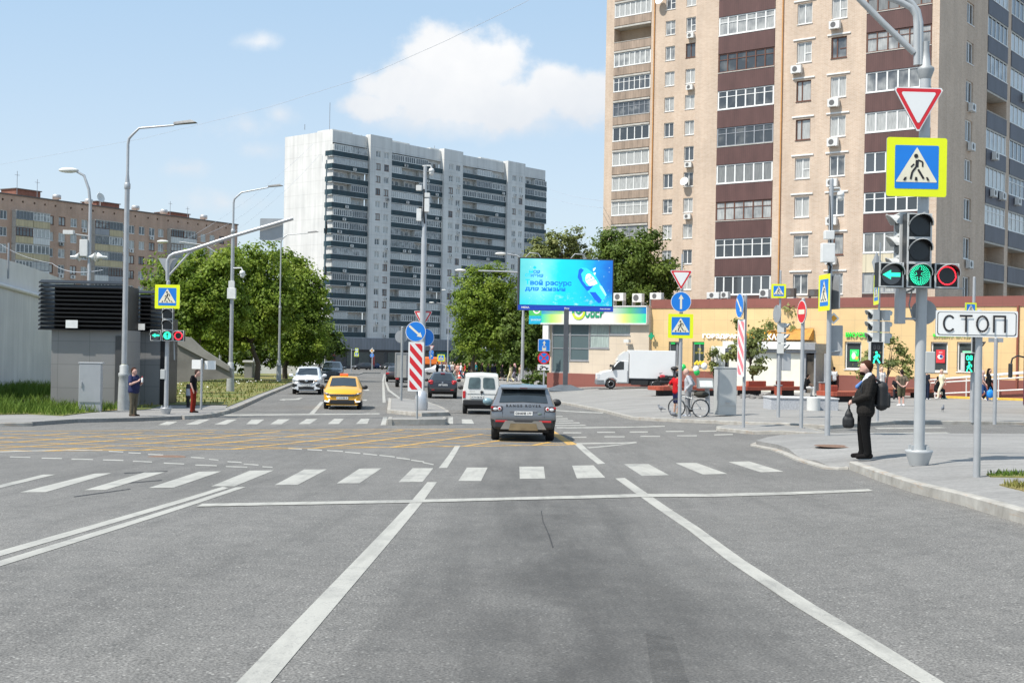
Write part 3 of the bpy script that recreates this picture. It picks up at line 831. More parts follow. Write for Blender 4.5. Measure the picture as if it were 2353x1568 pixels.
# right end wall
FR = F_RIGHT(L)
DEP = 22.0
def sd(px, py=470): return tw.side((px, py), L)[0]
sw = (sd(2214), sd(2230)); l1 = (sd(2262), sd(2308)); l2 = (sd(2316), sd(2366))
srect = []
swz = [tw.side((2222, 475), L)[1]+FL*k for k in range(-3, 8)]
for z in swz: srect.append((sw[0], sw[1], z-.95, z+.6, .2))
l2 = (l2[0], min(l2[1], DEP-.5))
for l in (l1, l2): srect.append((l[0], l[1], swz[0]-2, ZTOP-1, 1.3))
facade(m, FR, srect, 0, DEP, -1, ZTOP)
wquad(m, F_LEFT(0), 0, DEP, 0, -1, ZTOP)
m.add([(0, 0, ZTOP), (L, 0, ZTOP), (L, DEP, ZTOP), (0, DEP, ZTOP)], [(0, 1, 2, 3)], 0)
m.build('wall', BRICK_TAN, tw.root)
m = MB()
for b in (b1, b2): wquad(m, F_FRONT, b[0], b[1], -1.3, rows[0]-2, ZTOP-1)
for l in (l1, l2): wquad(m, FR, l[0], l[1], -1.3, swz[0]-2, ZTOP-1)
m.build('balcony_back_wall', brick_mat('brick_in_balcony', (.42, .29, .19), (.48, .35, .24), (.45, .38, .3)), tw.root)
m = MB()
for i, (a, b, z0, z1) in enumerate(wins):
 kind = r.random()
 window(tw.root, F_FRONT, a, b, z0, z1, -.13, PVC if kind < .82 else BROWNF, G_HOME, (.5,) if kind < .8 else (.36,), [(.5, 1, .45)] if r.random() < .35 else None, .075)
 m = MB(); wbox(m, F_FRONT, a-.28, b+.28, .003, .07, z1+.14, z1+.24); m.build('lintel', PVC, tw.root)
for z in swz: window(tw.root, FR, sw[0], sw[1], z-.95, z+.6, -.13, PVC, G_DIM, (.5,), None, .09)
for (k, q) in ((1, 'a'), (4, 'b'), (7, 'a'), (8, 'b')):
 a, b = (wins[k][0], wins[k][1]) if q == 'a' else (wins[11+k][0], wins[11+k][1])
 ac_unit(tw.root, F_FRONT, a+.1 if q == 'a' else a+.35, wins[k][2]-.75)
for k in (2, 3, 5, 6, 9): ac_unit(tw.root, F_FRONT, wins[11+k][0]+.35, wins[11+k][2]-.68)
for k in (2, 5, 6, 9): ac_unit(tw.root, FR, (sw[0]+sw[1])/2, swz[k]-1.6)
kinds1 = ['brown', 'white', 'split', 'brown', 'white', 'grey', 'white', 'brown', 'white', 'white', 'split']
kinds2 = ['white', 'grey', 'white', 'white', 'white', 'white', 'white', 'brown', 'brown', 'white', 'white']
for k, z in enumerate(rows):
 z0, zp, z1 = z-2.08, z-.76, z+.70
 glazed_balcony(tw.root, F_FRONT, b1[0]+.02, b1[1]-.02, z0, zp, z1, .04, PAN_BROWN, r, kinds1[k], 6 if kinds1[k] != 'split' else 6)
 glazed_balcony(tw.root, F_FRONT, b2[0]+.02, b2[1]-.02, z0, zp, z1, .04, PAN_CREAM if k == 2 else PAN_BROWN, r, kinds2[k], 6)
for k, z in enumerate(swz):
 z0, zp, z1 = z-2.1, z-.9, z+.62
 for l, ln in ((l1, 5), (l2, 5)):
  kd = 'open' if k in (1, 2, 6) and (l is l1 or k != 6) else 'white'
  glazed_balcony(tw.root, FR, l[0]+.02, l[1]-.02, z0, zp, z1, .05, PAN_SLATE, r, kd, ln)
for k, z in enumerate(swz):
 for l in (l1, l2): m = MB(); wbox(m, FR, l[0]+.03, l[1]-.03, -1.28, .02, z-2.25, z-2.11); m.build('balcony_floor', SLABC, tw.root)
for (k, l, q) in ((4, l1, .25), (4, l1, .7), (4, l2, .3), (5, l1, .3), (7, l2, .6)):
 ac_unit(tw.root, FR, l[0]+(l[1]-l[0])*q, swz[k]-1.55, .05)
m = MB()
up = tw.uv((1793, 400))[0]
m.tube([(up, -.08, 0), (up, -.08, ZTOP)], .055, 8)
m.build('gas_pipe', M('orange_pipe_paint', (.55, .27, .09), .6), tw.root)
m = MB(); zg = tw.uv((1700, 712))[1]
m.tube([(tw.uv((1585, 712))[0], -.12, zg), (tw.uv((1880, 706))[0], -.12, zg)], .05, 8)
m.tube([(tw.uv((1573, 750))[0], -.12, zg-3), (tw.uv((1573, 750))[0], -.12, zg-.9), (tw.uv((1640, 748))[0], -.12, zg-.9)], .05, 8)
m.build('gas_pipe', M('orange_pipe_paint', (.55, .27, .09), .6), tw.root)
# ---------------------------------------------------------------- second brick tower, behind on the left
q0 = at(1540, 400, 137)
wc = corner_on(1387, 400, q0, TDIR)
wg = Bld('brick_tower', 'narrow tan brick apartment block with weathered boarded balconies behind the billboard tree', wc, TDIR, 0.2)
zW = wg.uv((1537, 240))[1]
rowsW = [zW+FL*k for k in range(-8, 7)]
ZT2 = rowsW[-1]+3.5; LW = wg.uv((1640, 400))[0]
rects = []; wins = []
for cx0, cx1 in ((1525, 1547), (1572, 1594)):
 ua = wg.uv((cx0, 300))[0]; ub = wg.uv((cx1, 300))[0]
 for z in rowsW: rects.append((ua, ub, z-.78, z+.78, .2)); wins.append((ua, ub, z-.78, z+.78))
bw = (wg.uv((1407, 300))[0], wg.uv((1492, 300))[0])
rects.append((bw[0], bw[1], rowsW[0]-2, ZT2-1, 1.3))
m = MB(); facade(m, F_FRONT, rects, 0, LW, -2, ZT2)
wquad(m, F_LEFT(0), 0, 16, 0, -2, ZT2); wquad(m, F_RIGHT(LW), 0, 16, 0, -2, ZT2)
m.add([(0, 0, ZT2), (LW, 0, ZT2), (LW, 16, ZT2), (0, 16, ZT2)], [(0, 1, 2, 3)])
m.build('wall', BRICK_TAN, wg.root)
m = MB(); wquad(m, F_FRONT, bw[0], bw[1], -1.3, rowsW[0]-2, ZT2-1); m.build('balcony_back_wall', _mc.get('x') or bpy.data.materials['brick_in_balcony'], wg.root)
for (a, b, z0, z1) in wins:
 kd = r.random(); window(wg.root, F_FRONT, a, b, z0, z1, -.13, PVC if kd < .75 else BROWNF, G_HOME, (.5,), [(.5, 1, .45)] if kd < .3 else None, .085)
kw = ['white', 'white', 'white', 'grey', 'white', 'white', 'white', 'white', 'grey', 'split', 'white', 'open', 'white', 'white', 'white']
for k, z in enumerate(rowsW):
 glazed_balcony(wg.root, F_FRONT, bw[0]+.02, bw[1]-.02, z-1.62, z-.72, z+.85, .05, PAN_TAN, r, kw[k], r.choice((5, 6, 7)))
for z in rowsW: m = MB(); wbox(m, F_FRONT, bw[0]+.03, bw[1]-.03, -1.28, .1, z-1.9, z-1.7); m.build('balcony_floor', SLABC, wg.root)
for (c, k) in ((1, 4), (1, 6), (1, 9), (1, 11)): ac_unit(wg.root, F_FRONT, wins[15*c+k][0]+.7, wins[15*c+k][2]-.75)
m = MB(); up = wg.uv((1498, 400))[0]; m.tube([(up, -.08, 0), (up, -.08, ZT2)], .07, 8); m.build('gas_pipe', M('orange_pipe_paint', (.55, .27, .09), .6), wg.root)
for (px, py) in ((1577, 418), (1520, 4)):
 u, z = wg.uv((px, py)); m = MB()
 m.M = Matrix.Translation((u, -.5, z)) @ Matrix.Rotation(R(70), 4, 'X')
 m.lathe([(.05, -.12), (.3, -.05), (.5, .06), (.48, .07), (.28, -.03), (.05, -.09)], 18); m.M = None
 m.tube([(u, -.45, z), (u, 0, z-.2)], .03, 6)
 m.build('satellite_dish', STEELW, wg.root)
# ---------------------------------------------------------------- white panel tower
WD = Vector((.648, .762)).normalized()
w0 = at(792, 500, 274.6); wcn = corner_on(757, 500, w0, WD)
zbase = g(wcn.x, wcn.y)-1
wt = Bld('panel_tower', 'long white panel tower with dark green balcony bands at the end of the street', wcn, WD, zbase)
def wu(zx, yy=500): return wt.uv((ZT(zx, yy)))[0]
ztop = wt.uv((759.4, 300))[1]
cols = dict(b1=(0, wu(775)), s1=(wu(778), wu(946)), b2=(wu(950), wu(1352)), s2=(wu(1352), wu(1500)), b3=(wu(1505), wu(1848)), s3=(wu(1850), wu(1985)), b4=(wu(1988), wu(2165)))
LT = cols['b4'][1]; PRO = 1.6; DW = 15.5
zfirst = wt.uv(ZT(620, 326))[1]       # middle of the top green band
bands = [zfirst-FL*k for k in range(15)]
m = MB(); WPAN = None
def wpan_mat():
 t = NT('white_facade_panel')
 sp = t.n.new('ShaderNodeSeparateXYZ'); t.l.new(t.coord(), sp.inputs[0])
 u = t.math('FRACT', t.math('DIVIDE', t.math('ADD', sp.outputs[0], sp.outputs[1]), 3.1)); z = t.math('FRACT', t.math('DIVIDE', sp.outputs[2], 2.8))
 lu = t.ramp(u, [(0.0, .80), (.02, 1.0), (.98, 1.0), (1.0, .8)]); lz = t.ramp(z, [(0.0, .78), (.025, 1.0), (.975, 1.0), (1.0, .8)])
 n = t.ramp(t.noise(.16, 6, .62), [(.3, (.60, .60, .585)), (.7, (.72, .715, .69))])
 st = t.ramp(t.noise(.5, 5, .6, None, (1.5, 1.5, .12)), [(.35, .86), (.65, 1.04)])
 t.set('Base Color', t.mix(1.0, t.mix(1.0, t.mix(1.0, n, lu, 'MULTIPLY'), lz, 'MULTIPLY'), st, 'MULTIPLY')); t.set('Roughness', .8); return t.mat
WPAN = wpan_mat()
plz_ = wt.uv(ZM(900, 716))[1]
srect = {}
wz = [b+.62 for b in bands]
for kx in ('s1', 's2', 's3'):
 a, b = cols[kx]; wdt = b-a
 srect[kx] = [(a+wdt*f0, a+wdt*f1, z-.1, z+1.35, .25) for z in wz for (f0, f1) in ((.26, .48), (.64, .86))]
for kx in ('s1', 's2', 's3'):
 a, b = cols[kx]
 facade(m, F_FRONT, srect[kx], a, b, plz_, ztop+.5, .25, 0, PRO)
 for x in (a, b): m.add([(x, 0, plz_), (x, -PRO, plz_), (x, -PRO, ztop+.5), (x, 0, ztop+.5)], [(0, 1, 2, 3)])
 m.add([(a, 0, ztop+.5), (b, 0, ztop+.5), (b, -PRO, ztop+.5), (a, -PRO, ztop+.5)], [(0, 1, 2, 3)])
for kx in ('b1', 'b2', 'b3', 'b4'):
 a, b = cols[kx]; wquad(m, F_FRONT, a, b, -.2, 0, ztop)
 wbox(m, F_FRONT, a+.003, b-.003, -.19, .55, bands[0]+2.35, ztop+.02)
wquad(m, F_LEFT(0), -.55, DW, 0, 0, ztop+.03)
wquad(m, F_RIGHT(LT), -.55, DW, 0, 0, ztop+.03)
m.add([(0, -.2, ztop), (LT, -.2, ztop), (LT, DW, ztop), (0, DW, ztop)], [(0, 1, 2, 3)])
m.build('wall', WPAN, wt.root)
m = MB()
for k, (x, wdt) in enumerate(((3, 6), (17, 10), (34, 8), (52, 9))):
 m.box(x, x+wdt, 3, 8, ztop+.005, ztop+1.1)
m.build('roof_hatch', CONC, wt.root)
m = MB()
for px, py in ((758, 236), (830, 318), (868, 318), (938, 335), (998, 335), (700, 293), (780, 300)):
 u, z = wt.uv((px, py), -4); m.tube([(u, 4, ztop), (u, 4, max(z, ztop+1.2))], .07, 6)
m.build('roof_aerial', GREYF, wt.root)
for kx in ('s1', 's2', 's3'):
 FP = lambda u, w, z: (u, -PRO-w, z)
 for (a, b, z0, z1, _) in srect[kx]:
  if z0 < plz_+.5: continue
  window(wt.root, FP, a, b, z0, z1, -.15, PVC if r.random() < .8 else BROWNF, G_HOME, (.5,), None, .11)
for i in range(26):
 kx = r.choice(('s1', 's2', 's3')); a, b, z0, z1, _ = r.choice(srect[kx])
 if z0 > plz_+1: ac_unit(wt.root, FP, b-.4, z0-1.0, 0, 1.1)
for kx in ('b1', 'b2', 'b3', 'b4'):
 a, b = cols[kx]
 n = {'b1': 2, 'b2': 4, 'b3': 3, 'b4': 2}[kx]
 a_ = a-.5 if kx == 'b1' else a
 for z in bands:
  if z-.6 < plz_: continue
  # one parapet per floor and block
  pm = MB(); wbox(pm, F_FRONT, a_, b-.003, 1.0, 1.12, z-.60, z+.50, 0); wbox(pm, F_FRONT, a_, b-.003, -.15, 1.16, z-.74, z-.61, 1)
  if kx == 'b1': wbox(pm, F_LEFT(a_), -1.0, 1.2, -.1, 0, z-.60, z+.50, 0)
  wbox(pm, F_FRONT, a_, b-.003, .98, 1.15, z+.503, z+.54, 1)
  o = pm.build('balcony', [PAN_GREEN, CONC], wt.root)
  fb = MB(); gb = MB(); wb = MB(); any_ = False
  cuts = [0]+sorted(min(.95, max(.05, k/n+r.uniform(-.06, .06))) for k in range(1, n))+[1]
  for k in range(n):
   u0 = a+(b-a)*cuts[k]; u1 = a+(b-a)*cuts[k+1]
   wbox(wb, F_FRONT, u0-.06, u0+.06, -.1, .95, z+.56, z+1.95)
   q = r.random()
   if q < .72:
    any_ = True; mi = 0 if r.random() < .62 else 1; cnt = max(3, int((u1-u0)/.62))
    wbox(fb, F_FRONT, u0+.08, u1-.08, 1.0, 1.08, z+.545, z+.64, mi); wbox(fb, F_FRONT, u0+.08, u1-.08, 1.0, 1.08, z+1.86, z+1.98, mi)
    for j in range(cnt+1):
     c = u0+.1+(u1-u0-.2)*j/cnt; wbox(fb, F_FRONT, c-.06, c+.06, 1.0, 1.075, z+.64, z+1.86, mi)
    wbox(gb, F_FRONT, u0+.1, u1-.1, 1.02, 1.04, z+.6, z+1.9)
   else:
    for (f0, f1, zl) in ((.12, .45, .7), (.58, .76, .0)):
     wbox(gb, F_FRONT, u0+(u1-u0)*f0, u0+(u1-u0)*f1, -.19, -.15, z-.4+zl*1.2, z+1.6)
  if fb.v: fb.build('glazing_frame', [PVC, M('pale_grey_frame', (.45, .46, .47), .5)], o)
  if gb.v: gb.build('pane', G_FAR, o)
  wb.build('partition', CONC, o)
for i in range(34):
 kx = r.choice(('b1', 'b2', 'b2', 'b3', 'b3', 'b4')); a, b = cols[kx]
 ac_unit(wt.root, F_FRONT, r.uniform(a+1, b-1), r.choice(bands[:13])-.45, 1.12)
# ground storeys
m = MB()
GREYCL = panel_mat('grey_cladding', (.20, .21, .23), .9, .12)
wbox(m, F_FRONT, -.5, LT, -.1, 1.9, plz_-2.6, plz_-.003)
m.build('cornice_cladding', GREYCL, wt.root)
m = MB()
wbox(m, F_FRONT, -.5, LT, -.15, .6, 0, plz_-2.61)
m.build('ground_floor_wall', M('dark_stone_cladding', (.05, .05, .055), .4), wt.root)
SG = glass_mat('street_glass', (.03, .04, .045), (.05, .08, .08), .5)
u = 1.0
while u < LT-3:
 wdt = r.uniform(1.6, 3.2); m = MB(); wbox(m, F_FRONT, u, u+wdt, .61, .66, 1.6, plz_-3.2); u += wdt+r.uniform(.7, 1.6); m.build('shop_window', SG, wt.root)
m = MB(); ug = wt.uv((1032, 810))[0]
wbox(m, F_FRONT, ug-5.5, ug-1.0, .66, .75, 3.0, plz_-2.9)
m.build('advert_panel', M('teal_advert', (.02, .16, .17), .4, var=.4, scale=.6), wt.root)
m = MB()
wbox(m, F_FRONT, ug+1.5, ug+9, .66, 3.2, plz_-3.2, plz_-.8)
m.build('dark_awning', M('dark_plum', (.03, .015, .03), .5), wt.root)
# ---------------------------------------------------------------- rose brick block, left
BD = Vector((.508, .861)).normalized()
k0 = at(114, 500, 217)
kc = corner_on(-60, 500, k0, BD)
bk = Bld('brick_block', 'long rose brick apartment block with old balconies beyond the white wall', kc, BD, g(kc.x, kc.y)-1)
LB = bk.uv((545, 560))[0]
zroof = bk.uv((547, 519))[1]; zr2 = bk.uv((0, 443))[1]; zroof = (zroof+zr2)/2
z1 = bk.uv(ZA(445, 608))[1]
rowsB = [z1-FL*k for k in range(7)]
def bu(x, y=700): return bk.uv(ZA(x, y))[0]
wc_ = [30, 445, 550, 655, 752, 1080, 1170, 1260, 1350, 1430, 1730, 1806, 1886, 1970]
rects = []
for x in wc_:
 u = bu(x)
 for z in rowsB: rects.append((u-.72, u+.72, z-.78, z+.75, .2))
bal = [(bu(105), bu(405)), (bu(810), bu(1055)), (bu(1485), bu(1705))]
vents = [(bu(x)-.18, bu(x)+.18, z1+2.35, z1+2.7, .3) for x in (20, 100, 200, 303, 397, 490, 627, 727, 823, 915, 1013, 1200, 1314, 1397, 1492, 1580, 1667, 1757, 1833, 1938, 2007)]
m = MB(); facade(m, F_FRONT, rects+vents, 0, LB, 0, zroof)
wquad(m, F_RIGHT(LB), 0, 13, 0, 0, zroof); wquad(m, F_LEFT(0), 0, 13, 0, 0, zroof)
m.add([(0, 0, zroof-.2), (LB, 0, zroof-.2), (LB, 13, zroof-.2), (0, 13, zroof-.2)], [(0, 1, 2, 3)])
for v_ in vents: wquad(m, F_FRONT, v_[0], v_[1], -.3, v_[2], v_[3], 1)
m.build('wall', [BRICK_ROSE, DARK], bk.root)
m = MB(); wbox(m, F_FRONT, -.2, LB+.15, -.3, .16, zroof+.003, zroof+.22); m.build('roof_edge', M('roof_edge_metal', (.12, .10, .09), .5, .3), bk.root)
for q in rects:
 kd = r.random(); window(bk.root, F_FRONT, q[0], q[1], q[2], q[3], -.13, PVC if kd < .8 else BROWNF, G_HOME, (.5,), None, .1)
pan = [PAN_YEL, PAN_GREY, PAN_WHITE, PAN_YEL]
for (a, b) in bal:
 mid = (a+b)/2
 for k, z in enumerate(rowsB):
  for (u0, u1) in ((a, mid-.03), (mid+.03, b)):
   glazed_balcony(bk.root, F_FRONT, u0, u1, z-1.75, z-.62, z+.85, 1.15, r.choice(pan), r, r.choice(('white', 'grey', 'brown', 'white', 'grey')), r.choice((4, 5)), cap=False)
 for z in rowsB+[rowsB[0]+FL-.1]:
  m = MB(); wbox(m, F_FRONT, a-.05, b+.05, .003, 1.12, z-1.92, z-1.78)
  if z <= rowsB[0]: wbox(m, F_FRONT, a-.02, a+.02, .01, 1.03, z-1.779, z+.85); wbox(m, F_FRONT, b-.02, b+.02, .01, 1.03, z-1.779, z+.85)
  m.build('balcony_floor', SLABC, bk.root)
for i in range(16):
 q = r.choice(rects); ac_unit(bk.root, F_FRONT, q[0]+.5, q[2]-.75, 0, 1.1)
for (xa, xb, h) in ((245, 460, 1.6), (960, 1160, 1.3), (1610, 1780, 1.2)):
 m = MB(); ua, ub = bu(xa, 480), bu(xb, 480); m.box(ua, ub, 3, 7, zroof-.19, zroof+h, 0); m.box(ua-.2, ub+.2, 2.8, 7.2, zroof+h+.003, zroof+h+.15, 1)
 m.build('lift_house', [M('red_brick_small', (.19, .085, .06), .8, var=.2, scale=2), M('roof_edge_metal', (.12, .10, .09), .5, .3)], bk.root)
for x in (578, 862, 1277, 1528, 1882):
 m = MB(); u = bu(x, 450); m.lathe([(.4, zroof-.19), (.4, zroof+.6), (.75, zroof+.65), (.75, zroof+1.3), (.65, zroof+1.4)], 14, c=(u, 2.2)); m.build('roof_ventilator', M('galvanised', (.5, .5, .5), .45, .5), bk.root)
m = MB()
for x, h in ((218, 4.5), (397, 3.6), (950, 3), (1578, 3.2), (1733, 2.6)):
 u = bu(x, 450); m.tube([(u, 2, zroof), (u, 2, zroof+h)], .05, 6); m.tube([(u-.5, 2, zroof+h*.85), (u+.5, 2, zroof+h*.85)], .03, 6)
m.build('roof_aerial', GREYF, bk.root)
m = MB(); u = bu(942, 445); m.M = Matrix.Translation((u, 1.5, zroof+1.9)) @ Matrix.Rotation(R(75), 4, 'X')
m.lathe([(.05, -.25), (.6, -.1), (.9, .1), (.86, .12), (.5, -.05), (.05, -.2)], 18); m.M = None; m.tube([(u, 1.5, zroof), (u, 1.5, zroof+1.9)], .05, 6)
m.build('satellite_dish', STEELW, bk.root)
# ---------------------------------------------------------------- yellow shop building
sc0 = at(1495, 800, 92.6); SDIR = (Vector((at(2340, 800, 76.5).x, 76.5))-Vector((sc0.x, sc0.y))).normalized()
zsh = 3.0-2.55
sh = Bld('shop_building', 'single storey yellow tiled shop building with brown fascia and plinth', (sc0.x, sc0.y), SDIR, g(22, 85)+.0)
def tile_mat(name, c, g_, w=.6, h=.6):
 t = NT(name)
 sp = t.n.new('ShaderNodeSeparateXYZ'); t.l.new(t.coord(), sp.inputs[0])
 cb = t.n.new('ShaderNodeCombineXYZ'); t.l.new(t.math('ADD', sp.outputs[0], sp.outputs[1]), cb.inputs[0]); t.l.new(sp.outputs[2], cb.inputs[1])
 b = t.n.new('ShaderNodeTexBrick'); t.l.new(cb.outputs[0], b.inputs['Vector']); b.offset = 0
 b.inputs['Scale'].default_value = 1; b.inputs['Brick Width'].default_value = w; b.inputs['Row Height'].default_value = h; b.inputs['Mortar Size'].default_value = .009
 b.inputs['Color1'].default_value = tuple(c)+(1,); b.inputs['Color2'].default_value = tuple(x*.93 for x in c)+(1,); b.inputs['Mortar'].default_value = tuple(g_)+(1,)
 n = t.ramp(t.noise(.5, 5, .6), [(.3, .88), (.7, 1.06)])
 t.set('Base Color', t.mix(.8, b.outputs['Color'], n, 'MULTIPLY')); t.set('Roughness', .45); t.bump(b.outputs['Fac'], -.2, .01); return t.mat
T_YEL = tile_mat('yellow_facade_tile', (.74, .525, .265), (.50, .37, .22), 1.05, 1.0)
T_BROWN = tile_mat('brown_fascia_tile', (.26, .095, .075), (.18, .08, .06), 1.2, 1.2)
T_CREAM = tile_mat('cream_facade_tile', (.66, .56, .44), (.5, .43, .36), 1.05, .8)
LS = sh.uv((2420, 800))[0]
ztopS = sh.uv((1900, 684))[1]; zfas = sh.uv((1900, 706))[1]; zpl = sh.uv(ZQ(1000, 1155))[1]
def sp(Zf, x, y): return sh.uv(Zf(x, y))
def srec(Zf, x0, x1, y0, y1, d=.25):
 ym = (y0+y1)/2; xm = (x0+x1)/2
 return (sp(Zf, x0, ym)[0], sp(Zf, x1, ym)[0], sp(Zf, xm, y1)[1], sp(Zf, xm, y0)[1], d)
wr = [srec(Z5, 222, 345, 680, 900), srec(Z5, 432, 538, 680, 900), srec(Z5, 697, 850, 720, 960), srec(Z5, 1785, 1932, 680, 925), srec(ZQ, 1385, 1560, 795, 1105), srec(ZQ, 1655, 1830, 795, 1105)]
m = MB(); facade(m, F_FRONT, wr, 0, LS, zpl, zfas)
wquad(m, F_LEFT(0), 0, 8, 0, 0, ztopS); wquad(m, F_RIGHT(LS), 0, 8, 0, 0, ztopS)
m.build('wall', T_YEL, sh.root)
m = MB(); wbox(m, F_FRONT, 0, LS, -.1, .05, zfas+.003, ztopS); wbox(m, F_FRONT, 0, LS-.003, -.1, .04, -.3, zpl-.003); m.build('fascia', T_BROWN, sh.root)
m = MB(); m.box(-.01, LS, .06, 4.7, ztopS-.25, ztopS-.1); m.build('roof', M('roof_felt', (.10, .09, .085), .9), sh.root)
for i, q in enumerate(wr):
 o = window(sh.root, F_FRONT, q[0], q[1], q[2], q[3], -.15, PVC if i > 2 else GREYF, G_SHOP, (.55,) if i < 3 else (), None, .10)
def poster(q, fx0, fx1, fz0, fz1, mats, fn, w=-.155):
 a, b, z0, z1 = q[:4]; u0 = a+(b-a)*fx0; u1 = a+(b-a)*fx1; p0 = z0+(z1-z0)*fz0; p1 = z0+(z1-z0)*fz1
 m = MB(); wbox(m, F_FRONT, u0, u1, w, w+.02, p0, p1, 0); fn(m, u0, u1, p0, p1, -(w+.023)); m.build('poster', mats, sh.root)
WHT = M('print_white', (.8, .8, .78), .5); GRN = emit('lit_green_print', (.03, .62, .12), .35); REDP = M('print_red', (.62, .04, .05), .5); YELP = M('print_yellow', (.75, .6, .05), .5); BLKP = M('print_black', (.01, .01, .012), .5)
def fgreen(m, u0, u1, p0, p1, y):
 add_text(m, '50%', ((u0+u1)/2, y, p1-.22*(p1-p0)), w=(u1-u0)*.5, mi=1)
 m.sphere(((u0+u1)/2-.05, y, p0+.42*(p1-p0)), .16, 1, .1, 1.4, 10, 6, 1); m.sphere(((u0+u1)/2+.15, y, p0+.25*(p1-p0)), .12, 1, .1, 1, 10, 6, 2)
poster(wr[3], .28, .82, .30, .72, [GRN, WHT, YELP], fgreen)
def fred(m, u0, u1, p0, p1, y):
 add_text(m, 'XO', ((u0+u1)/2, y, p1-.2*(p1-p0)), w=(u1-u0)*.4, mi=1)
 m.sphere(((u0+u1)/2, y, p0+.45*(p1-p0)), .2, 1, .1, .8, 10, 6, 1); m.sphere(((u0+u1)/2+.05, y-.02, p0+.5*(p1-p0)), .11, 1, .1, 1, 10, 6, 2)
poster(wr[4], .28, .80, .30, .74, [REDP, WHT, M('print_blue', (.03, .08, .3), .5)], fred)
poster(wr[5], .30, .95, .30, .70, [M('print_mint', (.25, .7, .42), .5), GRN], lambda m, u0, u1, p0, p1, y: m.sphere(((u0+u1)/2, y, p0+.4*(p1-p0)), .25, 1, .1, 1.2, 10, 6, 1))
def fopt(m, u0, u1, p0, p1, y):
 add_text(m, '10', ((u0+u1)/2, y, p0+.78*(p1-p0)), h=.22, mi=1); add_text(m, 'ОПТИКА', ((u0+u1)/2, y, p0+.62*(p1-p0)), w=(u1-u0)*.8, mi=1)
 for k in range(9): m.sphere((u0+(u1-u0)*(.1+.1*k), y, p0+(.1+.05*(k % 3))*(p1-p0)), .1, 1, .1, 1, 8, 5, 1)
poster(wr[1], .08, .98, .02, .88, [M('print_dark', (.03, .045, .04), .4), YELP], fopt)
for i, wi in ((0, .4), (1, .95)):
 poster(wr[i], .1, wi, .90, .985, [GRN, WHT], lambda m, u0, u1, p0, p1, y: None, -.12)
# lettering on the wall
def letters(txt, Zf, x0, x1, y0, y1, mat, name='shop_lettering', bold=.02, w=.12):
 a = sp(Zf, x0, (y0+y1)/2); b = sp(Zf, x1, (y0+y1)/2)
 m = MB(); up = sp(Zf, (x0+x1)/2, y0)[1]; dn = sp(Zf, (x0+x1)/2, y1)[1]
 for ww in (w, w-.02, w-.04, w-.06): add_text(m, txt, ((a[0]+b[0])/2, -ww, (up+dn)/2), w=b[0]-a[0], h=up-dn, bold=bold)
 m.build(name, mat, sh.root)
letters('ГОРЗДРАВ', Z5, 530, 850, 612, 656, emit('lit_white_letter', (.85, .85, .85), .35))
letters('ВКУСВИЛЛ', Z5, 1800, 2122, 598, 640, emit('lit_green_letter', (.01, .55, .05), .4))
letters('ВКУСВИЛЛ МАГАЗИН', ZQ, 1415, 1830, 712, 742, emit('lit_green_letter', (.01, .55, .05), .4))
# cafe board of brown awning cloth
m = MB(); a = sp(Z5, 822, 640); b = sp(Z5, 1515, 640); zt, zb_ = sp(Z5, 1200, 602)[1], sp(Z5, 1200, 662)[1]
m.add([(a[0], -.1, zb_), (b[0], -.9, zb_), (b[0], -.1, zt+.35), (a[0], -.1, zt), (b[0], -.02, zb_)], [(0, 1, 2, 3), (1, 4, 2), (0, 4, 1)], 0)
add_text(m, 'ПИРОГИ', (a[0]+2.2, -.5, (zt+zb_)/2), w=2.6, mi=1, bold=.03); add_text(m, 'С КАРТ', (b[0]-2.6, -.95, (zt+zb_)/2-.05), w=1.9, mi=2, bold=.03)
m.build('awning_sign', [M('brown_awning', (.42, .20, .03), .6, var=.2), M('print_orange', (.8, .42, .04), .5), WHT], sh.root)
m = MB(); u, z = sp(Z5, 93, 630)
wbox(m, F_FRONT, u-.07, u+.07, .3, .42, z-.24, z+.24); wbox(m, F_FRONT, u-.22, u+.22, .301, .419, z-.08, z+.08); wbox(m, F_FRONT, u-.03, u+.03, 0, .3, z-.03, z+.03)
m.build('pharmacy_cross', emit('pharmacy_green', (.01, .28, .14), .2), sh.root)
m = MB(); u, z = sp(Z5, 664, 820); wbox(m, F_FRONT, u-.55, u+.55, .003, .03, z-.75, z+.8); m.build('notice_board', WHT, sh.root)
# entrance porch in front
px0 = sp(Z5, 870, 1000)[0]; px1 = sp(Z5, 1530, 1000)[0]; px2 = sp(Z5, 1620, 1000)[0]
zp1 = sp(Z5, 1200, 682)[1]; zp2 = sp(Z5, 1200, 775)[1]
kz = thing('entrance_porch', 'cream entrance porch with grey framed glass door standing against the yellow shops', 'porch', sh.root.location, sh.root.rotation_euler.z)
CREAMP = M('cream_render', (.72, .70, .60), .6, var=.05)
m = MB(); m.box(px0, px1, -1.9, -.06, .12, zp2-.02); m.build('wall', CREAMP, kz)
m = MB(); m.box(px0-.3, px1+.05, -2.3, -.06, zp2+.22, zp1); m.build('roof', M('white_cladding', (.74, .74, .72), .5, var=.05), kz)
m = MB(); m.box(px0-.2, px2+.2, -2.1, -.06, zp2-.003, zp2+.2); m.box(px1+.06, px2+.2, -2.28, -.06, zp2+.203, zp1-.1)
for x in (px1+.02, px2): m.box(x, x+.12, -1.95, -.06, .1, zp2-.003)
for x in (px0+3.6, px0+7): m.box(x, x+.35, -1.93, -1.905, .12, zp2-.02)
m.build('frame', M('porch_grey', (.27, .28, .30), .5), kz)
m = MB(); m.box(px1+.16, px2-.02, -1.8, -1.74, .15, zp2-.1); m.build('door', M('porch_door_glass', (.10, .085, .07), .1, var=.5, scale=1.5), kz)
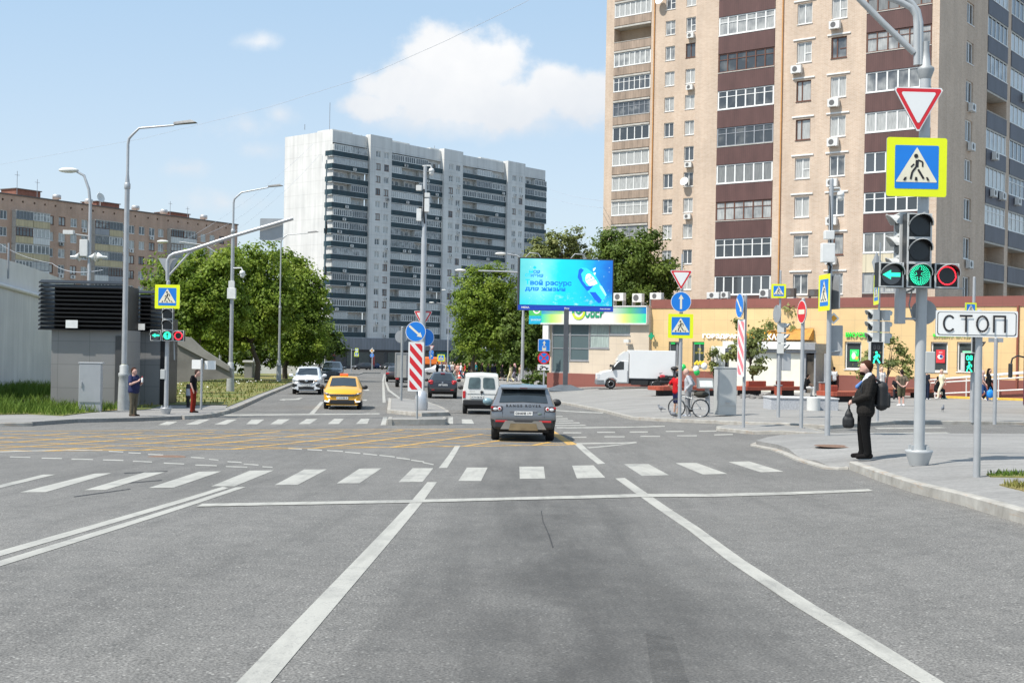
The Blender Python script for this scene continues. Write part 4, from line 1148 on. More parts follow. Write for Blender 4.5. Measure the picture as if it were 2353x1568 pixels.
# bank front, same row of buildings
bn = Bld('bank_building', 'cream tiled bank branch with white and green fascia sign behind the billboard', (sc0.x, sc0.y), -SDIR, sh.root.location.z)
bn.root.rotation_euler = sh.root.rotation_euler
bs = sh   # same wall plane, running to negative x
xb0 = sh.uv((1266, 820))[0]
ZK2 = zoomer(1250, 700, 3.3614)
ztb = sh.uv((1400, 706))[1]; zsg = sh.uv((1400, 742))[1]; zpb = sh.uv(Z4(900, 960))[1]
w4 = lambda x0, x1, y0, y1: srec(Z4, x0, x1, y0, y1, .15)
gl = [w4(700, 872, 520, 955), w4(872, 1045, 520, 850), w4(1045, 1225, 520, 740), w4(1225, 1410, 520, 622)]
W_ = .25
m = MB(); FB = lambda u, w, z: (u, -W_-w, z)
ZS2 = ztb-.02
top = max(q[3] for q in gl); gl2 = [(max(q[0], xb0+.2), q[1], q[2], top-.001*i, .15) for i, q in enumerate(gl)]
facade(m, FB, gl2, xb0, -.02, zpb, ZS2)
wquad(m, F_LEFT(xb0), -W_, 9, 0, zpb, ZS2); m.add([(-.02, -W_, 0), (-.02, .02, 0), (-.02, .02, ZS2), (-.02, -W_, ZS2)], [(0, 1, 2, 3)])
m.add([(xb0, -W_, ZS2), (-.02, -W_, ZS2), (-.02, 9, ZS2), (xb0, 9, ZS2)], [(0, 1, 2, 3)])
m.build('wall', T_CREAM, bn.root)
m = MB(); wbox(m, FB, xb0-.15, -.02, -.3, .06, -.3, zpb-.003); m.build('plinth', T_BROWN, bn.root)
zc = [sh.uv(Z4(900, y))[1] for y in (622, 740)]
for i, q in enumerate(gl2):
 tr = [(0, 1, (z-q[2])/(q[3]-q[2])) for z in zc if q[2]+.2 < z < q[3]-.2]
 window(bn.root, FB, q[0], q[1], q[2], q[3], -.06, GREYF, glass_mat('bank_glass', (.10, .14, .15), (.42, .50, .47), .55) if i == 0 else bpy.data.materials['bank_glass'], (), tr, .09)
# fascia sign
def grad_sign():
 t = NT('bank_sign_print')
 spx = t.n.new('ShaderNodeSeparateXYZ'); t.l.new(t.coord('Generated'), spx.inputs[0])
 c = t.ramp(spx.outputs[0], [(.0, (.03, .62, .42)), (.10, (.45, .72, .16)), (.19, (.72, .80, .35)), (.24, (.78, .78, .78)), (.68, (.78, .78, .78)), (.80, (.70, .80, .22)), (.88, (.3, .7, .25)), (1.0, (.02, .62, .40))])
 c2 = t.ramp(spx.outputs[0], [(.0, (.03, .3, .55)), (.2, (.3, .6, .2)), (.26, (.62, .64, .68)), (.66, (.62, .64, .68)), (.85, (.12, .5, .2)), (1.0, (.01, .2, .55))])
 t.set('Base Color', t.mix(t.ramp(spx.outputs[2], [(.56, 0.0), (.60, 1.0)]), c, c2)); t.set('Roughness', .35); return t.mat
m = MB(); wbox(m, FB, xb0-.6, -.1, .01, .32, zsg, ztb)
o = m.build('sign_board', grad_sign(), bn.root)
m = MB(); wbox(m, FB, xb0-.65, -.06, .0, .36, zsg-.12, zsg-.003); wbox(m, FB, xb0-.65, -.06, .0, .36, ztb+.003, ztb+.1); wbox(m, FB, -.097, -.04, .01, .34, zsg, ztb); m.build('sign_trim', STEELW, o)
m = MB()
ca = sh.uv(Z4(975, 430)); cb_ = sh.uv(Z4(1115, 432))
for k in range(26):
 if k in (4, 5): continue
 a0, a1 = 2*math.pi*k/26, 2*math.pi*(k+1)/26
 cx_, cz_ = ca[0], ca[1]+.12
 m.add([(cx_+rr*math.cos(aa), -W_-.36, cz_+rr*math.sin(aa)) for aa, rr in ((a0, .62), (a1, .62), (a1, .42), (a0, .42))], [(0, 1, 2, 3)], 1 if math.sin(a0) < -.2 else 0)
for p, q in (((-.25, .05), (0, -.15)), ((0, -.15), (.55, .3))):
 d = Vector((q[0]-p[0], q[1]-p[1])); n_ = Vector((-d.y, d.x)).normalized()*.07
 m.add([(cx_+p[0]+n_.x, -W_-.37, cz_+p[1]+n_.y), (cx_+q[0]+n_.x, -W_-.37, cz_+q[1]+n_.y), (cx_+q[0]-n_.x, -W_-.37, cz_+q[1]-n_.y), (cx_+p[0]-n_.x, -W_-.37, cz_+p[1]-n_.y)], [(0, 1, 2, 3)], 0)
add_text(m, 'СБЕР', (cb_[0], -W_-.36, cb_[1]+.15), w=sh.uv(Z4(1200, 432))[0]-sh.uv(Z4(1030, 432))[0], h=.95, mi=0, bold=.03)
m.build('sign_lettering', [M('sign_green', (.02, .34, .16), .4), M('sign_lime', (.6, .75, .05), .4)], o)
m = MB(); u, z = sh.uv(Z4(590, 440)); wbox(m, FB, u-.75, u+.75, .0, .15, z-.1, z+1.1, 0); wbox(m, FB, u-.75, u+.75, .0, .15, z-.75, z-.103, 1); add_text(m, 'БАНКОМАТ', (u, -W_-.153, z-.42), w=1.1, mi=2)
m.add([(u+.4*math.cos(k*math.pi/10), -W_-.153, z+.45+.4*math.sin(k*math.pi/10)) for k in range(20)], [tuple(range(20))], 2)
m.add([(u+.28*math.cos(k*math.pi/10), -W_-.156, z+.45+.28*math.sin(k*math.pi/10)) for k in range(20)], [tuple(range(20))], 0)
m.build('hanging_sign', [M('sign_mid_green', (.08, .5, .12), .4), M('sign_cyan', (.02, .4, .6), .4), WHT], bn.root)
m = MB(); u, z = sh.uv(Z4(685, 625)); wbox(m, FB, u-.35, u+.2, .1, .3, z-1.2, z+1.2); add_text(m, '7', (u-.05, -W_-.31, z+.1), h=.6); m.build('house_number_sign', [WHT], bn.root)
m = MB(); u, z = sh.uv(Z4(1405, 690)); wbox(m, FB, u-.05, u+.05, .003, .4, z-.2, z-.1); wbox(m, FB, u-.22, u+.22, .2, .5, z, z+.25); m.build('wall_camera', STEELW, bn.root)
bn.root.location = sh.root.location
# roof plant: outdoor air conditioners standing on the two flat roofs
def roof_ac(px, py, w, h, dark=False):
 u, z = sh.uv((px, py), -1.2)
 o = thing('air_conditioner', 'x', 'air conditioner', (0, 0, 0))
 m = MB(); m.bbox(-w/2, w/2, -.2, .2, 0, h, .02, 0)
 n_ = 20; m.add([(-.1*w+.38*h*math.cos(2*math.pi*k/n_), -.203, h*.5+.38*h*math.sin(2*math.pi*k/n_)) for k in range(n_)], [tuple(range(n_))], 1)
 m.build('casing', [M('dark_casing', (.10, .08, .07), .5) if dark else STEELW, M('fan_grille', (.12, .12, .12), .6)], o)
 m = MB(); m.box(-w/2, -w/2+.06, -.2, .2, -.5, -.003); m.box(w/2-.06, w/2, -.2, .2, -.5, -.003); m.build('support', GREYF, o)
 p = sh.root.matrix_basis @ Vector((u, 1.2, z)); o.location = p; o.rotation_euler = sh.root.rotation_euler
 return o
bpy.context.view_layer.update()
for (zf, x, y, w, h, lab, dk) in ((Z4, 1300, 318, .9, .6, 'white rooftop air conditioner beside the billboard edge', 0), (Z4, 1465, 330, .85, .65, 'white rooftop air conditioner with rounded frame above the bank fascia', 0), (Z4, 1630, 306, 1.0, .5, 'low wide white air conditioner on the bank roof next to the brown fascia', 0),
        (Z5, 625, 297, 1.0, .45, 'flat white air conditioner on the shop roof under the lowest brown balcony', 0), (Z5, 728, 294, .6, .45, 'small white air conditioner on the shop roof below the balcony windows', 0), (Z5, 1078, 285, .7, .55, 'white square air conditioner on the shop roof left of a yellow crossing sign', 0),
        (Z5, 1300, 283, .8, .6, 'dark faced air conditioner on the shop roof right of a yellow crossing sign', 1), (Z5, 1515, 280, .75, .5, 'dark faced air conditioner on the shop roof behind the angled crossing sign', 1)):
 roof_ac(*zf(x, y), w, h, dk)['label'] = lab
# ================================================================== left side walls, trees, lawn, plaza furniture
def line_at(px, py, A, d):
 """point of the vertical plane through A along d seen at a pixel"""
 a, b = ray(px, py); t = (a*A.y-A.x)/(d.x-a*d.y); y = A.y+d.y*t
 return t, HC+b*y
wA = G(0, 908, .12); wB = G(122, 885, .12)
wd = Vector((wB.x-wA.x, wB.y-wA.y)).normalized()
root = thing('underpass_wall', 'tall pale concrete wall with sloping top on the far left above long grass', 'wall', (wA.x, wA.y, wA.z), math.atan2(wd.y, wd.x))
A2 = Vector((wA.x, wA.y))
def wl(px, py): t, z = line_at(px, py, A2, wd); return (t, z-wA.z)
WCON = NT('stained_concrete'); n_ = WCON.noise(.35, 6, .6); st_ = WCON.noise(.9, 5, .65, None, (2.2, 1, .16))
WCON.set('Base Color', WCON.mix(.7, WCON.ramp(n_, [(.3, (.50, .51, .52)), (.7, (.62, .62, .62))]), WCON.ramp(st_, [(.3, .84), (.66, 1.04)]), 'MULTIPLY')).set('Roughness', .9); WCON.bump(WCON.noise(12, 4), .2, .01); WCON = WCON.mat
led = [wl(-160, 607), wl(0, 650), wl(96, 678), wl(170, 698)]; topl = [wl(-160, 560), wl(0, 590), wl(65, 608), wl(116, 627), wl(171, 649), wl(215, 672)]
m = MB(); lo = [(led[0][0], -.6), (led[-1][0]+8, -.6)]
m.prism([lo[0], lo[1], (led[-1][0]+8, led[-1][1]-.4), led[3], led[2], led[1], led[0]], 0, 1.2)
m.build('wall', WCON, root)
m = MB(); m.prism([led[0], led[1], led[2], led[3], topl[5], topl[4], topl[3], topl[2], topl[1], topl[0]], .25, .9); m.build('parapet', M('pale_parapet', (.62, .62, .62), .85, var=.08, scale=.6), root)
m = MB()
for i in range(3): m.tube([(led[i][0], -.02, led[i][1]-.1), (led[i+1][0], -.02, led[i+1][1]-.1)], .13, 8)
m.build('ledge', M('pale_parapet', (.62, .62, .62), .85), root)
m = MB(); p = wl(14, 640); q = wl(20, 560); m.tube([(p[0], -.1, p[1]), (p[0], -.1, q[1])], .05, 8); m.build('post', GREYF, root)
# ventilation kiosk with black louvres
GRAN = tile_mat('grey_granite_tile', (.26, .255, .25), (.15, .15, .15), 1.25, .95)
BLACKM = M('black_metal', (.008, .008, .009), .45)
def kiosk(x0, x1, lx0, lx1, ytop, ybot, Y, label, paper, nsl, depth=3.0):
 pb = at((x0+x1)/2, 940, Y); gz = g(pb.x, Y)
 o = thing('ventilation_kiosk', label, 'ventilation kiosk', (pb.x, Y, gz), math.atan2(-at(x1, 850, Y).x/Y, 1)*.35)
 X = lambda px, py=850: at(px, py, Y).x-pb.x
 Z = lambda py: at((x0+x1)/2, py, Y).z-gz
 m = MB(); m.box(X(x0), X(x1), 0, depth, -.4, Z(ybot)); m.build('wall', GRAN, o)
 m = MB(); a, b = X(lx0, 700), X(lx1, 700); zt, zb = Z(ytop), Z(ybot)
 m.box(a+.55, b-.5 if b > X(x1) else b, .05, depth, zb+.003, zt-.05)
 for k in range(nsl):
  z = zb+(zt-zb)*(k/(nsl-1)); 
  m.add([(a, -.27, z), (b, -.27, z), (b, .10, z+.12), (a, .10, z+.12), (a, -.27, z-.035), (b, -.27, z-.035), (b, .10, z+.085), (a, .10, z+.085)], [(0, 1, 2, 3), (7, 6, 5, 4), (0, 4, 5, 1), (1, 5, 6, 2), (3, 2, 6, 7), (0, 3, 7, 4)], 0)
 for k in range(nsl):
  z = zb+(zt-zb)*(k/(nsl-1)); m.box(a, a+.04, -.24, depth, z-.03, z+.02)
 m.build('louvre', BLACKM, o)
 m = MB(); p0, p1, q0, q1 = paper; m.box(X(p0, 740), X(p1, 740), -.32, -.30, Z(q1), Z(q0)); m.build('notice', WHT, o)
 return o, X, Z
k1, X1, Z1 = kiosk(120, 287, 96, 284, 651, 757, 51.0, 'grey stone ventilation kiosk with wide black louvres behind the grey cabinet', (157, 183.5, 736, 754), 12)
m = MB(); m.box(X1(263), X1(284), -.05, -.003, 0, Z1(770)); m.build('door', M('dark_steel_door', (.06, .06, .06), .5), k1)
k2, X2, Z2k = kiosk(294, 368, 293, 372, 673, 760, 55.0, 'smaller grey stone kiosk with black louvres right behind the left signal pole', (316, 336, 743.5, 758), 10)
m = MB(); m.box(X2(367)+.003, X2(380), -.02, 2.9, -.3, Z2k(730)); m.build('side_frame', BLACKM, k2)
# sloping stair walls behind the signal
ps = at(420, 850, 72.0); gz = g(ps.x, 72)
o = thing('stair_wall', 'sloping concrete stair wall running down behind the two blank plates', 'wall', (ps.x, 72, gz))
def sw_(px, py): p = at(px, py, 72); return (p.x-ps.x, p.z-gz)
m = MB(); m.prism([sw_(385, 880), sw_(532, 868), sw_(528, 845), sw_(415, 788), sw_(385, 782)], 0, .4); m.build('wall', M('shade_toned_concrete', (.19, .18, .165), .9, var=.25, scale=.8), o)  # concrete colour darkened to carry the shade of the trees
m = MB(); m.prism([sw_(404, 788), sw_(528, 852), sw_(528, 840), sw_(470, 803), sw_(440, 775), sw_(404, 770)], -.16, -.003); m.build('coping', M('shade_toned_coping', (.24, .23, .21), .85, var=.2, scale=1), o)  # coping colour also darkened for the tree shade
pp = G(571, 868, .14); o = thing('stone_pillar', 'short grey stone pillar with flat cap under the tree edge', 'pillar', pp)
m = MB(); m.box(-.35, .35, -.3, .3, -.1, 1.45); m.build('shaft', GRAN, o)
m = MB(); m.bbox(-.5, .5, -.45, .45, 1.455, 1.65, .03); m.build('cap', CONC, o)
# low light wall by the parked cars, far left
pl0 = G(640, 862, .1)
o = thing('low_wall', 'low pale boundary wall under the dark trees left of the street', 'wall', (pl0.x, pl0.y+10, g(pl0.x, pl0.y+10)))
m = MB(); m.box(-14, 4, 0, .4, -.2, 1.3); m.build('wall', CONC, o)
m = MB(); m.bbox(-14.1, 4.1, -.06, .46, 1.303, 1.42, .02); m.build('coping', M('pale_parapet', (.62, .62, .62), .85), o)
# ---------------------------------------------------------------- lawn and grass
def lawn_mat():
 t = NT('lawn'); p = t.pos()
 n = t.noise(.35, 5, .6, p); f = t.noise(9, 4, .6, p)
 c = t.ramp(n, [(.36, (.085, .125, .02)), (.50, (.16, .165, .042)), (.64, (.27, .21, .08))])
 t.set('Base Color', t.mix(.6, c, t.ramp(f, [(.3, .55), (.7, 1.25)]), 'MULTIPLY')); t.set('Roughness', .95); t.bump(f, .5, .05); return t.mat
LAWN = lawn_mat()
lw = MB()
kin = inset_line(le[4:], .45, 1)
far_l = [Vector((kin[-1].x-1, 118, 0)), Vector((-62, 140, 0)), Vector((-62, 66, 0))]
front_l = W([Z2(1240, 812), Z2(1225, 945), Z2(1330, 935), Z2(1450, 900), Z2(1750, 888), Z2(2030, 902)], .16)
polyl = [Vector((p.x, p.y, 0)) for p in front_l]+kin+far_l+[Vector((front_l[0].x-1.5, 60, 0))]
drape(lw, polyl, .155, step=2.0, skirt=.2)
pl2 = W([Z2(-420, 1000), Z2(-100, 992), Z2(250, 985), Z2(560, 1000), Z2(760, 975), Z2(930, 960), Z2(1040, 950), Z2(1060, 840)], .14)
polyl = [Vector((p.x, p.y, 0)) for p in pl2]+[Vector((pl2[-1].x, 50.6, 0)), Vector((-21.5, 51, 0)), Vector((-25.5, 74, 0)), Vector((-34, 74, 0))]
drape(lw, polyl, .155, step=1.5, skirt=.2)
pl3 = W([Z7(2180, 436), Z7(2300, 432), Z7(2600, 436), Z7(2600, 520), Z7(2353, 512), Z7(2240, 484), Z7(2450, 476), Z7(2450, 452), Z7(2200, 446)], .14)
drape(lw, pl3, .145, step=.5, skirt=.1)
setp(lw.build('lawn', LAWN), kind='structure')
def blade_mat(name, stops):
 t = NT(name); p = t.pos()
 c = t.ramp(t.noise(.5, 4, .6, p), stops)
 c = t.mix(.5, c, t.ramp(t.noise(23, 2, .5, p), [(.3, .6), (.7, 1.3)]), 'MULTIPLY')
 t.set('Base Color', c); t.set('Roughness', .7); t.set('Specular IOR Level', .25); return t.mat
GRASSM = blade_mat('grass_blade', [(.34, (.08, .14, .02)), (.49, (.15, .17, .035)), (.64, (.26, .22, .075))])
GRASSG = blade_mat('green_grass_blade', [(.35, (.06, .125, .015)), (.65, (.15, .22, .03))])
def inpoly(x, y, poly):
 c = False; j = len(poly)-1
 for i in range(len(poly)):
  if (poly[i].y > y) != (poly[j].y > y) and x < (poly[j].x-poly[i].x)*(y-poly[i].y)/(poly[j].y-poly[i].y)+poly[i].x: c = not c
  j = i
 return c
def blades(name, poly, n, h0, h1, wd, mat, seed, ymax=1e9, hfun=None, base=.15):
 rr = random.Random(seed); m = MB(); xs = [p.x for p in poly]; ys = [p.y for p in poly]; k = 0; tries = 0
 while k < n and tries < n*20:
  tries += 1
  x = rr.uniform(min(xs), max(xs)); y = rr.uniform(min(ys), min(max(ys), ymax))
  if not inpoly(x, y, poly): continue
  k += 1; h = rr.uniform(h0, h1)*(hfun(x, y) if hfun else 1.0)
  a = rr.uniform(0, 6.283); ln = rr.uniform(.1, .6)*h; z = g(x, y)+base-.02
  dx, dy = math.cos(a)*wd, math.sin(a)*wd; b = rr.uniform(0, 6.283); ex, ey = math.cos(b)*ln, math.sin(b)*ln
  m.add([(x-dx, y-dy, z), (x+dx, y+dy, z), (x+dx*.6+ex*.4, y+dy*.6+ey*.4, z+h*.6), (x+ex, y+ey, z+h), (x-dx*.6+ex*.4, y-dy*.6+ey*.4, z+h*.6)], [(0, 1, 2, 3, 4)], 0)
 return setp(m.build(name, mat, fixn=False), kind='stuff')
pl1p = [Vector((p.x, p.y, 0)) for p in front_l]+kin+far_l+[Vector((front_l[0].x-1.5, 60, 0))]
blades('grass', pl1p, 9000, .08, .26, .035, GRASSM, 5, 105)
blades('long_grass', polyl, 15000, .12, .6, .016, GRASSG, 6, 70, lambda x, y: .7+.7*sstep(-17, -22, x))
blades('weeds', [Vector((p.x, p.y, 0)) for p in pl3], 1500, .03, .11, .012, GRASSM, 8, base=.14)
# daisies in the lawn
dm = MB(); rr = random.Random(12)
for k in range(30):
 c = G(rr.uniform(540, 640) if k < 18 else rr.uniform(400, 480), rr.uniform(864, 880) if k < 18 else rr.uniform(872, 905), .4)
 s = rr.uniform(.02, .045); dm.add([(c.x-s, c.y-s*.3, c.z-s*.5), (c.x+s, c.y-s*.3, c.z-s*.5), (c.x+s, c.y+s*.3, c.z+s*.5), (c.x-s, c.y+s*.3, c.z+s*.5)], [(0, 1, 2, 3)])
setp(dm.build('wild_flowers', WHT, fixn=False), kind='stuff')
# ---------------------------------------------------------------- trees
def leaf_mat(name, c1, c2, c3):
 t = NT(name); p = t.coord()
 n = t.noise(.55, 4, .6, p); f = t.noise(5.5, 2, .5, p)
 c = t.ramp(n, [(.34, c1), (.5, c2), (.68, c3)])
 c = t.mix(.6, c, t.ramp(f, [(.3, .55), (.7, 1.35)]), 'MULTIPLY')
 t.set('Base Color', c); t.set('Roughness', .55); t.set('Specular IOR Level', .3)
 tr = t.n.new('ShaderNodeBsdfTranslucent'); t.l.new(c, tr.inputs[0])
 ms = t.n.new('ShaderNodeMixShader'); ms.inputs[0].default_value = .40
 out = t.n['Material Output']; t.l.new(t.b.outputs[0], ms.inputs[1]); t.l.new(tr.outputs[0], ms.inputs[2]); t.l.new(ms.outputs[0], out.inputs[0])
 return t.mat
LEAF_A = leaf_mat('maple_leaf', (.105, .165, .02), (.19, .28, .03), (.31, .385, .05))
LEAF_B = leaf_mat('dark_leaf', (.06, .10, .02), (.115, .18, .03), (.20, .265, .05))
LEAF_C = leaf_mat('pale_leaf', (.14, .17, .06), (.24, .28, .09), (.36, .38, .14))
BARK = M('bark', (.10, .08, .065), .95, var=.3, scale=6, bump=.5)
def tree(name, label, foot, Y, crowns, nleaf, leaf, mat, seed, group=None, trunk=.22, clump=.75, cat='tree', limbs=True):
 rr = random.Random(seed)
 f = at(foot[0], foot[1], Y); gz = g(f.x, Y)
 o = thing(name, label, cat, (f.x, Y, gz), 0, group)
 cs = []
 for c in crowns:
  q = at(c[0], c[1], Y); s = FPX/Y
  cs.append((Vector((q.x-f.x, 0 if len(c) < 5 else c[4], q.z-gz)), c[2]/s, c[3]/s))
 zc = sum(c[0].z for c in cs)/len(cs)
 m = MB()
 hub = Vector((sum(c[0].x for c in cs)/len(cs)*.5, 0, min(c[0].z-c[2]*.5 for c in cs)+.3)); hub.z = max(1.2, hub.z)
 m.tube([(0, 0, -.15), (rr.uniform(-.1, .1), 0, hub.z*.5), hub, hub+Vector((rr.uniform(-.3, .3), 0, (zc-hub.z)*.7+.5))], [trunk*1.25, trunk, trunk*.85, trunk*.35], 9)
 if limbs:
  for c, rx, rz in cs:
   for k in range(3):
    e = c+Vector((rr.uniform(-.6, .6)*rx, rr.uniform(-.6, .6)*rx, rr.uniform(-.2, .7)*rz)); mid = hub.lerp(e, .5)+Vector((0, 0, rr.uniform(0, .5)))
    m.tube([hub+Vector((0, 0, rr.uniform(-.4, .6))), mid, e], [trunk*.5, trunk*.28, trunk*.08], 6)
 m.build('trunk', BARK, o)
 lm = MB(); tot = sum(c[1]*c[1]*c[2] for c in cs)
 for c, rx, rz in cs:
  n = int(nleaf*rx*rx*rz/tot); per = 46; nc = max(3, n//per)
  for k in range(nc):
   u = rr.uniform(-1, 1); th = rr.uniform(0, 6.283); rad = (rr.random()**.30)
   d = Vector((math.sqrt(1-u*u)*math.cos(th), math.sqrt(1-u*u)*math.sin(th), u))
   wob = rr.uniform(.82, 1.16)+.16*math.sin(5*th+seed)*math.cos(4*u+k % 3)
   cc = c+Vector((d.x*rx, d.y*rx*.9, d.z*rz))*rad*wob
   cr_ = clump*rr.uniform(.6, 1.35)
   for j in range(per):
    off = Vector((rr.gauss(0, 1), rr.gauss(0, 1), rr.gauss(0, .7)))*cr_*.42
    p = cc+off
    nn = (d*.6+off.normalized()*.6+Vector((rr.uniform(-.8, .8), rr.uniform(-.8, .8), rr.uniform(-.2, 1)))).normalized()
    a = nn.orthogonal().normalized(); a.rotate(Matrix.Rotation(rr.uniform(0, 6.283), 3, nn)); b = nn.cross(a)
    l = leaf*rr.uniform(.6, 1.3)
    lm.add([p-a*l*.5, p+b*l*.34, p+a*l*.6+nn*l*-.12, p-b*l*.34], [(0, 1, 2, 3)], 0)
 lm.build('crown', mat, o, fixn=False)
 return o
TG = 'broad trees on the lawn left of the street'
tree('broadleaf_tree', 'leafy green tree behind the left signal pole, leftmost of the lawn trees', (455, 868), 100, [(390, 665, 62, 75), (455, 640, 72, 62), (440, 730, 85, 75), (515, 612, 52, 48), (500, 700, 70, 70)], 26000, .28, LEAF_A, 1, TG)
tree('broadleaf_tree', 'widest leafy tree on the lawn, between the tall lamp posts', (590, 862), 108, [(565, 640, 72, 75), (600, 605, 55, 45), (560, 735, 90, 72), (520, 775, 60, 45), (625, 700, 62, 80), (490, 760, 50, 50)], 28000, .28, LEAF_A, 2, TG)
tree('broadleaf_tree', 'leafy tree in front of the white tower end, rightmost of the lawn trees', (655, 858), 115, [(685, 660, 58, 68), (655, 605, 38, 42), (700, 740, 55, 68), (645, 720, 52, 80), (728, 690, 34, 55), (690, 795, 60, 45)], 26000, .28, LEAF_A, 3, TG)
tree('undergrowth_tree', 'low dark leafy sapling beside the far street lamps', (735, 842), 140, [(700, 800, 50, 36), (745, 780, 32, 48), (770, 800, 26, 32)], 7000, .34, LEAF_B, 4, None, .12)
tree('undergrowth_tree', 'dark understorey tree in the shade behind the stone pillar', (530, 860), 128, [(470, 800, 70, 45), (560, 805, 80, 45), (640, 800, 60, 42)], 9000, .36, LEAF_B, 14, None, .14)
tree('broadleaf_tree', 'bright green round tree between the median pole and the billboard', (1085, 866), 134, [(1105, 690, 72, 70), (1140, 655, 50, 48), (1080, 700, 42, 62), (1118, 770, 74, 54), (1074, 765, 28, 46), (1150, 720, 50, 60)], 28000, .28, LEAF_A, 5)
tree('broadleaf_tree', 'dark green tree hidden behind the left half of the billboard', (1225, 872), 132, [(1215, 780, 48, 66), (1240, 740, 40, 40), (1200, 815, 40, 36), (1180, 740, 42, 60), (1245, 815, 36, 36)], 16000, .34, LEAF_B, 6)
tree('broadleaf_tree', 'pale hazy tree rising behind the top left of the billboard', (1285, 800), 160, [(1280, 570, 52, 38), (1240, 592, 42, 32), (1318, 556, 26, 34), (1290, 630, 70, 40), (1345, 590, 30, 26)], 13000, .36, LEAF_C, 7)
tree('broadleaf_tree', 'dense dark green tree in front of the brick block, right of the billboard', (1455, 860), 108, [(1440, 600, 72, 58), (1405, 560, 40, 38), (1500, 630, 55, 55), (1430, 665, 88, 48), (1545, 645, 28, 42), (1480, 560, 45, 30)], 26000, .27, LEAF_B, 8)
tree('hedge', 'dark hedge mass behind the waiting crowd', (1020, 868), 150, [(1062, 826, 28, 30), (1110, 835, 50, 28), (1160, 840, 40, 25)], 9000, .36, LEAF_B, 9, None, .1, cat='hedge', limbs=False)
YG = 'young plaza trees'
def young(label, foot, crowns, n, seed, mat=LEAF_C, leaf=.22):
 p = G(foot[0], foot[1], .12)
 tree('young_tree', label, foot, p.y, crowns, n, leaf, mat, seed, YG, .05, .42)
def zc5(x, y, rx, ry): p = Z5(x, y); return (p[0], p[1], rx*.2587, ry*.2587)
def zcq(x, y, rx, ry): p = ZQ(x, y); return (p[0], p[1], rx*.2218, ry*.2218)
young('spindly young tree behind the motorcycle and the yield sign post', Z5(400, 1085), [zc5(410, 860, 40, 80), zc5(430, 740, 60, 60), zc5(500, 590, 50, 50), zc5(420, 400, 60, 30)], 1100, 21)
young('nearly bare young tree left of the grey plaza cabinet', Z5(612, 1100), [zc5(620, 780, 30, 30), zc5(600, 870, 45, 50), zc5(640, 930, 30, 30)], 260, 22)
young('fullest young tree in front of the cream porch', Z5(957, 1150), [zc5(790, 780, 90, 90), zc5(960, 650, 130, 80), zc5(1010, 880, 100, 80), zc5(850, 520, 40, 50), zc5(1040, 590, 70, 50), zc5(960, 770, 120, 60)], 1900, 23)
young('open crowned young tree between the two sign posts by the porch', Z5(1290, 1120), [zc5(1290, 410, 60, 50), zc5(1190, 800, 70, 80), zc5(1320, 560, 60, 60), zc5(1330, 760, 60, 50), zc5(1260, 960, 50, 40), zc5(1330, 930, 30, 40), zc5(1120, 540, 40, 30)], 1300, 24)
young('sparse yellowing young tree left of the near signal pole', ZQ(930, 1370), [zcq(1030, 880, 100, 80), zcq(960, 1010, 90, 60), zcq(1100, 1000, 90, 90), zcq(1110, 1120, 70, 60), zcq(760, 990, 120, 80), zcq(690, 1110, 60, 70), zcq(1000, 780, 60, 50)], 1100, 25)
# ---------------------------------------------------------------- billboard
bp = G(1298, 897, .12)
bb = thing('billboard', 'large lit billboard on a single dark mast advertising a bottle of water', 'billboard', bp)
Yb = bp.y
c_tl, c_tr, c_br, c_bl = at(1191, 589, Yb), at(1411, 598, Yb), at(1409, 717, Yb), at(1188, 711, Yb)
bw_ = ((c_tr-c_tl).length+(c_br-c_bl).length)/2; bh = ((c_tl-c_bl).length+(c_tr-c_br).length)/2
bc = (c_tl+c_tr+c_br+c_bl)/4-bp
byaw = R(6)
bR = Vector((math.cos(byaw), math.sin(byaw), 0)); bU = Vector((0, 0, 1)); bN = Vector((math.sin(byaw), -math.cos(byaw), 0))
def bP(u, v, w): return bc+bR*(u*bw_/2)+bU*(v*bh/2)+bN*w
def bquad(m, u0, u1, v0, v1, w, mi=0): m.add([bP(u0, v0, w), bP(u1, v0, w), bP(u1, v1, w), bP(u0, v1, w)], [(0, 1, 2, 3)], mi)
def bbox_(m, u0, u1, v0, v1, w0, w1, mi=0):
 c = [bP(u, v, w) for w in (w0, w1) for (u, v) in ((u0, v0), (u1, v0), (u1, v1), (u0, v1))]
 m.add(c, [(0, 1, 2, 3), (7, 6, 5, 4), (0, 4, 5, 1), (1, 5, 6, 2), (2, 6, 7, 3), (3, 7, 4, 0)], mi)
m = MB(); bbox_(m, -1, 1, -1, 1, -.55, .10); m.build('case', M('billboard_case', (.045, .048, .055), .5), bb)
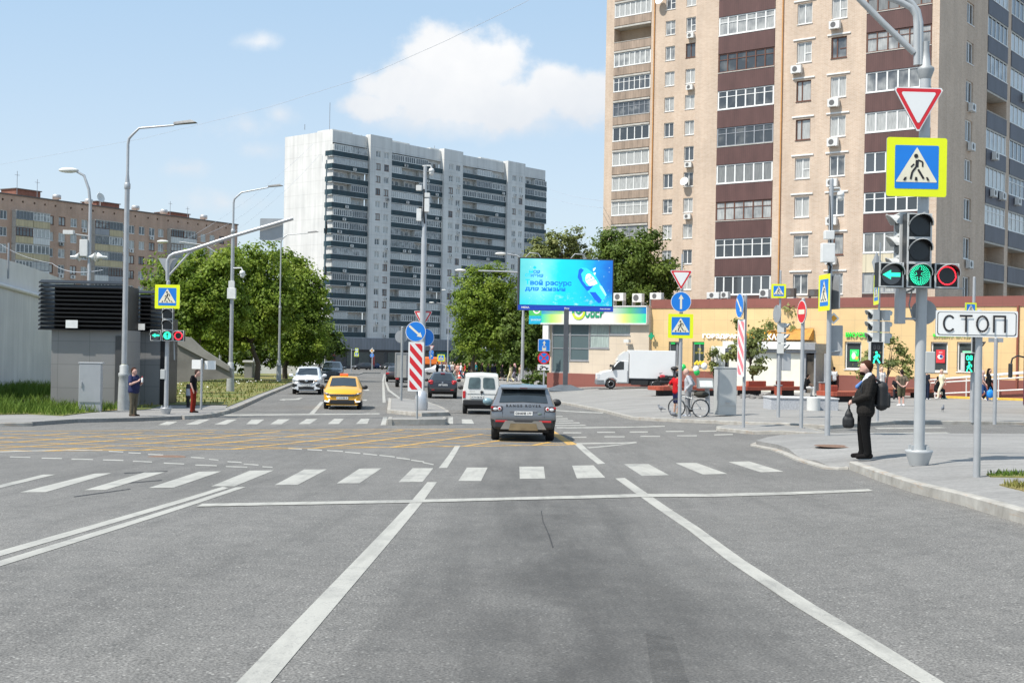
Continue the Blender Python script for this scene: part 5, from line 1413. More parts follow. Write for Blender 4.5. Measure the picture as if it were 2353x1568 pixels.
def screen_mat():
 t = NT('lit_screen_picture'); t.mat.use_nodes = True
 gg = t.coord('Generated'); sp_ = t.n.new('ShaderNodeSeparateXYZ'); t.l.new(gg, sp_.inputs[0])
 # large soft zones of turquoise and blue, drops and splashes
 n = t.noise(2.4, 4, .55, gg); u = t.math('ADD', sp_.outputs[0], t.math('MULTIPLY', t.math('SUBTRACT', n, .5), .35))
 c = t.ramp(u, [(.0, hexc('5fd6dc')), (.22, hexc('8df0ee')), (.42, hexc('10e4f2')), (.62, hexc('06d2f5')), (.8, hexc('0a9bee')), (1.0, hexc('0a6ed6'))])
 low = t.ramp(sp_.outputs[2], [(.0, 1.0), (.32, 0.0)])
 c = t.mix(t.math('MULTIPLY', low, .8), c, hexc('12dcf0'))
 sp2 = t.math('MULTIPLY', t.ramp(t.noise(9, 7, .68, gg), [(.56, 0.0), (.68, 1.0)]), t.ramp(sp_.outputs[2], [(.02, 1.0), (.36, .0)]))
 c = t.mix(t.math('MULTIPLY', sp2, .85), c, hexc('d8fbff'))
 dr = t.voro(17, gg); d2 = t.math('MULTIPLY', t.ramp(dr.outputs['Distance'], [(.10, 1.0), (.2, 0.0)]), t.ramp(dr.outputs['Color'], [(.6, 0.0), (.75, .7)]))
 c = t.mix(d2, c, hexc('c6f6fd'))
 t.set('Base Color', (.01, .02, .03)); t.set('Emission Color', c); t.set('Emission Strength', .85); t.set('Roughness', .3); return t.mat
m = MB(); bbox_(m, -.965, .975, -.79, .955, .103, .125); sc_o = m.build('screen', screen_mat(), bb)
def semit(h, s=.85): return emit('screen_'+h, hexc(h), s)
SM = [semit('0a6ad8'), semit('10a8d4'), semit('dff6fb'), semit('0b58b8'), semit('2cb0ec'), semit('0d4fb4'), semit('18866a'), semit('8fe6f4')]
def bt(m, txt, u0, u1, v0, v1, mi, w=.132): 
 add_text(m, txt, bP((u0+u1)/2, (v0+v1)/2, w), w=(u1-u0)*bw_/2, h=(v1-v0)*bh/2, mi=mi, right=bR, up=bU, bold=.042)
def px2(x, y): return ((x-1185)/1025, (735-y)/625)
def btp(m, txt, x0, x1, y0, y1, mi, w=.132):
 a = px2(x0, y1); b = px2(x1, y0); bt(m, txt, a[0], b[0], a[1], b[1], mi, w)
m = MB()
btp(m, 'М', 382, 468, 405, 478, 1); btp(m, 'ОЯ', 474, 620, 408, 486, 0); btp(m, 'СТ', 300, 412, 495, 570, 1); btp(m, 'ИХИЯ', 420, 690, 500, 574, 0)
btp(m, 'Т', 305, 408, 625, 745, 1); btp(m, 'вой ресурс', 412, 1305, 632, 795, 0); btp(m, 'для жизни', 305, 1172, 812, 920, 0)
a = px2(505, 350); m.add([bP(a[0]+.035*math.cos(k*math.pi/6), a[1]+(.07 if k == 3 else .05)*math.sin(k*math.pi/6), .132) for k in range(12)], [tuple(range(12))], 1)
m.build('screen_lettering', SM, sc_o)
# the bottle: a picture on the flat screen
m = MB()
def bpoly(pts, mi, w): m.add([bP(*px2(*p), w) for p in pts], [tuple(range(len(pts)))], mi)
bpoly([(1440, 370), (1510, 320), (1620, 330), (1800, 470), (1900, 660), (2010, 860), (2060, 960), (1960, 1150), (1890, 1160), (1800, 1070), (1640, 880), (1520, 720), (1430, 560)], 4, .130)
bpoly([(1450, 375), (1500, 335), (1560, 380), (1500, 470), (1540, 640), (1700, 850), (1640, 880), (1520, 720), (1430, 560)], 3, .1325)
bpoly([(1690, 900), (1820, 900), (1960, 1080), (1940, 1150), (1890, 1160), (1800, 1070)], 5, .1325)
bpoly([(1560, 770), (1640, 760), (1780, 740), (1700, 830), (1640, 850)], 5, .1328)
bpoly([(1640, 470), (1690, 460), (1760, 530), (1820, 610), (1860, 690), (1770, 740), (1690, 750), (1620, 680), (1595, 590), (1610, 500)], 2, .1345)
bR2 = (bR*math.cos(R(28))+bU*math.sin(R(28))); bU2 = (bU*math.cos(R(28))-bR*math.sin(R(28)))
for txt, x, y, wd_, mi in (('МОЯ', 1680, 570, 150, 0), ('СТИХИЯ', 1715, 640, 215, 6)):
 add_text(m, txt, bP(*px2(x, y), .137), w=wd_/1025*bw_/2, mi=mi, right=bR2, up=bU2, bold=.03)
bpoly([(1960, 760), (2010, 850), (2060, 960), (2040, 990), (1920, 800), (1900, 720)], 7, .1335)
bpoly([(1760, 340), (1820, 310), (1790, 380), (1765, 400)], 2, .1335); bpoly([(1770, 440), (1820, 430), (1800, 500)], 2, .1335)
m.build('screen_bottle', SM, sc_o)
m = MB(); bbox_(m, -1.0, 1.0, -1.0, -.80, .104, .14, 0)
for k in range(3): bbox_(m, -.99, .99, -.96+.05*k, -.945+.05*k, .141, .146, 1)
bt(m, 'MEDIA', -.93, -.76, -.93, -.86, 2, .15); bt(m, 'Flow', -.03, .08, -.93, -.87, 2, .15); bt(m, '8 800 600 0000', .72, .94, -.92, -.875, 2, .15)
m.build('name_strip', [emit('strip_blue', hexc('14389c'), .25), emit('strip_line', hexc('2b57c4'), .3), WHT], bb)
MASTM = M('mast_grey', (.10, .105, .115), .5, .3)
m = MB(); zt = bc.z-bh/2; hw = 5.5*Yb/FPX
m.bbox(-hw, hw, -hw, hw, .05, zt+.1, .02); m.build('mast', MASTM, bb)
m = MB(); m.add([(-1.5, -1.2, .0), (1.6, -1.2, .0), (1.6, 1.2, .0), (-1.5, 1.2, .0), (-.4, -.3, .42), (.4, -.3, .42), (.4, .3, .42), (-.4, .3, .42)], [(0, 1, 5, 4), (1, 2, 6, 5), (2, 3, 7, 6), (3, 0, 4, 7), (4, 5, 6, 7), (3, 2, 1, 0)]); m.build('footing', M('footing_steel', (.12, .135, .15), .5, .3), bb)
m = MB(); m.box(bc.x-.2, bc.x+.2, -.1, .1, zt+.1, zt+.3)
p = bP(0, 1, -.2)
for u in (-.85, .1): q = bP(u, 1.0, -.2); m.tube([q, q+Vector((.3, 0, .35)), q+Vector((.9, 0, .3)), q+Vector((1.1, 0, 0))], .04, 6)
m.build('top_bracket', GREYF, bb)
# ---------------------------------------------------------------- plaza furniture
REDB = panel_mat('red_bench_slats', (.36, .075, .04), .14, .2)
def bench(px0, px1, py, label, humps=()):
 a = G(px0, py, .12); b = G(px1, py, .12)
 L_ = (b-a).length; o = thing('plaza_bench', label, 'bench', a, math.atan2(b.y-a.y, b.x-a.x), 'long red benches on the plaza')
 m = MB(); pts = [(.35*math.cos(t), .75+.75*math.sin(t)) for t in [math.pi*1.5-math.pi*k/8 for k in range(9)]]
 poly = [(p[0]+.35, p[1]) for p in pts]+[(L_-.35-(p[0]), p[1]) for p in pts[::-1]]
 m.slab(poly, .30, .52); m.build('seat', REDB, o)
 k = .6
 while k < L_-.6:
  m = MB(); m.box(k, k+1.1, .35, 1.2, -.02, .297); m.build('base', M('dark_bench_base', (.03, .028, .028), .7), o); k += 2.6
 for (q, w) in humps:
  m = MB(); m.bbox(q*L_, q*L_+w, .7, .95, .523, .84, .04); m.build('backrest', REDB, o)
bench(Z5(128, 0)[0], Z5(650, 0)[0], Z5(0, 1160)[1], 'red plaza bench behind the cyclist and the yield sign post', ((.45, 1.1),))
bench(Z5(880, 0)[0], Z5(1455, 0)[0], Z5(0, 1158)[1], 'red plaza bench in front of the cream porch with two backrest blocks', ((.2, 1.4), (.66, 1.3)))
bench(Z5(1670, 0)[0], Z5(2250, 0)[0], Z5(0, 1215)[1], 'red plaza bench behind the man in the suit', ((.12, .5),))
bench(ZK(-60, 0)[0], ZK(800, 0)[0], ZK(0, 720)[1], 'red plaza bench furthest right, behind the near signal pole')
# red litter bins / posts
for (x0, x1, y0, y1, lab) in ((1165, 1220, 1070, 1165, 'narrow red post bin between the porch bench and the planter'), (1562, 1602, 1045, 1150, 'tall red bin beside the porch door')):
 c = G(*Z5((x0+x1)/2, y1), .12); s = FPX/c.y; w = (x1-x0)*.2587/s; h = (y1-y0)*.2587/s
 o = thing('litter_bin', lab, 'bin', c); m = MB(); m.bbox(-w/2, w/2, -.25, .25, 0, h, .03); m.build('body', REDB, o)
 m = MB(); m.bbox(-w/2-.03, w/2+.03, -.28, .28, h+.003, h+.05, .015); m.build('rim', GREYF, o)
# granite planter
c = G(*Z5(1430, 1285), .12); s = FPX/c.y
o = thing('planter', 'long pale granite planter box behind the no entry sign', 'planter', c)
GRN_ST = M('pale_granite', (.42, .43, .45), .7, var=.2, scale=14)
m = MB(); w = 600*.2587/s; h = 108*.2587/s; m.bbox(-w/2, w/2, 0, 1.6, -.05, h-.06, .02); m.build('box', GRN_ST, o)
m = MB(); m.bbox(-w/2-.03, w/2+.03, -.03, 1.63, h-.057, h, .01); m.build('coping', M('pale_granite_light', (.5, .5, .5), .6), o)
m = MB(); m.cyl(60*.2587/s, -.35, 0, h+.02, .28, .28, 16); m.build('bollard', CONC, o)
# rubble edge of the planting bed
m = MB(); rr = random.Random(4)
for k in range(70):
 p = G(*Z5(rr.uniform(880, 1240), rr.uniform(1150, 1185)), .12); s_ = rr.uniform(.08, .22); m.sphere((p.x, p.y, p.z), s_, rr.uniform(.8, 1.5), 1, .6, 6, 4)
setp(m.build('bed_stones', M('bed_stone', (.16, .15, .14), .9, var=.4, scale=3)), kind='stuff')
def cabinet(x0, x1, y0, y1, sidepx, label, mat, Zs=None, side=1):
 c = G((x0+x1)/2, y1, .12); s = FPX/c.y; w = (x1-x0)/s; h = (y1-y0)/s; d = .55
 o = thing('utility_cabinet', label, 'cabinet', c)
 yaw = 0
 m = MB(); m.bbox(-w/2, w/2, 0, d, 0, h*.98-.02, .012); m.build('body', mat, o)
 m = MB(); m.bbox(-w/2-.03, w/2+.05, -.03, d+.03, h*.98-.017, h, .012); m.build('roof', mat, o)
 m = MB(); m.bbox(-w/2+.02, w/2-.02, -.022, -.003, h*.20, h*.96, .005); m.build('door', mat, o)
 m = MB(); m.bbox(-w/2+.08 if side < 0 else w*.02-.08, -w/2+.12 if side < 0 else w*.02+.08, -.06, -.025, h*.5 if side < 0 else h*.25, h*.62 if side < 0 else h*.28, .01); m.build('handle', M('cab_handle', (.5, .5, .5), .4, .6), o)
 return o, w, h, s
CABM = M('cabinet_grey', (.40, .41, .42), .45, var=.05)
o, w, h, s = cabinet(181, 230, 832, 946, 4, 'tall grey utility cabinet in the long grass on the left', CABM, side=-1); o.rotation_euler.z = R(12)
o, w, h, s = cabinet(1648.5, 1692, 843, 953, 6, 'tall grey utility cabinet standing on the plaza right of the bicycle', M('cabinet_grey_light', (.46, .47, .46), .45, var=.05)); o.rotation_euler.z = R(9)
# ticket kiosk by the bicycle
c = G(*Z5(572, 1310), .12); s = FPX/c.y
o = thing('ticket_machine', 'grey slanted ticket machine on a post behind the bicycle', 'ticket machine', c)
m = MB(); hz_ = 300*.2587/s; m.tube([(0, 0, 0), (-.05, 0, hz_*.72)], .09, 8); m.build('post', CABM, o)
m = MB(); m.add([(-.42, -.25, hz_*.72), (.2, -.25, hz_*.72), (.2, .25, hz_*.72), (-.42, .25, hz_*.72), (-.42, .05, hz_), (.2, .05, hz_), (.2, .3, hz_*1.02), (-.42, .3, hz_*1.02)], [(3, 2, 1, 0), (4, 5, 6, 7), (0, 1, 5, 4), (1, 2, 6, 5), (2, 3, 7, 6), (3, 0, 4, 7)]); m.build('housing', M('machine_dark', (.16, .17, .17), .5), o)
m = MB(); m.add([(-.36, -.232, hz_*.76), (.14, -.232, hz_*.76), (.14, -.032, hz_*.95), (-.36, -.032, hz_*.95)], [(0, 1, 2, 3)]); m.build('screen', M('machine_screen', (.5, .52, .5), .3), o)
# ramp rail at the right end of the shops
def shopfront(px, w):
 u = sh.uv((px, 850), w)[0]; d_ = sh.d; q = sh.P+d_*u+Vector((d_.y, -d_.x))*w; return Vector((q.x, q.y, g(q.x, q.y)+.12))
a = shopfront(ZK(680, 690)[0], 2.4); b = shopfront(ZK(2400, 700)[0], 2.4)
o = thing('ramp_railing', 'grey steel ramp railing climbing to the right in front of the shops', 'railing', a, math.atan2(b.y-a.y, b.x-a.x))
L_ = (b-a).length; s = FPX/((a.y+b.y)/2); hh = lambda z: z*.1331/s
m = MB()
for z0, z1 in ((300, 470), (245, 400), (50, 195)): m.tube([(0, 0, hh(z0)), (L_, 0, hh(z1))], .045, 8)
m.tube([(0, 1.2, hh(310)), (L_, 1.2, hh(500))], .045, 8)
m.build('rail', STEELW, o)
k = .4
while k < L_:
 m = MB(); m.tube([(k, 0, -.02), (k, 0, hh(300)+(hh(470)-hh(300))*k/L_)], .04, 8); m.build('post', STEELW, o); k += 1.9
m = MB(); m.add([(0, .2, 0), (L_, .2, 0), (L_, .2, hh(190)), (0, .2, hh(40)), (0, 1.4, 0), (L_, 1.4, 0), (L_, 1.4, hh(190)), (0, 1.4, hh(40))], [(0, 1, 2, 3), (7, 6, 5, 4), (3, 2, 6, 7), (1, 5, 6, 2), (0, 3, 7, 4)]); m.build('ramp', T_BROWN, o)
m = MB(); a2, b2 = shopfront(ZK(900, 705)[0], 3.3), shopfront(ZK(2500, 735)[0], 3.3); n_ = 8
kerb_line(m, [a2, b2], side=1, w=.35, h=.24)
setp(m.build('yellow_kerb', M('yellow_kerb_paint', (.68, .42, .06), .7, var=.2, scale=4)), kind='structure')
# rain pipe of the shops
m = MB(); u = sh.uv(ZQ(2290, 700))[0]; m.tube([(u, -.09, .1), (u, -.09, ztopS-.6)], .07, 8); m.build('downpipe', M('rust_pipe', (.25, .08, .05), .6), sh.root)
# ================================================================== poles, signs, signals, lamps, wires
POLE = M('galvanised_pole', (.42, .43, .44), .45, .35, .08, 4)
POLED = M('dull_grey_pole', (.33, .345, .35), .55, .2, .1, 4)
SIGNB = M('sign_back_grey', (.36, .375, .385), .5, .3, .08, 3)
SW_ = M('sign_white', (.80, .80, .78), .35, var=.03); SR = M('sign_red', (.66, .02, .03), .35, var=.04); SB = M('sign_blue', (.01, .20, .68), .35, var=.05)
SY = M('sign_fluorescent_yellow', (.80, .88, .01), .4, var=.03); SC = M('sign_cream', (.80, .75, .58), .4, var=.04); SK = M('sign_black', (.015, .014, .016), .5); SO_ = M('sign_orange', (.80, .36, .02), .4); SP_ = M('sign_faded_red', (.80, .22, .25), .45)
SMATS = [SIGNB, SW_, SR, SB, SY, SC, SK, SO_, SP_]
BK, WH, RD, BL, YL, CR, KK, OR, PK = range(9)
class Sign:
 def __init__(s, c, yaw=0.0):
  s.c = Vector(c); s.R = Vector((math.cos(yaw), math.sin(yaw), 0)); s.U = Vector((0, 0, 1)); s.Nn = Vector((math.sin(yaw), -math.cos(yaw), 0)); s.mb = MB(); s.k = 0
 def P(s, u, v, w=0.0): return s.c+s.R*u+s.U*v+s.Nn*w
 def plate(s, pts, t=.025, mi=BK, front=None, w=0.0):
  n = len(pts); v = [s.P(p[0], p[1], w-t) for p in pts]+[s.P(p[0], p[1], w) for p in pts]
  s.mb.add(v, [tuple(range(n))]+[(i, (i+1) % n, n+(i+1) % n, n+i) for i in range(n)], mi)
  s.mb.add(v[n:], [tuple(range(n))], mi if front is None else front)
 def poly(s, pts, w, mi):
  s.k += 1; ww = w+s.k*.0004
  s.mb.add([s.P(p[0], p[1], ww) for p in pts], [tuple(range(len(pts)))], mi)
 def stroke(s, pts, wd, w, mi, sc=1.0):
  for a, b in zip(pts, pts[1:]):
   d = Vector((b[0]-a[0], b[1]-a[1])); n = Vector((-d.y, d.x)).normalized()*wd/2
   s.poly([(a[0]+n.x, a[1]+n.y), (a[0]-n.x, a[1]-n.y), (b[0]-n.x, b[1]-n.y), (b[0]+n.x, b[1]+n.y)], w, mi)
 def disc(s, r, w, mi, c=(0, 0), n=28): s.poly([(c[0]+r*math.cos(2*math.pi*k/n), c[1]+r*math.sin(2*math.pi*k/n)) for k in range(n)], w, mi)
 def done(s, name, parent): return s.mb.build(name, SMATS, parent, fixn=False)
def rrect(w, h, r, n=4):
 pts = []
 for (cx, cy, a0) in ((w/2-r, h/2-r, 0), (-w/2+r, h/2-r, 90), (-w/2+r, -h/2+r, 180), (w/2-r, -h/2+r, 270)):
  for k in range(n+1): a = R(a0+90*k/n); pts.append((cx+r*math.cos(a), cy+r*math.sin(a)))
 return pts
def rtri(w, down=True, r=.06):
 h = w*.88; base = [(-w/2, h/2), (w/2, h/2), (0, -h/2)]
 out = []
 for i in range(3):
  p = Vector(base[i]); a = (Vector(base[i-1])-p).normalized(); b = (Vector(base[(i+1) % 3])-p).normalized()
  for t in (0, .5, 1): out.append(tuple(p+a*r*w*(1-t)*1.0+b*r*w*t*1.0))
 return out
WALK = [([(1243, 288), (1240, 362)], 34), ([(1250, 288), (1300, 306), (1300, 358)], 17), ([(1212, 328), (1178, 362)], 16), ([(1242, 345), (1192, 412), (1176, 486)], 21), ([(1253, 384), (1313, 480)], 22)]
WQUAD = [[(1115, 465), (1138, 465), (1122, 500), (1095, 500)], [(1222, 463), (1245, 463), (1248, 500), (1220, 500)], [(1335, 463), (1355, 463), (1375, 498), (1348, 498)]]
def sg_crossing(parent, c, size, yaw=0, plain=False, name='crossing_sign'):
 s = Sign(c, yaw); k = size/630.0
 q = lambda p: ((p[0]-1240)*k, (360-p[1])*k)
 s.plate(rrect(size, size*.965, size*.04), front=YL)
 s.poly(rrect(size*.725, size*.71, size*.02), .003, BL)
 s.poly([q((1240, 155)), q((1452, 508)), q((1446, 516)), (q((1030, 516))), q((1024, 508))], .006, CR)
 for pts, w in WALK: s.stroke([q(p) for p in pts], w*k, .009, KK)
 s.disc(22*k, .009, KK, q((1230, 246)), 14)
 for w in WQUAD: s.poly([q(p) for p in w], .009, KK)
 return s.done(name, parent)
def sg_yield(parent, c, size, yaw=0, back=False, name='yield_sign'):
 s = Sign(c, yaw)
 s.plate(rtri(size, r=.055), front=BK if back else WH)
 if not back:
  off = size*.02; f = lambda k: [(p[0]*k, p[1]*k+size*.0*(1-k)) for p in rtri(size, r=.05)]
  cen = -size*.0+size*.88/2-size*.88/3+0
  g_ = lambda k: [(p[0]*k, (p[1]-size*.1467)*k+size*.1467) for p in rtri(size, r=.05)]
  s.poly(g_(.93), .003, RD); s.poly(g_(.70), .006, WH)
 return s.done(name, parent)
def arrow_pts(L_, w, hw, hl, ang):
 pts = [(-w/2, -L_/2), (w/2, -L_/2), (w/2, L_/2-hl), (hw/2, L_/2-hl), (0, L_/2), (-hw/2, L_/2-hl), (-w/2, L_/2-hl)]
 a = R(ang); return [(p[0]*math.cos(a)-p[1]*math.sin(a), p[0]*math.sin(a)+p[1]*math.cos(a)) for p in pts]
def circ(r, n=32): return [(r*math.cos(2*math.pi*k/n), r*math.sin(2*math.pi*k/n)) for k in range(n)]
def sg_round(parent, c, d, kind, yaw=0, name=None):
 s = Sign(c, yaw); r = d/2
 s.plate(circ(r), front={'back': BK, 'noentry': WH, 'nostop': RD}.get(kind, WH))
 if kind in ('up', 'downright', 'plain'):
  s.disc(r*.95, .003, BL)
  if kind == 'up': s.poly(arrow_pts(d*.72, d*.10, d*.25, d*.22, 0), .006, CR)
  if kind == 'downright': s.poly(arrow_pts(d*.86, d*.10, d*.27, d*.24, -131), .006, CR)
 elif kind == 'noentry':
  s.disc(r*.93, .003, RD); s.poly([(-r*.68, -r*.2), (r*.68, -r*.2), (r*.68, r*.2), (-r*.68, r*.2)], .006, CR)
 elif kind == 'nostop':
  s.disc(r*.78, .003, BL); s.stroke([(-r*.6, -r*.6), (r*.6, r*.6)], r*.17, .006, RD); s.stroke([(-r*.6, r*.6), (r*.6, -r*.6)], r*.17, .006, RD)
 elif kind == 'round':
  s.disc(r*.95, .003, BL)
  for k in range(3): s.poly([(p[0]*.5+r*.42*math.cos(R(90+120*k)), p[1]*.5+r*.42*math.sin(R(90+120*k))) for p in arrow_pts(d*.5, d*.12, d*.3, d*.2, 180+120*k-20)], .006, CR)
 return s.done(name or {'up': 'straight_on_sign', 'downright': 'keep_right_sign', 'noentry': 'no_entry_sign', 'nostop': 'no_stopping_sign', 'back': 'sign_back', 'plain': 'blue_sign', 'round': 'roundabout_sign'}[kind], parent)
def sg_stripes(parent, c, w, h, yaw=0, faded=False, name='hazard_board'):
 s = Sign(c, yaw); s.plate(rrect(w, h, .02), front=WH); col = PK if faded else RD
 a, b = w*.40, h*.465
 per = h*.245; sl = w*1.15
 k = -2
 while k < 6:
  y0 = b-k*per          # top left corner height of a red band
  band = [(-a, y0), (a, y0-sl*.8), (a, y0-sl*.8-per*.56), (-a, y0-per*.56)]
  poly = band
  for lim, sgn in ((b, 1), (-b, -1)):
   out = []
   for i in range(len(poly)):
    p, q = poly[i], poly[(i+1) % len(poly)]
    ip, iq = (lim-p[1])*sgn >= 0, (lim-q[1])*sgn >= 0
    if ip: out.append(p)
    if ip != iq: t = (lim-p[1])/(q[1]-p[1]); out.append((p[0]+(q[0]-p[0])*t, lim))
   poly = out
   if len(poly) < 3: break
  if len(poly) >= 3: s.poly(poly, .003, col)
  k += 1
 return s.done(name, parent)
def sg_diamond(parent, c, w, yaw=0):
 s = Sign(c, yaw); f = lambda k: [(0, w/2*k), (w/2*k, 0), (0, -w/2*k), (-w/2*k, 0)]
 s.plate(f(1), front=WH); s.poly(f(.62), .003, OR); return s.done('main_road_sign', parent)
def sg_plate(parent, c, w, h, yaw=0, front=BK, name='sign_plate', draw=None):
 s = Sign(c, yaw); s.plate(rrect(w, h, min(w, h)*.06), front=front)
 if draw: draw(s)
 return s.done(name, parent)
# -- signal heads
HOUS = M('signal_housing', (.012, .013, .014), .4); RIM = M('signal_rim', (.58, .58, .56), .45); OFFL = M('dark_lens', (.02, .023, .026), .25); GREYL = M('grey_lens', (.13, .135, .14), .3)
PALEH = M('pale_signal_shell', (.50, .51, .50), .5)
LG = emit('green_light', (.03, .85, .45), 1.15); LR = emit('red_light', (1.0, .03, .05), 1.3)
def head(parent, c, w, yaw, lights, vis=True, name='traffic_light', dots=True, hm=None):
 """column of sections seen from the front; lights from the top: (du, state)"""
 o = None
 s = Sign(c, yaw); mb = s.mb
 def bx(u0, u1, v0, v1, w0, w1, mi):
  cc = [s.P(u, v, ww) for ww in (w0, w1) for (u, v) in ((u0, v0), (u1, v0), (u1, v1), (u0, v1))]
  mb.add(cc, [(0, 1, 2, 3), (7, 6, 5, 4), (0, 4, 5, 1), (1, 5, 6, 2), (2, 6, 7, 3), (3, 7, 4, 0)], mi)
 h = w/2
 for (u, v, st) in lights:
  bx(u-h, u+h, v-h, v+h, -.22, 0, 0)
  for a in ((u-h, u-h+.025, v-h, v+h), (u+h-.025, u+h, v-h, v+h)): bx(a[0], a[1], a[2], a[3], .001, .02, 1)
  for a in ((u-h+.026, u+h-.026, v-h, v-h+.02), (u-h+.026, u+h-.026, v+h-.02, v+h)): bx(a[0], a[1], a[2], a[3], .001, .018, 1)
  if vis:
   n = 10; r = h*.95
   vv = []
   for k in range(n+1):
    a = math.pi*(k/n); vv += [s.P(u+r*math.cos(a), v+r*.9*math.sin(a), .0), s.P(u+r*math.cos(a), v+r*.9*math.sin(a)+.0, .20*(.35+.65*math.sin(a)))]
   mb.add(vv, [(2*k, 2*k+1, 2*k+3, 2*k+2) for k in range(n)], 0)
   for k in range(n):
    a, b = math.pi*(k/n), math.pi*((k+1)/n)
    q = lambda t, dr: s.P(u+(r+dr)*math.cos(t), v+(r+dr)*.9*math.sin(t), .20*(.35+.65*math.sin(t))+.002)
    mb.add([q(a, 0), q(b, 0), q(b, .018), q(a, .018)], [(0, 1, 2, 3)], 1)
 o = mb.build(name, [hm or HOUS, RIM], parent, fixn=False)
 for (u, v, st) in lights:
  l = Sign(s.P(u, v, .012), yaw); r = w*.40
  base = {'g': 0, 'ga': 1, 'arrow': 1, 'ring': 0, 'off': 0}[st]
  l.mb.add([l.P(r*math.cos(2*math.pi*k/24), r*math.sin(2*math.pi*k/24), 0) for k in range(24)], [tuple(range(24))], base)
  if st == 'arrow': l.poly(arrow_pts(r*1.8, r*.40, r*.95, r*.85, 90), .006, 2)
  if st == 'ga': l.poly(arrow_pts(r*1.5, r*.3, r*.9, r*.7, 0), .006, 2)
  if st == 'g':
   if not dots: l.disc(r*.9, .004, 2, n=20)
   for q in range(1, 8) if dots else ():
    rr_ = r*(.14+.83*q/7*1.0) if q else 0; n = max(1, int(5.2*q))
    for k in range(n):
     a = 2*math.pi*k/n+q*.3; x, y = rr_*math.cos(a), rr_*math.sin(a)
     if abs(x) < r*.10 and y > -.6*r and y < .75*r: continue
     if .25*r < y < .75*r and abs(x) < (.75*r-y)*.9: continue
     l.poly([(x+r*.055*math.cos(j*math.pi/3), y+r*.055*math.sin(j*math.pi/3)) for j in range(6)], .004, 2)
   if not dots: l.poly(arrow_pts(r*1.3, r*.22, r*.7, r*.5, 0), .008, 0)
  if st == 'ring':
   n = 34 if dots else 20
   for k in range(n):
    a = 2*math.pi*k/n
    if dots:
     x, y = r*.9*math.cos(a), r*.9*math.sin(a); l.poly([(x+r*.085*math.cos(j*math.pi/3), y+r*.085*math.sin(j*math.pi/3)) for j in range(6)], .004, 3)
    else:
     b = 2*math.pi*(k+1)/n; l.poly([(rr_*math.cos(t), rr_*math.sin(t)) for t, rr_ in ((a, r*.98), (b, r*.98), (b, r*.74), (a, r*.74))], .004, 3)
  l.mb.build('lens', [OFFL, GREYL, LG, LR], o, fixn=False)
 return o
def ped_head(parent, c, w, yaw, walk=True, count=None, name='pedestrian_signal'):
 s = Sign(c, yaw); mb = s.mb; h = w*.62
 def bx(u0, u1, v0, v1, w0, w1, mi):
  cc = [s.P(u, v, ww) for ww in (w0, w1) for (u, v) in ((u0, v0), (u1, v0), (u1, v1), (u0, v1))]
  mb.add(cc, [(0, 1, 2, 3), (7, 6, 5, 4), (0, 4, 5, 1), (1, 5, 6, 2), (2, 6, 7, 3), (3, 7, 4, 0)], mi)
 for v in (w*.44, -w*.44): bx(-w/2, w/2, v-w*.43, v+w*.43, -.2, 0, 0)
 for (a, b, c0, c1) in ((-w/2-.03, -w/2-.001, -w*.9, w*.9), (w/2+.001, w/2+.03, -w*.9, w*.9), (-w/2, w/2, w*.875, w*.91)): bx(a, b, c0, c1, -.2, .06, 1)
 o = mb.build(name, [HOUS, RIM], parent, fixn=False)
 l = Sign(s.P(0, 0, .004), yaw); k = w/520.0
 if walk:
  q = lambda p: ((p[0]-1240)*k*2.0, (360-p[1])*k*2.0-w*.44)
  for pts, wd in WALK: l.stroke([q(p) for p in pts], wd*k*2.9, .004, 0)
  l.disc(26*k*2, .004, 0, q((1236, 246)), 12)
 if count: 
  l.poly(rrect(w*.86, w*.74, .05), .002, 0) if False else None
  add_text(l.mb, count, l.P(0, w*.44, .008), h=w*.5, mi=0, right=l.R, up=l.U, bold=.03)
 else:
  for dx in (-.16, .16):
   l.stroke([(dx*w-.07*w, w*.30), (dx*w-.07*w, w*.60), (dx*w+.07*w, w*.60), (dx*w+.07*w, w*.30), (dx*w-.07*w, w*.30)], .03*w, .004, 1)
 l.mb.build('lens', [LG, GREYL], o, fixn=False)
 return o
def dome_cam(parent, p, side=1, s=1.0, name='dome_camera'):
 m = MB(); x, y, z = p
 m.tube([(x, y, z+.35*s), (x+.55*s*side, y, z+.38*s), (x+.62*s*side, y, z+.2*s)], .05*s, 8)
 m.lathe([(.02*s, z+.22*s), (.17*s, z+.16*s), (.2*s, z-.02*s), (.17*s, z-.05*s)], 14, 0, (x+.62*s*side, y)); m.lathe([(.155*s, z-.055*s), (.16*s, z-.14*s), (.12*s, z-.26*s), (.02*s, z-.31*s)], 14, 0, (x+.62*s*side, y))
 return m.build(name, STEELW, parent)
def cbox(parent, p, w, h, d, mat, name='control_box'):
 m = MB(); m.bbox(p[0]-w/2, p[0]+w/2, p[1]-d/2, p[1]+d/2, p[2]-h/2, p[2]+h/2, .015); return m.build(name, mat, parent)
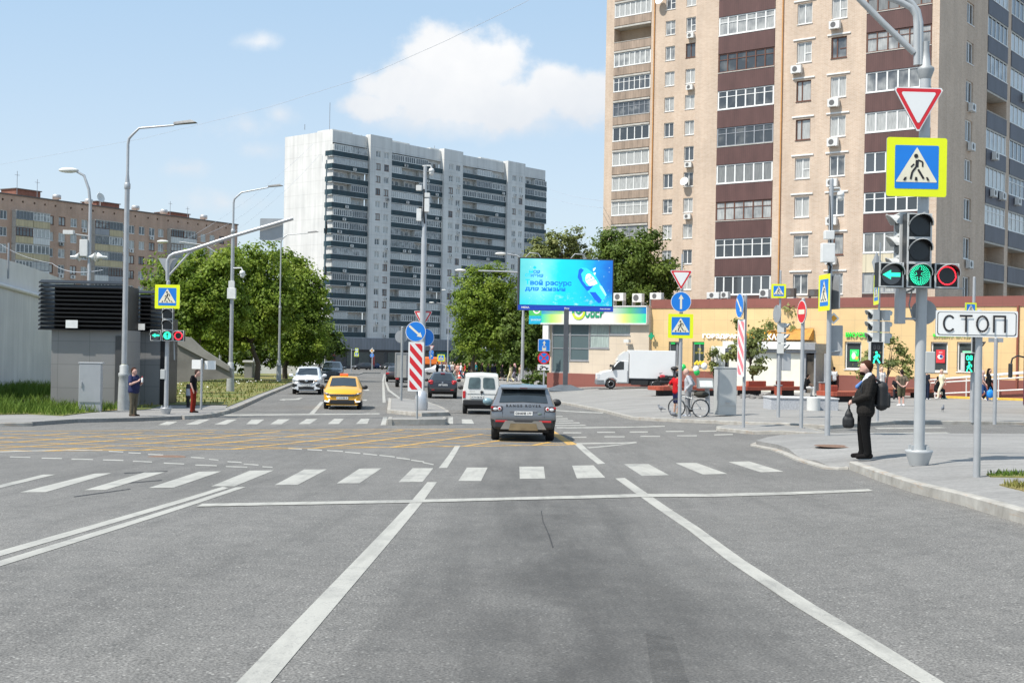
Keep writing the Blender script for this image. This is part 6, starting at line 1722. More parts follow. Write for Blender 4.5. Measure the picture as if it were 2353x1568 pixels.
class Post:
 """pole standing on the ground at a pixel, fittings placed beside it at its own distance"""
 def __init__(s, name, label, cat, foot, off=.12, group=None):
  f = G(foot[0], foot[1], off); s.f = f; s.Y = f.y; s.s = FPX/f.y
  s.o = thing(name, label, cat, f, 0, group)
 def L(s, px, py, w=0.0):
  """local point at pixel, w metres towards the camera from the pole axis"""
  p = at(px, py, s.Y-w); return p-s.f
 def H(s, px, py): return s.L(px, py).z
 def m(s, px): return px/s.s
 def pole(s, top, r0, r1=None, mat=None, base=None, name='pole', z0=-.05):
  m = MB(); h = s.H(*top); r1 = r0 if r1 is None else r1
  m.tube([(0, 0, z0), (0, 0, h*.5), (0, 0, h)], [r0, (r0+r1)/2, r1], 16)
  m.lathe([(r1, h), (r1*.6, h+r1*.5), (.005, h+r1*.7)], 12)
  if base == 'flange': m.lathe([(r0*1.6, -.02), (r0*2.4, .20), (r0*2.5, .24), (r0*1.05, .245)], 18); [m.box(r0*2*math.cos(a)-.02, r0*2*math.cos(a)+.02, r0*2*math.sin(a)-.02, r0*2*math.sin(a)+.02, .24, .32) for a in (.6, 2.2, 3.8, 5.3)]
  return m.build(name, mat or POLE, s.o)
# ---------------------------------------------------------------- near right signal pole
p = Post('signal_pole', 'thick signal pole at the near right corner with give way sign, crossing sign and lights', 'signal pole', (2110, 1066), .12)
pr = p.m(12.5)
p.pole((2105, 172), pr, pr*.97, M('signal_pole_paint', (.43, .445, .45), .45, .15, .06, 3), 'flange')
m = MB(); z = p.H(2105, 165); m.lathe([(pr*1.0, z-.12), (pr*1.55, z+.02), (pr*1.55, z+.06), (pr*.9, z+.1), (pr*.62, z+.35), (pr*.62, z+.5)], 18); m.build('collar', POLED, p.o)
m = MB(); a0 = p.L(2106, 150)
A = lambda x, y: p.L(x, y)
m.tube([a0, A(2106, 60), A(2104, 35), A(2093, 18), A(2070, 6), A(2040, -6), A(1940, -40), A(1780, -90)], p.m(7.5), 12)
m.tube([A(2114, 150), A(2114, 52), A(2108, 25), A(2095, 8), A(2070, -12), A(1960, -60), A(1800, -112)], p.m(6.5), 12)
m.tube([A(2100, 122), A(2030, 55), A(1968, -8), A(1900, -70)], p.m(7.2), 12)
m.build('arm', M('signal_pole_paint', (.43, .445, .45), .45), p.o)
sg_yield(p.o, p.L(2109.5, 254, .16), p.m(119), R(3)); sg_crossing(p.o, p.L(2105.5, 384, .17), p.m(139), R(2))
w = p.m(56)
head(p.o, p.L(2110, 632, .30), w, R(2), [(0, w*2.0, 'off'), (0, w*1.0, 'off'), (0, 0, 'g'), (-p.m(63), 0, 'arrow'), (p.m(64), 0, 'ring')])
m = MB(); m.box(-p.m(88), p.m(88), -.22, -.12, p.H(2110, 664), p.H(2110, 661)); m.tube([p.L(2095, 664), p.L(2088, 700), p.L(2098, 735)], .012, 6); m.tube([p.L(2060, 668), p.L(2080, 672), p.L(2100, 664)], .02, 6); m.build('bracket', POLED, p.o)
s_ = Sign(p.L(2066, 560, -.1), R(95)); w2 = p.m(50)
head(p.o, p.L(2062, 565, -.15), w2, R(-92), [(0, w2, 'off'), (0, 0, 'off'), (0, -w2, 'off')], True, hm=PALEH)
m = MB(); q = p.L(2063, 702, -.1); m.bbox(q.x-.06, q.x+.06, -.12, .12, q.z-p.m(42), q.z+p.m(42), .01); m.tube([(q.x, 0, q.z-p.m(30)), (0, 0, q.z-p.m(30))], .02, 6); m.build('side_signal', POLE, p.o)
sg_round(p.o, p.L(2122, 717, -.16), p.m(58), 'back', R(-12))
cbox(p.o, p.L(2132.5, 832, -.02), p.m(23), p.m(50), .2, M('cabinet_grey_light', (.46, .47, .46), .45))
# ---------------------------------------------------------------- STOP plate
p = Post('stop_plate_post', 'white plate lettered СТОП on its grey post at the right', 'sign post', (2243, 1096), .12)
p.pole((2241, 716), p.m(8.2), p.m(7.8))
def dstop(s):
 W0, H0 = p.m(184), p.m(58)
 for k, (sc, mi) in enumerate(((.965, KK), (.945, WH))): s.poly(rrect(W0*sc, H0*(.90 if k == 0 else .86), H0*.09), .003, mi)
 lw = p.m(4.4)
 hh_ = p.m(17.5)
 cx = [-p.m(62), -p.m(25), p.m(12), p.m(50)]
 rx = p.m(12.5)
 arc = lambda a0, a1, c: [(c+rx*math.cos(R(a0+(a1-a0)*k/18)), hh_*math.sin(R(a0+(a1-a0)*k/18))) for k in range(19)]
 s.stroke(arc(42, 318, cx[0]), lw, .006, KK); s.stroke(arc(0, 360, cx[2]), lw, .006, KK)
 s.stroke([(cx[1]-p.m(14.5), hh_), (cx[1]+p.m(14.5), hh_)], lw, .006, KK); s.stroke([(cx[1], hh_), (cx[1], -hh_-lw/2)], lw, .006, KK)
 s.stroke([(cx[3]-p.m(12.5), -hh_-lw/2), (cx[3]-p.m(12.5), hh_)], lw, .006, KK); s.stroke([(cx[3]+p.m(12.5), -hh_-lw/2), (cx[3]+p.m(12.5), hh_)], lw, .006, KK); s.stroke([(cx[3]-p.m(14.7), hh_), (cx[3]+p.m(14.7), hh_)], lw, .006, KK)
sg_plate(p.o, p.L(2243.5, 743.5, .09), p.m(184), p.m(60), R(-3), WH, 'stop_plate', dstop)
# signal post behind it
p = Post('signal_pole', 'farther signal post half hidden behind the СТОП post with a small crossing sign on top', 'signal pole', N(2567, 1112), .12)
p.pole(N(2563, 733), p.m(5.5), p.m(3))
sg_crossing(p.o, p.L(*N(2564.5, 815), .12), p.m(28), R(8))
head(p.o, p.L(*N(2588, 915), 0), p.m(26), R(62), [(0, p.m(27), 'off'), (0, 0, 'off')])
ped_head(p.o, p.L(*N(2560, 957), .2), p.m(24), R(6), True, '08')
p = Post('sign_post', 'thin grey post with a small blank plate back right of the СТОП sign', 'sign post', N(2627, 1117), .12)
p.pole(N(2628, 893), p.m(4.2)); sg_plate(p.o, p.L(*N(2631, 898), -.06), p.m(34), p.m(10), R(0), BK)
# ---------------------------------------------------------------- camera pole with angled crossing sign
p = Post('camera_pole', 'grey pole with white dome camera on top and an edge turned crossing sign', 'camera pole', (1900, 1000), .12)
p.pole((1902, 412), p.m(6.5), p.m(4.5), None, None)
dome_cam(p.o, p.L(1904, 448), 1, p.m(24)/.55)
cbox(p.o, p.L(1904, 540, .05), p.m(22), p.m(20), .2, STEELW); cbox(p.o, p.L(1901, 581, .12), p.m(30), p.m(44), .2, M('box_paper_white', (.72, .72, .70), .5))
m = MB(); m.tube([p.L(1901, 604, .1), p.L(1908, 612, .08), p.L(1904, 632, .08)], .03, 6); m.tube([p.L(1907, 450, .02), p.L(1908, 560, .05)], .02, 6); m.build('cable', BLACKM, p.o)
sg_crossing(p.o, p.L(1893, 672, .12), p.m(86), R(-87)); sg_crossing(p.o, p.L(1914, 672, .02), p.m(80), R(98), name='crossing_sign_back')
sg_diamond(p.o, p.L(1915, 731, -.08), p.m(27), R(0)); sg_plate(p.o, p.L(1918, 782, -.1), p.m(34), p.m(70), R(-14), BK, 'board_back')
m = MB(); m.tube([(0, 0, p.H(1900, 808)), p.L(1934, 806, -.1)], .025, 6); m.build('bracket', POLED, p.o)
# no entry
p = Post('no_entry_post', 'red no entry sign on a grey post seen at an angle', 'sign post', N(2116, 1128), .11)
p.pole(N(2118, 790), p.m(4.4)); sg_round(p.o, p.L(*N(2117.5, 823.5), .09), p.m(53), 'noentry', R(-81))
# keep right with faded board
p = Post('keep_right_post', 'angled blue arrow sign over a faded red striped board on a thin post', 'sign post', N(1963.5, 1128), .10)
p.pole(N(1962, 780), p.m(3.7)); sg_round(p.o, p.L(*N(1953.5, 807), .06), p.m(56), 'downright', R(-82)); sg_stripes(p.o, p.L(*N(1957, 919), .06), p.m(40), p.m(131), R(-77), True)
# yield + straight + crossing
p = Post('sign_post', 'grey post stacked with give way, straight on and yellow crossing signs by the cyclist', 'sign post', N(1794.5, 1105), .12)
p.pole(N(1797, 760), p.m(4.3)); m = MB(); m.tube([(0, 0, p.H(*N(1797, 760))), (0, 0, p.H(*N(1799, 671)))], .03, 8); m.build('mast_tip', POLE, p.o)
sg_yield(p.o, p.L(*N(1799.5, 740.5), .09), p.m(52.5)); sg_round(p.o, p.L(*N(1799, 797), .10), p.m(46.5), 'up'); sg_crossing(p.o, p.L(*N(1798, 861), .11), p.m(57.5))
# crossing sign post with lights to the right
p = Post('signal_pole', 'grey signal post topped with a small yellow crossing sign left of the no entry sign', 'signal pole', N(2055.5, 1101), .12)
p.pole(N(2054, 715), p.m(4.2), p.m(2)); sg_crossing(p.o, p.L(*N(2057, 768.5), .1), p.m(33), R(-4)); sg_round(p.o, p.L(*N(2052, 829), .02), p.m(41), 'back', R(-77))
head(p.o, p.L(*N(2072, 893), 0), p.m(22), R(64), [(0, p.m(24), 'off'), (0, 0, 'off'), (0, -p.m(24), 'off')], hm=PALEH)
cbox(p.o, p.L(*N(2076, 956), -.05), p.m(20), p.m(40), .22, M('signal_back_grey', (.40, .41, .42), .5), 'signal_back')
# signal post behind the man in the suit
p = Post('signal_pole', 'signal post with a green walking man behind the man in the suit', 'signal pole', N(2317, 1112), .12)
p.pole(N(2318, 715), p.m(3.4), p.m(2)); sg_crossing(p.o, p.L(*N(2314.5, 765), .08), p.m(82*.87), R(-97))
head(p.o, p.L(*N(2300, 861), 0), p.m(24), R(-75), [(0, p.m(26), 'off'), (0, 0, 'off'), (0, -p.m(26), 'off')], hm=PALEH)
head(p.o, p.L(*N(2340, 863), -.1), p.m(24), R(118), [(0, p.m(26), 'off'), (0, 0, 'off'), (0, -p.m(26), 'off')], name='signal_back', hm=PALEH)
ped_head(p.o, p.L(*N(2315.5, 930.5), .22), p.m(27), R(-4), True)
m = MB(); q = p.L(*N(2316, 700), -.05); m.add([(q.x-.05, 0, q.z-p.m(24)), (q.x+.22, .05, q.z), (q.x-.02, 0, q.z+p.m(30)), (q.x-.16, .05, q.z+.1), (q.x-.05, .04, q.z-p.m(24)), (q.x+.22, .09, q.z), (q.x-.02, .04, q.z+p.m(30)), (q.x-.16, .09, q.z+.1)], [(0, 1, 2, 3), (7, 6, 5, 4), (0, 4, 5, 1), (1, 5, 6, 2), (2, 6, 7, 3), (3, 7, 4, 0)]); m.tube([(0, 0, p.H(*N(2318, 720))), (0, 0, p.H(*N(2317, 640)))], .025, 6); m.build('turned_sign', SIGNB, p.o)
# ---------------------------------------------------------------- median
p = Post('median_pole', 'tall grey camera pole with flared silver base on the median island', 'camera pole', ZM(1213, 1270), .16)
m = MB(); h = p.H(*N(1116, 438)); h2 = p.H(*N(1113, 630))
p0, p1 = p.m(7.0), p.m(5.2)
m.tube([(0, 0, .2), (0, 0, h2), (0, 0, h2+.1), (.0, 0, h)], [p0, p.m(6.2), p1, p.m(4.2)], 16); m.build('pole', POLE, p.o)
m = MB(); m.lathe([(p.m(14), 0), (p.m(15), .1), (p.m(15), p.m(24)), (p.m(11), p.m(42)), (p.m(7.4), p.m(44))], 16); m.build('base', M('silver_base', (.55, .56, .58), .35, .5, .06), p.o)
dome_cam(p.o, p.L(*N(1116, 452), .02), 1, p.m(20)/.6)
cbox(p.o, p.L(*N(1107, 497), .05), p.m(13), p.m(12), .2, STEELW); cbox(p.o, p.L(*N(1129, 516), .05), p.m(12), p.m(10), .2, STEELW); cbox(p.o, p.L(*N(1128, 543), .08), p.m(11), p.m(30), .2, M('box_paper_white', (.72, .72, .70), .5)); cbox(p.o, p.L(*N(1107, 568), .08), p.m(11), p.m(28), .2, M('box_paper_white', (.72, .72, .70), .5))
m = MB(); m.tube([p.L(*N(1120, 500), .1), p.L(*N(1119, 560), .12), p.L(*N(1122, 590), .1)], .035, 6); m.build('cable', BLACKM, p.o)
sg_yield(p.o, p.L(*N(1117.5, 843.5), -.16), p.m(44), R(4)); sg_round(p.o, p.L(*N(1123, 891), -.10), p.m(42), 'plain', R(10))
p = Post('hazard_post', 'red and white striped hazard board under a blue keep right arrow on the median', 'sign post', ZM(1180, 1340), .21)
p.pole(N(1100, 862), p.m(2.4), None, POLED); sg_round(p.o, p.L(*N(1098, 875.5), .07), p.m(46.5), 'downright'); sg_stripes(p.o, p.L(*N(1098.5, 968), .08), p.m(35.5), p.m(113), R(3))
p = Post('sign_post', 'thin post on the median with only the grey backs of a round sign showing', 'sign post', ZM(1057, 1198), .16)
p.pole(N(1059, 864), p.m(2.9), None, POLED); sg_round(p.o, p.L(*N(1060, 889), -.06), p.m(29), 'back')
# ---------------------------------------------------------------- left signal pole
p = Post('signal_pole', 'left signal pole with crossing sign, green lights and a long arm over the road', 'signal pole', N(438.5, 1093), .13)
p.pole(N(441, 742), p.m(5.2), p.m(4.4), None, 'flange')
m = MB(); m.tube([p.L(*ZA(1487, 1150)), p.L(*ZA(1486, 1000)), p.L(*ZA(1490, 965)), p.L(*ZA(1510, 930)), p.L(*ZA(1545, 910)), p.L(*ZA(1700, 875)), p.L(*ZA(2060, 755)), p.L(*N(774, 577))], p.m(4.2), 10); m.tube([p.L(*ZA(1492, 1110)), p.L(*ZA(1690, 892))], p.m(2.4), 8); m.build('arm', POLE, p.o)
sg_yield(p.o, p.L(*ZA(1495, 1030), -.12), p.m(48), 0, True)
sg_crossing(p.o, p.L(*N(442, 783.5), .12), p.m(57))
w = p.m(24.5)
head(p.o, p.L(*N(442, 886), .22), w, 0, [(0, w*2.05, 'off'), (0, w*1.02, 'off'), (0, 0, 'g'), (-p.m(26.5), 0, 'arrow'), (p.m(25.5), 0, 'ring')], True, dots=False)
cbox(p.o, p.L(*N(431, 988), .02), p.m(11), p.m(22), .15, M('cabinet_grey_light', (.46, .47, .46), .45))
sg_plate(p.o, p.L(*N(717, 606), -.1), p.m(53), p.m(50), 0, BK, 'board_back')
m = MB(); m.tube([p.L(*ZA(1530, 1330)), p.L(*ZA(1535, 1560)), p.L(*N(460, 905)), p.L(*N(461, 950))], .03, 6); m.build('cable_pipe', POLED, p.o)
p = Post('sign_post', 'thin post with two blank white plates over the head of the man in red trousers', 'sign post', N(531, 1081), .13)
p.pole(N(536, 949), p.m(2.6)); sg_plate(p.o, p.L(*N(520, 962), -.05), p.m(24), p.m(21), R(-6), WH, 'blank_plate'); sg_plate(p.o, p.L(*N(555, 964), -.05), p.m(26), p.m(20), R(-4), WH, 'blank_plate')
# ---------------------------------------------------------------- lamp posts
LAMPG = 'street lamps'
def led_lamp(label, foot, bend, headp, r0, r1, base=True, off=.14, neck=None):
 p = Post('street_lamp', label, 'street lamp', foot, off, LAMPG)
 h = p.H(*bend); q = p.L(*headp)
 m = MB(); nz = p.H(*neck) if neck else h*.62
 m.tube([(0, 0, 0), (0, 0, nz), (0, 0, nz+.05), (0, 0, nz+.45), (0, 0, h)], [r0, r0*.86, r0*.9, r1*1.05, r1], 14)
 m.lathe([(r0*.9, nz-.15), (r0*1.1, nz-.12), (r0*1.1, nz+.06), (r0*.9, nz+.1)], 14)
 m.build('pole', POLE, p.o)
 if base:
  m = MB(); bb_ = r0*1.75
  m.lathe([(bb_*1.18, -.05), (bb_*1.15, .35), (bb_*1.05, 1.05), (bb_*1.0, 1.3), (bb_*1.12, 1.34), (bb_*1.12, 1.45), (bb_*.86, 1.5), (bb_*.9, 1.75), (r0*1.05, 1.8)], 16); m.build('base', M('cast_base', (.36, .375, .375), .6, .1, .12, 5), p.o)
 m = MB(); e = q-Vector((.9 if q.x > 0 else -.9, 0, .12)); c1 = Vector((q.x*.06, 0, h+.35)); c2 = Vector((q.x*.16, 0, h+.62))
 m.tube([(0, 0, h-.02), (q.x*.012, 0, h+.2), c1, c2, e], [r1, r1, r1*.9, r1*.8, r1*.6], 10); m.build('arm', POLE, p.o)
 m = MB(); d = 1 if q.x > 0 else -1
 m.add([(e.x, -.12, e.z+.02), (e.x, .12, e.z+.02), (q.x, .17, q.z), (q.x, -.17, q.z), (e.x, -.08, e.z+.12), (e.x, .08, e.z+.12), (q.x-.2*d, .1, q.z+.1), (q.x-.2*d, -.1, q.z+.1)], [(0, 1, 2, 3), (7, 6, 5, 4), (0, 4, 5, 1), (1, 5, 6, 2), (2, 6, 7, 3), (3, 7, 4, 0)]); m.build('lamp_head', M('lamp_dark', (.07, .075, .08), .5, .2), p.o)
 return p
p = led_lamp('tallest lamp post with a wide cast base behind the man in the navy shirt', N(326, 1082), (295, 330), (452, 282), .112, .055, neck=N(337, 490))
m = MB(); z = p.H(*N(328, 973)); m.cyl(0, 0, z-.16, z+.16, .118, .117); m.build('yellow_band', M('yellow_tape', (.75, .68, .05), .5), p.o)
p = led_lamp('lamp post with a dome camera standing in the lawn', (529, 899), N(618, 535), (650, 427), .12, .06, neck=N(615, 610))
dome_cam(p.o, p.L(*N(616, 722), .05), 1, .9, ); cbox(p.o, p.L(*N(612, 752), .1), .35, .45, .2, STEELW); cbox(p.o, p.L(*N(612, 775), .1), .5, .65, .25, M('box_paper_white', (.72, .72, .70), .5))
p = led_lamp('lamp post at the kerb beside the white crossover car', (640, 876), (649, 556), (732, 533), .105, .055, neck=N(741, 812))
def arc_lamp(label, foot, top, headp, r, white=True, heads=(), off=.14, Y=None):
 p = Post('street_lamp', label, 'street lamp', foot, off, LAMPG)
 h = p.H(*top); m = MB(); m.tube([(0, 0, 0), (0, 0, h*.55), (0, 0, h*.56), (0, 0, h)], [r, r*.9, r*.72, r*.6], 10); m.build('pole', POLE, p.o)
 for hp in (headp,)+tuple(heads):
  q = p.L(*hp); d = 1 if q.x > 0 else -1
  m = MB(); hz_ = min(h, q.z-.2)
  m.tube([(0, 0, hz_-.02), (q.x*.08, 0, hz_+(q.z-hz_)*.45), (q.x*.3, 0, hz_+(q.z-hz_)*.85), (q.x*.72, 0, q.z)], [r*.6, r*.55, r*.5, r*.45], 8); m.build('arm', POLE, p.o)
  m = MB(); m.sphere((q.x, 0, q.z), .24, 2.3, 1.0, .62, 12, 8); m.build('lamp_head', M('lamp_shell_white', (.68, .68, .64), .4), p.o)
 return p
# old lamp standing behind the kiosk
p = arc_lamp('old curved street lamp with loudspeakers rising behind the louvred kiosk', (200, 905), N(236, 540), N(181, 450), .14)
m = MB(); z0 = p.H(*N(235, 690)); 
for dx in (-.75, .1, .75): m.M = Matrix.Translation((dx, -.1, p.H(*N(235, 679)))) @ Matrix.Rotation(R(90 if dx < .5 else -90), 4, 'Y'); m.lathe([(.05, -.25), (.08, 0), (.26, .25), (.24, .25)], 10); m.M = None
m.tube([(-.75, 0, p.H(*N(235, 679))), (.75, 0, p.H(*N(235, 679)))], .03, 6); m.build('loudspeaker', STEELW, p.o)
cbox(p.o, p.L(*N(222, 655), .1), .42, .9, .25, STEELW); cbox(p.o, p.L(*N(182, 614), .1), .55, .22, .3, STEELW, 'camera')
m = MB(); m.tube([(0, 0, p.H(*N(230, 624))), p.L(*N(190, 618), .1)], .04, 6); m.build('bracket', POLED, p.o)
arc_lamp('street lamp showing its white head among the leaves by the left signal arm', (505, 868), N(470, 690), N(430, 638), .12)
p = Post('loudspeaker_post', 'thin post with loudspeakers in front of the lawn trees', 'post', (583, 868), .14)
p.pole(N(677, 704), .11, .07); m = MB(); z = p.H(*N(678, 765))
for dx in (-.45, .45): m.M = Matrix.Translation((dx, -.05, z)) @ Matrix.Rotation(R(90 if dx < 0 else -90), 4, 'Y'); m.lathe([(.04, -.2), (.07, 0), (.24, .2), (.22, .2)], 10); m.M = None
m.tube([(-.5, 0, z), (.5, 0, z)], .03, 6); m.build('loudspeaker', STEELW, p.o)
m = MB(); m.tube([(-.08, 0, z+.5), (-.1, -.05, z+2)], .1, 8); m.build('sensor', BLACKM, p.o)
arc_lamp('distant street lamp with two white heads in front of the tower corner', ZM(450, 905), ZM(462, 255), ZM(540, 184), .19, heads=(ZM(645, 275),))
arc_lamp('distant street lamp curving right before the tower balconies', ZM(528, 900), ZM(537, 455), ZM(655, 378), .15)
arc_lamp('thin distant street lamp near the yellow diamond sign', ZM(890, 905), ZM(893, 590), ZM(852, 526), .12, False)
arc_lamp('distant lamp curving left over the far road above the orange lorry', ZM(1418, 965), ZM(1424, 500), ZM(1295, 438), .13)
arc_lamp('distant lamp with white head against the tower behind the round tree', ZM(1560, 960), ZM(1520, 390), ZM(1390, 341), .15)
arc_lamp('lamp on a thick post left of the billboard mast', (1199, 878), (1197, 606), ZM(1520, 189), .16, heads=(ZM(1830, 60),))
p = arc_lamp('far double armed lamp behind the median signs', ZM(1296, 945), ZM(1300, 560), ZM(1370, 560), .12, False, heads=(ZM(1195, 455),))
p = Post('utility_post', 'plain thick post standing behind the white van roof', 'post', ZM(1562, 1000), .1); p.pole(ZM(1558, 700), .15, .13)
# thin dark mast in front of the tower corner
p = Post('cable_mast', 'slim dark mast with coiled cables in front of the white tower corner', 'mast', (742, 850), .12)
p.pole((752, 368), .22, .1, M('mast_teal', (.09, .14, .16), .5, .2)); m = MB()
for yy in (525, 627): z = p.H(746, yy); m.tube([(.1, -.1, z+1.2), (.25, -.15, z), (.1, -.1, z-1.0), (-.15, -.1, z)], .14, 6)
m.build('cable_coil', BLACKM, p.o)
# far sign posts
p = Post('sign_post', 'far post with a yellow diamond above a small blue round sign', 'sign post', ZM(832, 962), .12); p.pole(ZM(831, 790), p.m(1.3)); sg_diamond(p.o, p.L(*ZM(831, 811), .1), p.m(11.5)); sg_round(p.o, p.L(*ZM(831, 848), .1), p.m(9.5), 'up')
p = Post('sign_post', 'far post with two stacked yellow crossing signs', 'sign post', ZM(670, 975), .12); p.pole(ZM(690, 800), p.m(1.1)); sg_crossing(p.o, p.L(*ZM(712, 808), .1), p.m(9), R(-30)); sg_crossing(p.o, p.L(*ZM(711, 840), .1), p.m(10.5)); m = MB(); m.tube([(0, 0, p.H(*ZM(690, 806))), p.L(*ZM(712, 806))], .04, 6); m.build('bracket', POLED, p.o)
p = Post('no_entry_post', 'small dark red no entry sign far down the street', 'sign post', ZM(594, 940), .12); p.pole(ZM(597, 800), p.m(1.1)); sg_round(p.o, p.L(*ZM(597, 812), .1), p.m(10), 'noentry')
p = Post('sign_post', 'far post with give way and two small blue signs behind the median', 'sign post', ZM(1285, 975), .12); p.pole(ZM(1293, 780), p.m(1.6)); sg_yield(p.o, p.L(*ZM(1295, 789), .1), p.m(11.5)); sg_round(p.o, p.L(*ZM(1293, 825), .1), p.m(11), 'round'); sg_plate(p.o, p.L(*ZM(1291, 858), .1), p.m(10), p.m(11), 0, BL, 'parking_sign', lambda s: add_text(s.mb, 'P', s.P(0, 0, .006), h=p.m(7), mi=CR, right=s.R, up=s.U, bold=.03))
p = Post('sign_post', 'yellow framed crossing sign in front of the orange lorry', 'sign post', ZM(1368, 980), .12); p.pole(ZM(1368, 842), p.m(1.4)); sg_crossing(p.o, p.L(*ZM(1368, 868), .1), p.m(16.5))
# bus lane, no stopping, tow plate
p = Post('sign_post', 'post with bus lane, no stopping and tow truck signs left of the billboard mast', 'sign post', (1248.8, 892), .12); p.pole(ZM(2168, 730), p.m(2.2))
def dbus(s):
 k = p.m(1)
 s.poly(rrect(26*k, 26*k, 1.5*k), .003, BL); s.poly([(q[0], q[1]+5*k) for q in arrow_pts(11*k, 3*k, 8*k, 6*k, 0)], .006, CR)
 s.poly(rrect(9.5*k, 10*k, 1.5*k) if False else [(q[0], q[1]-7*k) for q in rrect(9*k, 10*k, 1.5*k)], .006, CR); s.poly([(q[0], q[1]-4.5*k) for q in rrect(7*k, 3*k, .5*k)], .009, BL)
sg_plate(p.o, p.L(*ZM(2169, 769), .1), p.m(28), p.m(28), R(3), WH, 'bus_lane_sign', dbus)
sg_round(p.o, p.L(*ZM(2167, 868), .11), p.m(28.5), 'nostop')
def dtow(s):
 k = p.m(1)
 s.stroke([(-10*k, -3*k), (-4*k, -3*k), (-1*k, 1*k), (3*k, 1*k), (6*k, -2*k), (11*k, -2*k)], 2.6*k, .003, KK); s.stroke([(-8*k, 1.5*k), (-2*k, 2.5*k)], 2.6*k, .003, KK); s.disc(1.8*k, .004, KK, (-7*k, -4.5*k), 10); s.disc(1.8*k, .004, KK, (7*k, -3.8*k), 10)
sg_plate(p.o, p.L(*ZM(2165, 941), .1), p.m(28), p.m(13.5), R(2), WH, 'tow_plate', dtow)
p = Post('map_board', 'pale map board with green spots on two legs in front of the hedge', 'notice board', ZM(2020, 1030), .12)
sg_plate(p.o, p.L(*ZM(2020, 872), .1), p.m(33), p.m(23), R(8), BK, 'board', lambda s: [s.poly([(x*p.m(1)+q[0], y*p.m(1)+q[1]) for q in rrect(p.m(4.5), p.m(2), .02)], .003, 3) for x, y in ()])
m = MB(); [m.tube([(x, 0, -.02), (x, 0, p.H(*ZM(2020, 900)))], .05, 8) for x in (-.5, .5)]; m.build('leg_frame', POLED, p.o)
s = Sign(p.L(*ZM(2020, 872), .105), R(8)); GS = M('map_green', (.05, .3, .12), .5)
for x, y in ((-11, 4), (-3, 4), (-11, -4), (-3, -6), (6, 2)): s.mb.add([s.P(x*p.m(1)+q[0], y*p.m(1)+q[1], .004) for q in rrect(p.m(5), p.m(2), .02)], [tuple(range(20))], 0)
s.mb.build('board_print', GS, p.o, fixn=False)
p = Post('bus_lane_signal', 'small white signal box with a black bar light above the crowd', 'signal', ZM(1698, 985), .12); p.pole(ZM(1700, 800), p.m(2.2), p.m(1.6))
s = Sign(p.L(*ZM(1700, 836), .12), 0); k = p.m(1); s.plate(rrect(8*k, 16*k, .5*k), t=.2, mi=WH, front=WH); s.disc(1.8*k, .003, KK, (0, 4.5*k), 10); s.disc(1.8*k, .003, KK, (0, -4.5*k), 10); s.stroke([(0, 4*k), (0, -4*k)], 1.6*k, .004, KK); s.done('signal_face', p.o)
m = MB(); z = p.H(*ZM(1700, 800)); m.tube([(-.4, 0, z+.1), (.4, 0, z+.1)], .04, 6); [m.sphere((x, 0, z+.2), .14, 1.5, 1, 1, 8, 6) for x in (-.38, .05, .4)]; m.build('camera_cluster', STEELW, p.o)
for (x, lab) in ((1816, 'left of two slim grey posts left of the map board'), (1829, 'right of two slim grey posts left of the map board')):
 p = Post('slim_post', lab, 'post', ZM(x, 985), .12); p.pole(ZM(x, 832), p.m(1.3))
# ---------------------------------------------------------------- wires
def wire(name, label, pts, r=.012, sag=0.0, cat='cable'):
 P_ = [at(x, y, Y) for x, y, Y in pts]; out = []
 for a, b in zip(P_, P_[1:]):
  n = 10
  for k in range(n): t = k/n; out.append(a.lerp(b, t)-Vector((0, 0, sag*4*t*(1-t))))
 out.append(P_[-1]); m = MB(); m.tube(out, r, 5)
 setp(m.build(name, M('wire_grey', (.42, .45, .50), .6)), label, cat)
wire('overhead_cable', 'long thin overhead cable crossing the sky past the big cloud', [(-300, 400, 150), (0, 378, 140), (330, 318, 120), (620, 246, 100), (830, 180, 85), (1020, 96, 75), (1205, 6, 68), (1320, -60, 64)], .013)
for k, (a, b) in enumerate((((410, 560, 150), (720, 330, 180)), ((480, 570, 150), (735, 355, 180)), ((455, 545, 140), (655, 410, 170)))):
 wire('overhead_wire', ('highest', 'middle', 'lowest')[k]+' of three faint wires running up to the white tower end', [a, b], .014, 1.0)
for k, (a, b) in enumerate((((1250, 428, 310), (1388, 462, 137)), ((1252, 448, 310), (1388, 478, 137)))):
 wire('overhead_wire', ('upper', 'lower')[k]+' faint wire between the white tower and the brick block', [a, b], .02, .5)
wire('overhead_wire', 'wire crossing from the brick block towards the old curved lamp', [(0, 560, 190), (120, 605, 120), (236, 620, 60)], .02, .4)
# ================================================================== vehicles
def paint(name, c, metal=.0, rough=.28, dirt=.08):
 t = NT(name); n = t.noise(1.3, 5, .6)
 t.set('Base Color', t.ramp(n, [(.3, tuple(x*(1-dirt) for x in c)), (.7, c)])); t.set('Metallic', metal)
 t.set('Roughness', t.math('ADD', t.math('MULTIPLY', t.noise(6, 4, .6), .14), rough-.06)); t.set('Coat Weight', .8); t.set('Coat Roughness', .08)
 return t.mat
TYRE = M('tyre_rubber', (.018, .018, .018), .85); RIMM = M('alloy_rim', (.42, .43, .45), .3, .7); BLKPL = M('black_plastic', (.02, .02, .021), .55); CHROME = M('chrome', (.6, .61, .62), .15, .9)
CARGL = M('car_glass', (.018, .024, .028), .05, var=.35, scale=1.2, coat=.6, spec=.8); LAMPR = M('tail_lens_red', (.50, .015, .02), .15, coat=.6); LAMPW = M('head_lens', (.62, .64, .66), .12, coat=.6); LAMPA = M('amber_lens', (.8, .36, .03), .2); PLATE = M('plate_white', (.74, .74, .72), .45, var=.03); INTER = M('seat_dark', (.03, .03, .032), .8)
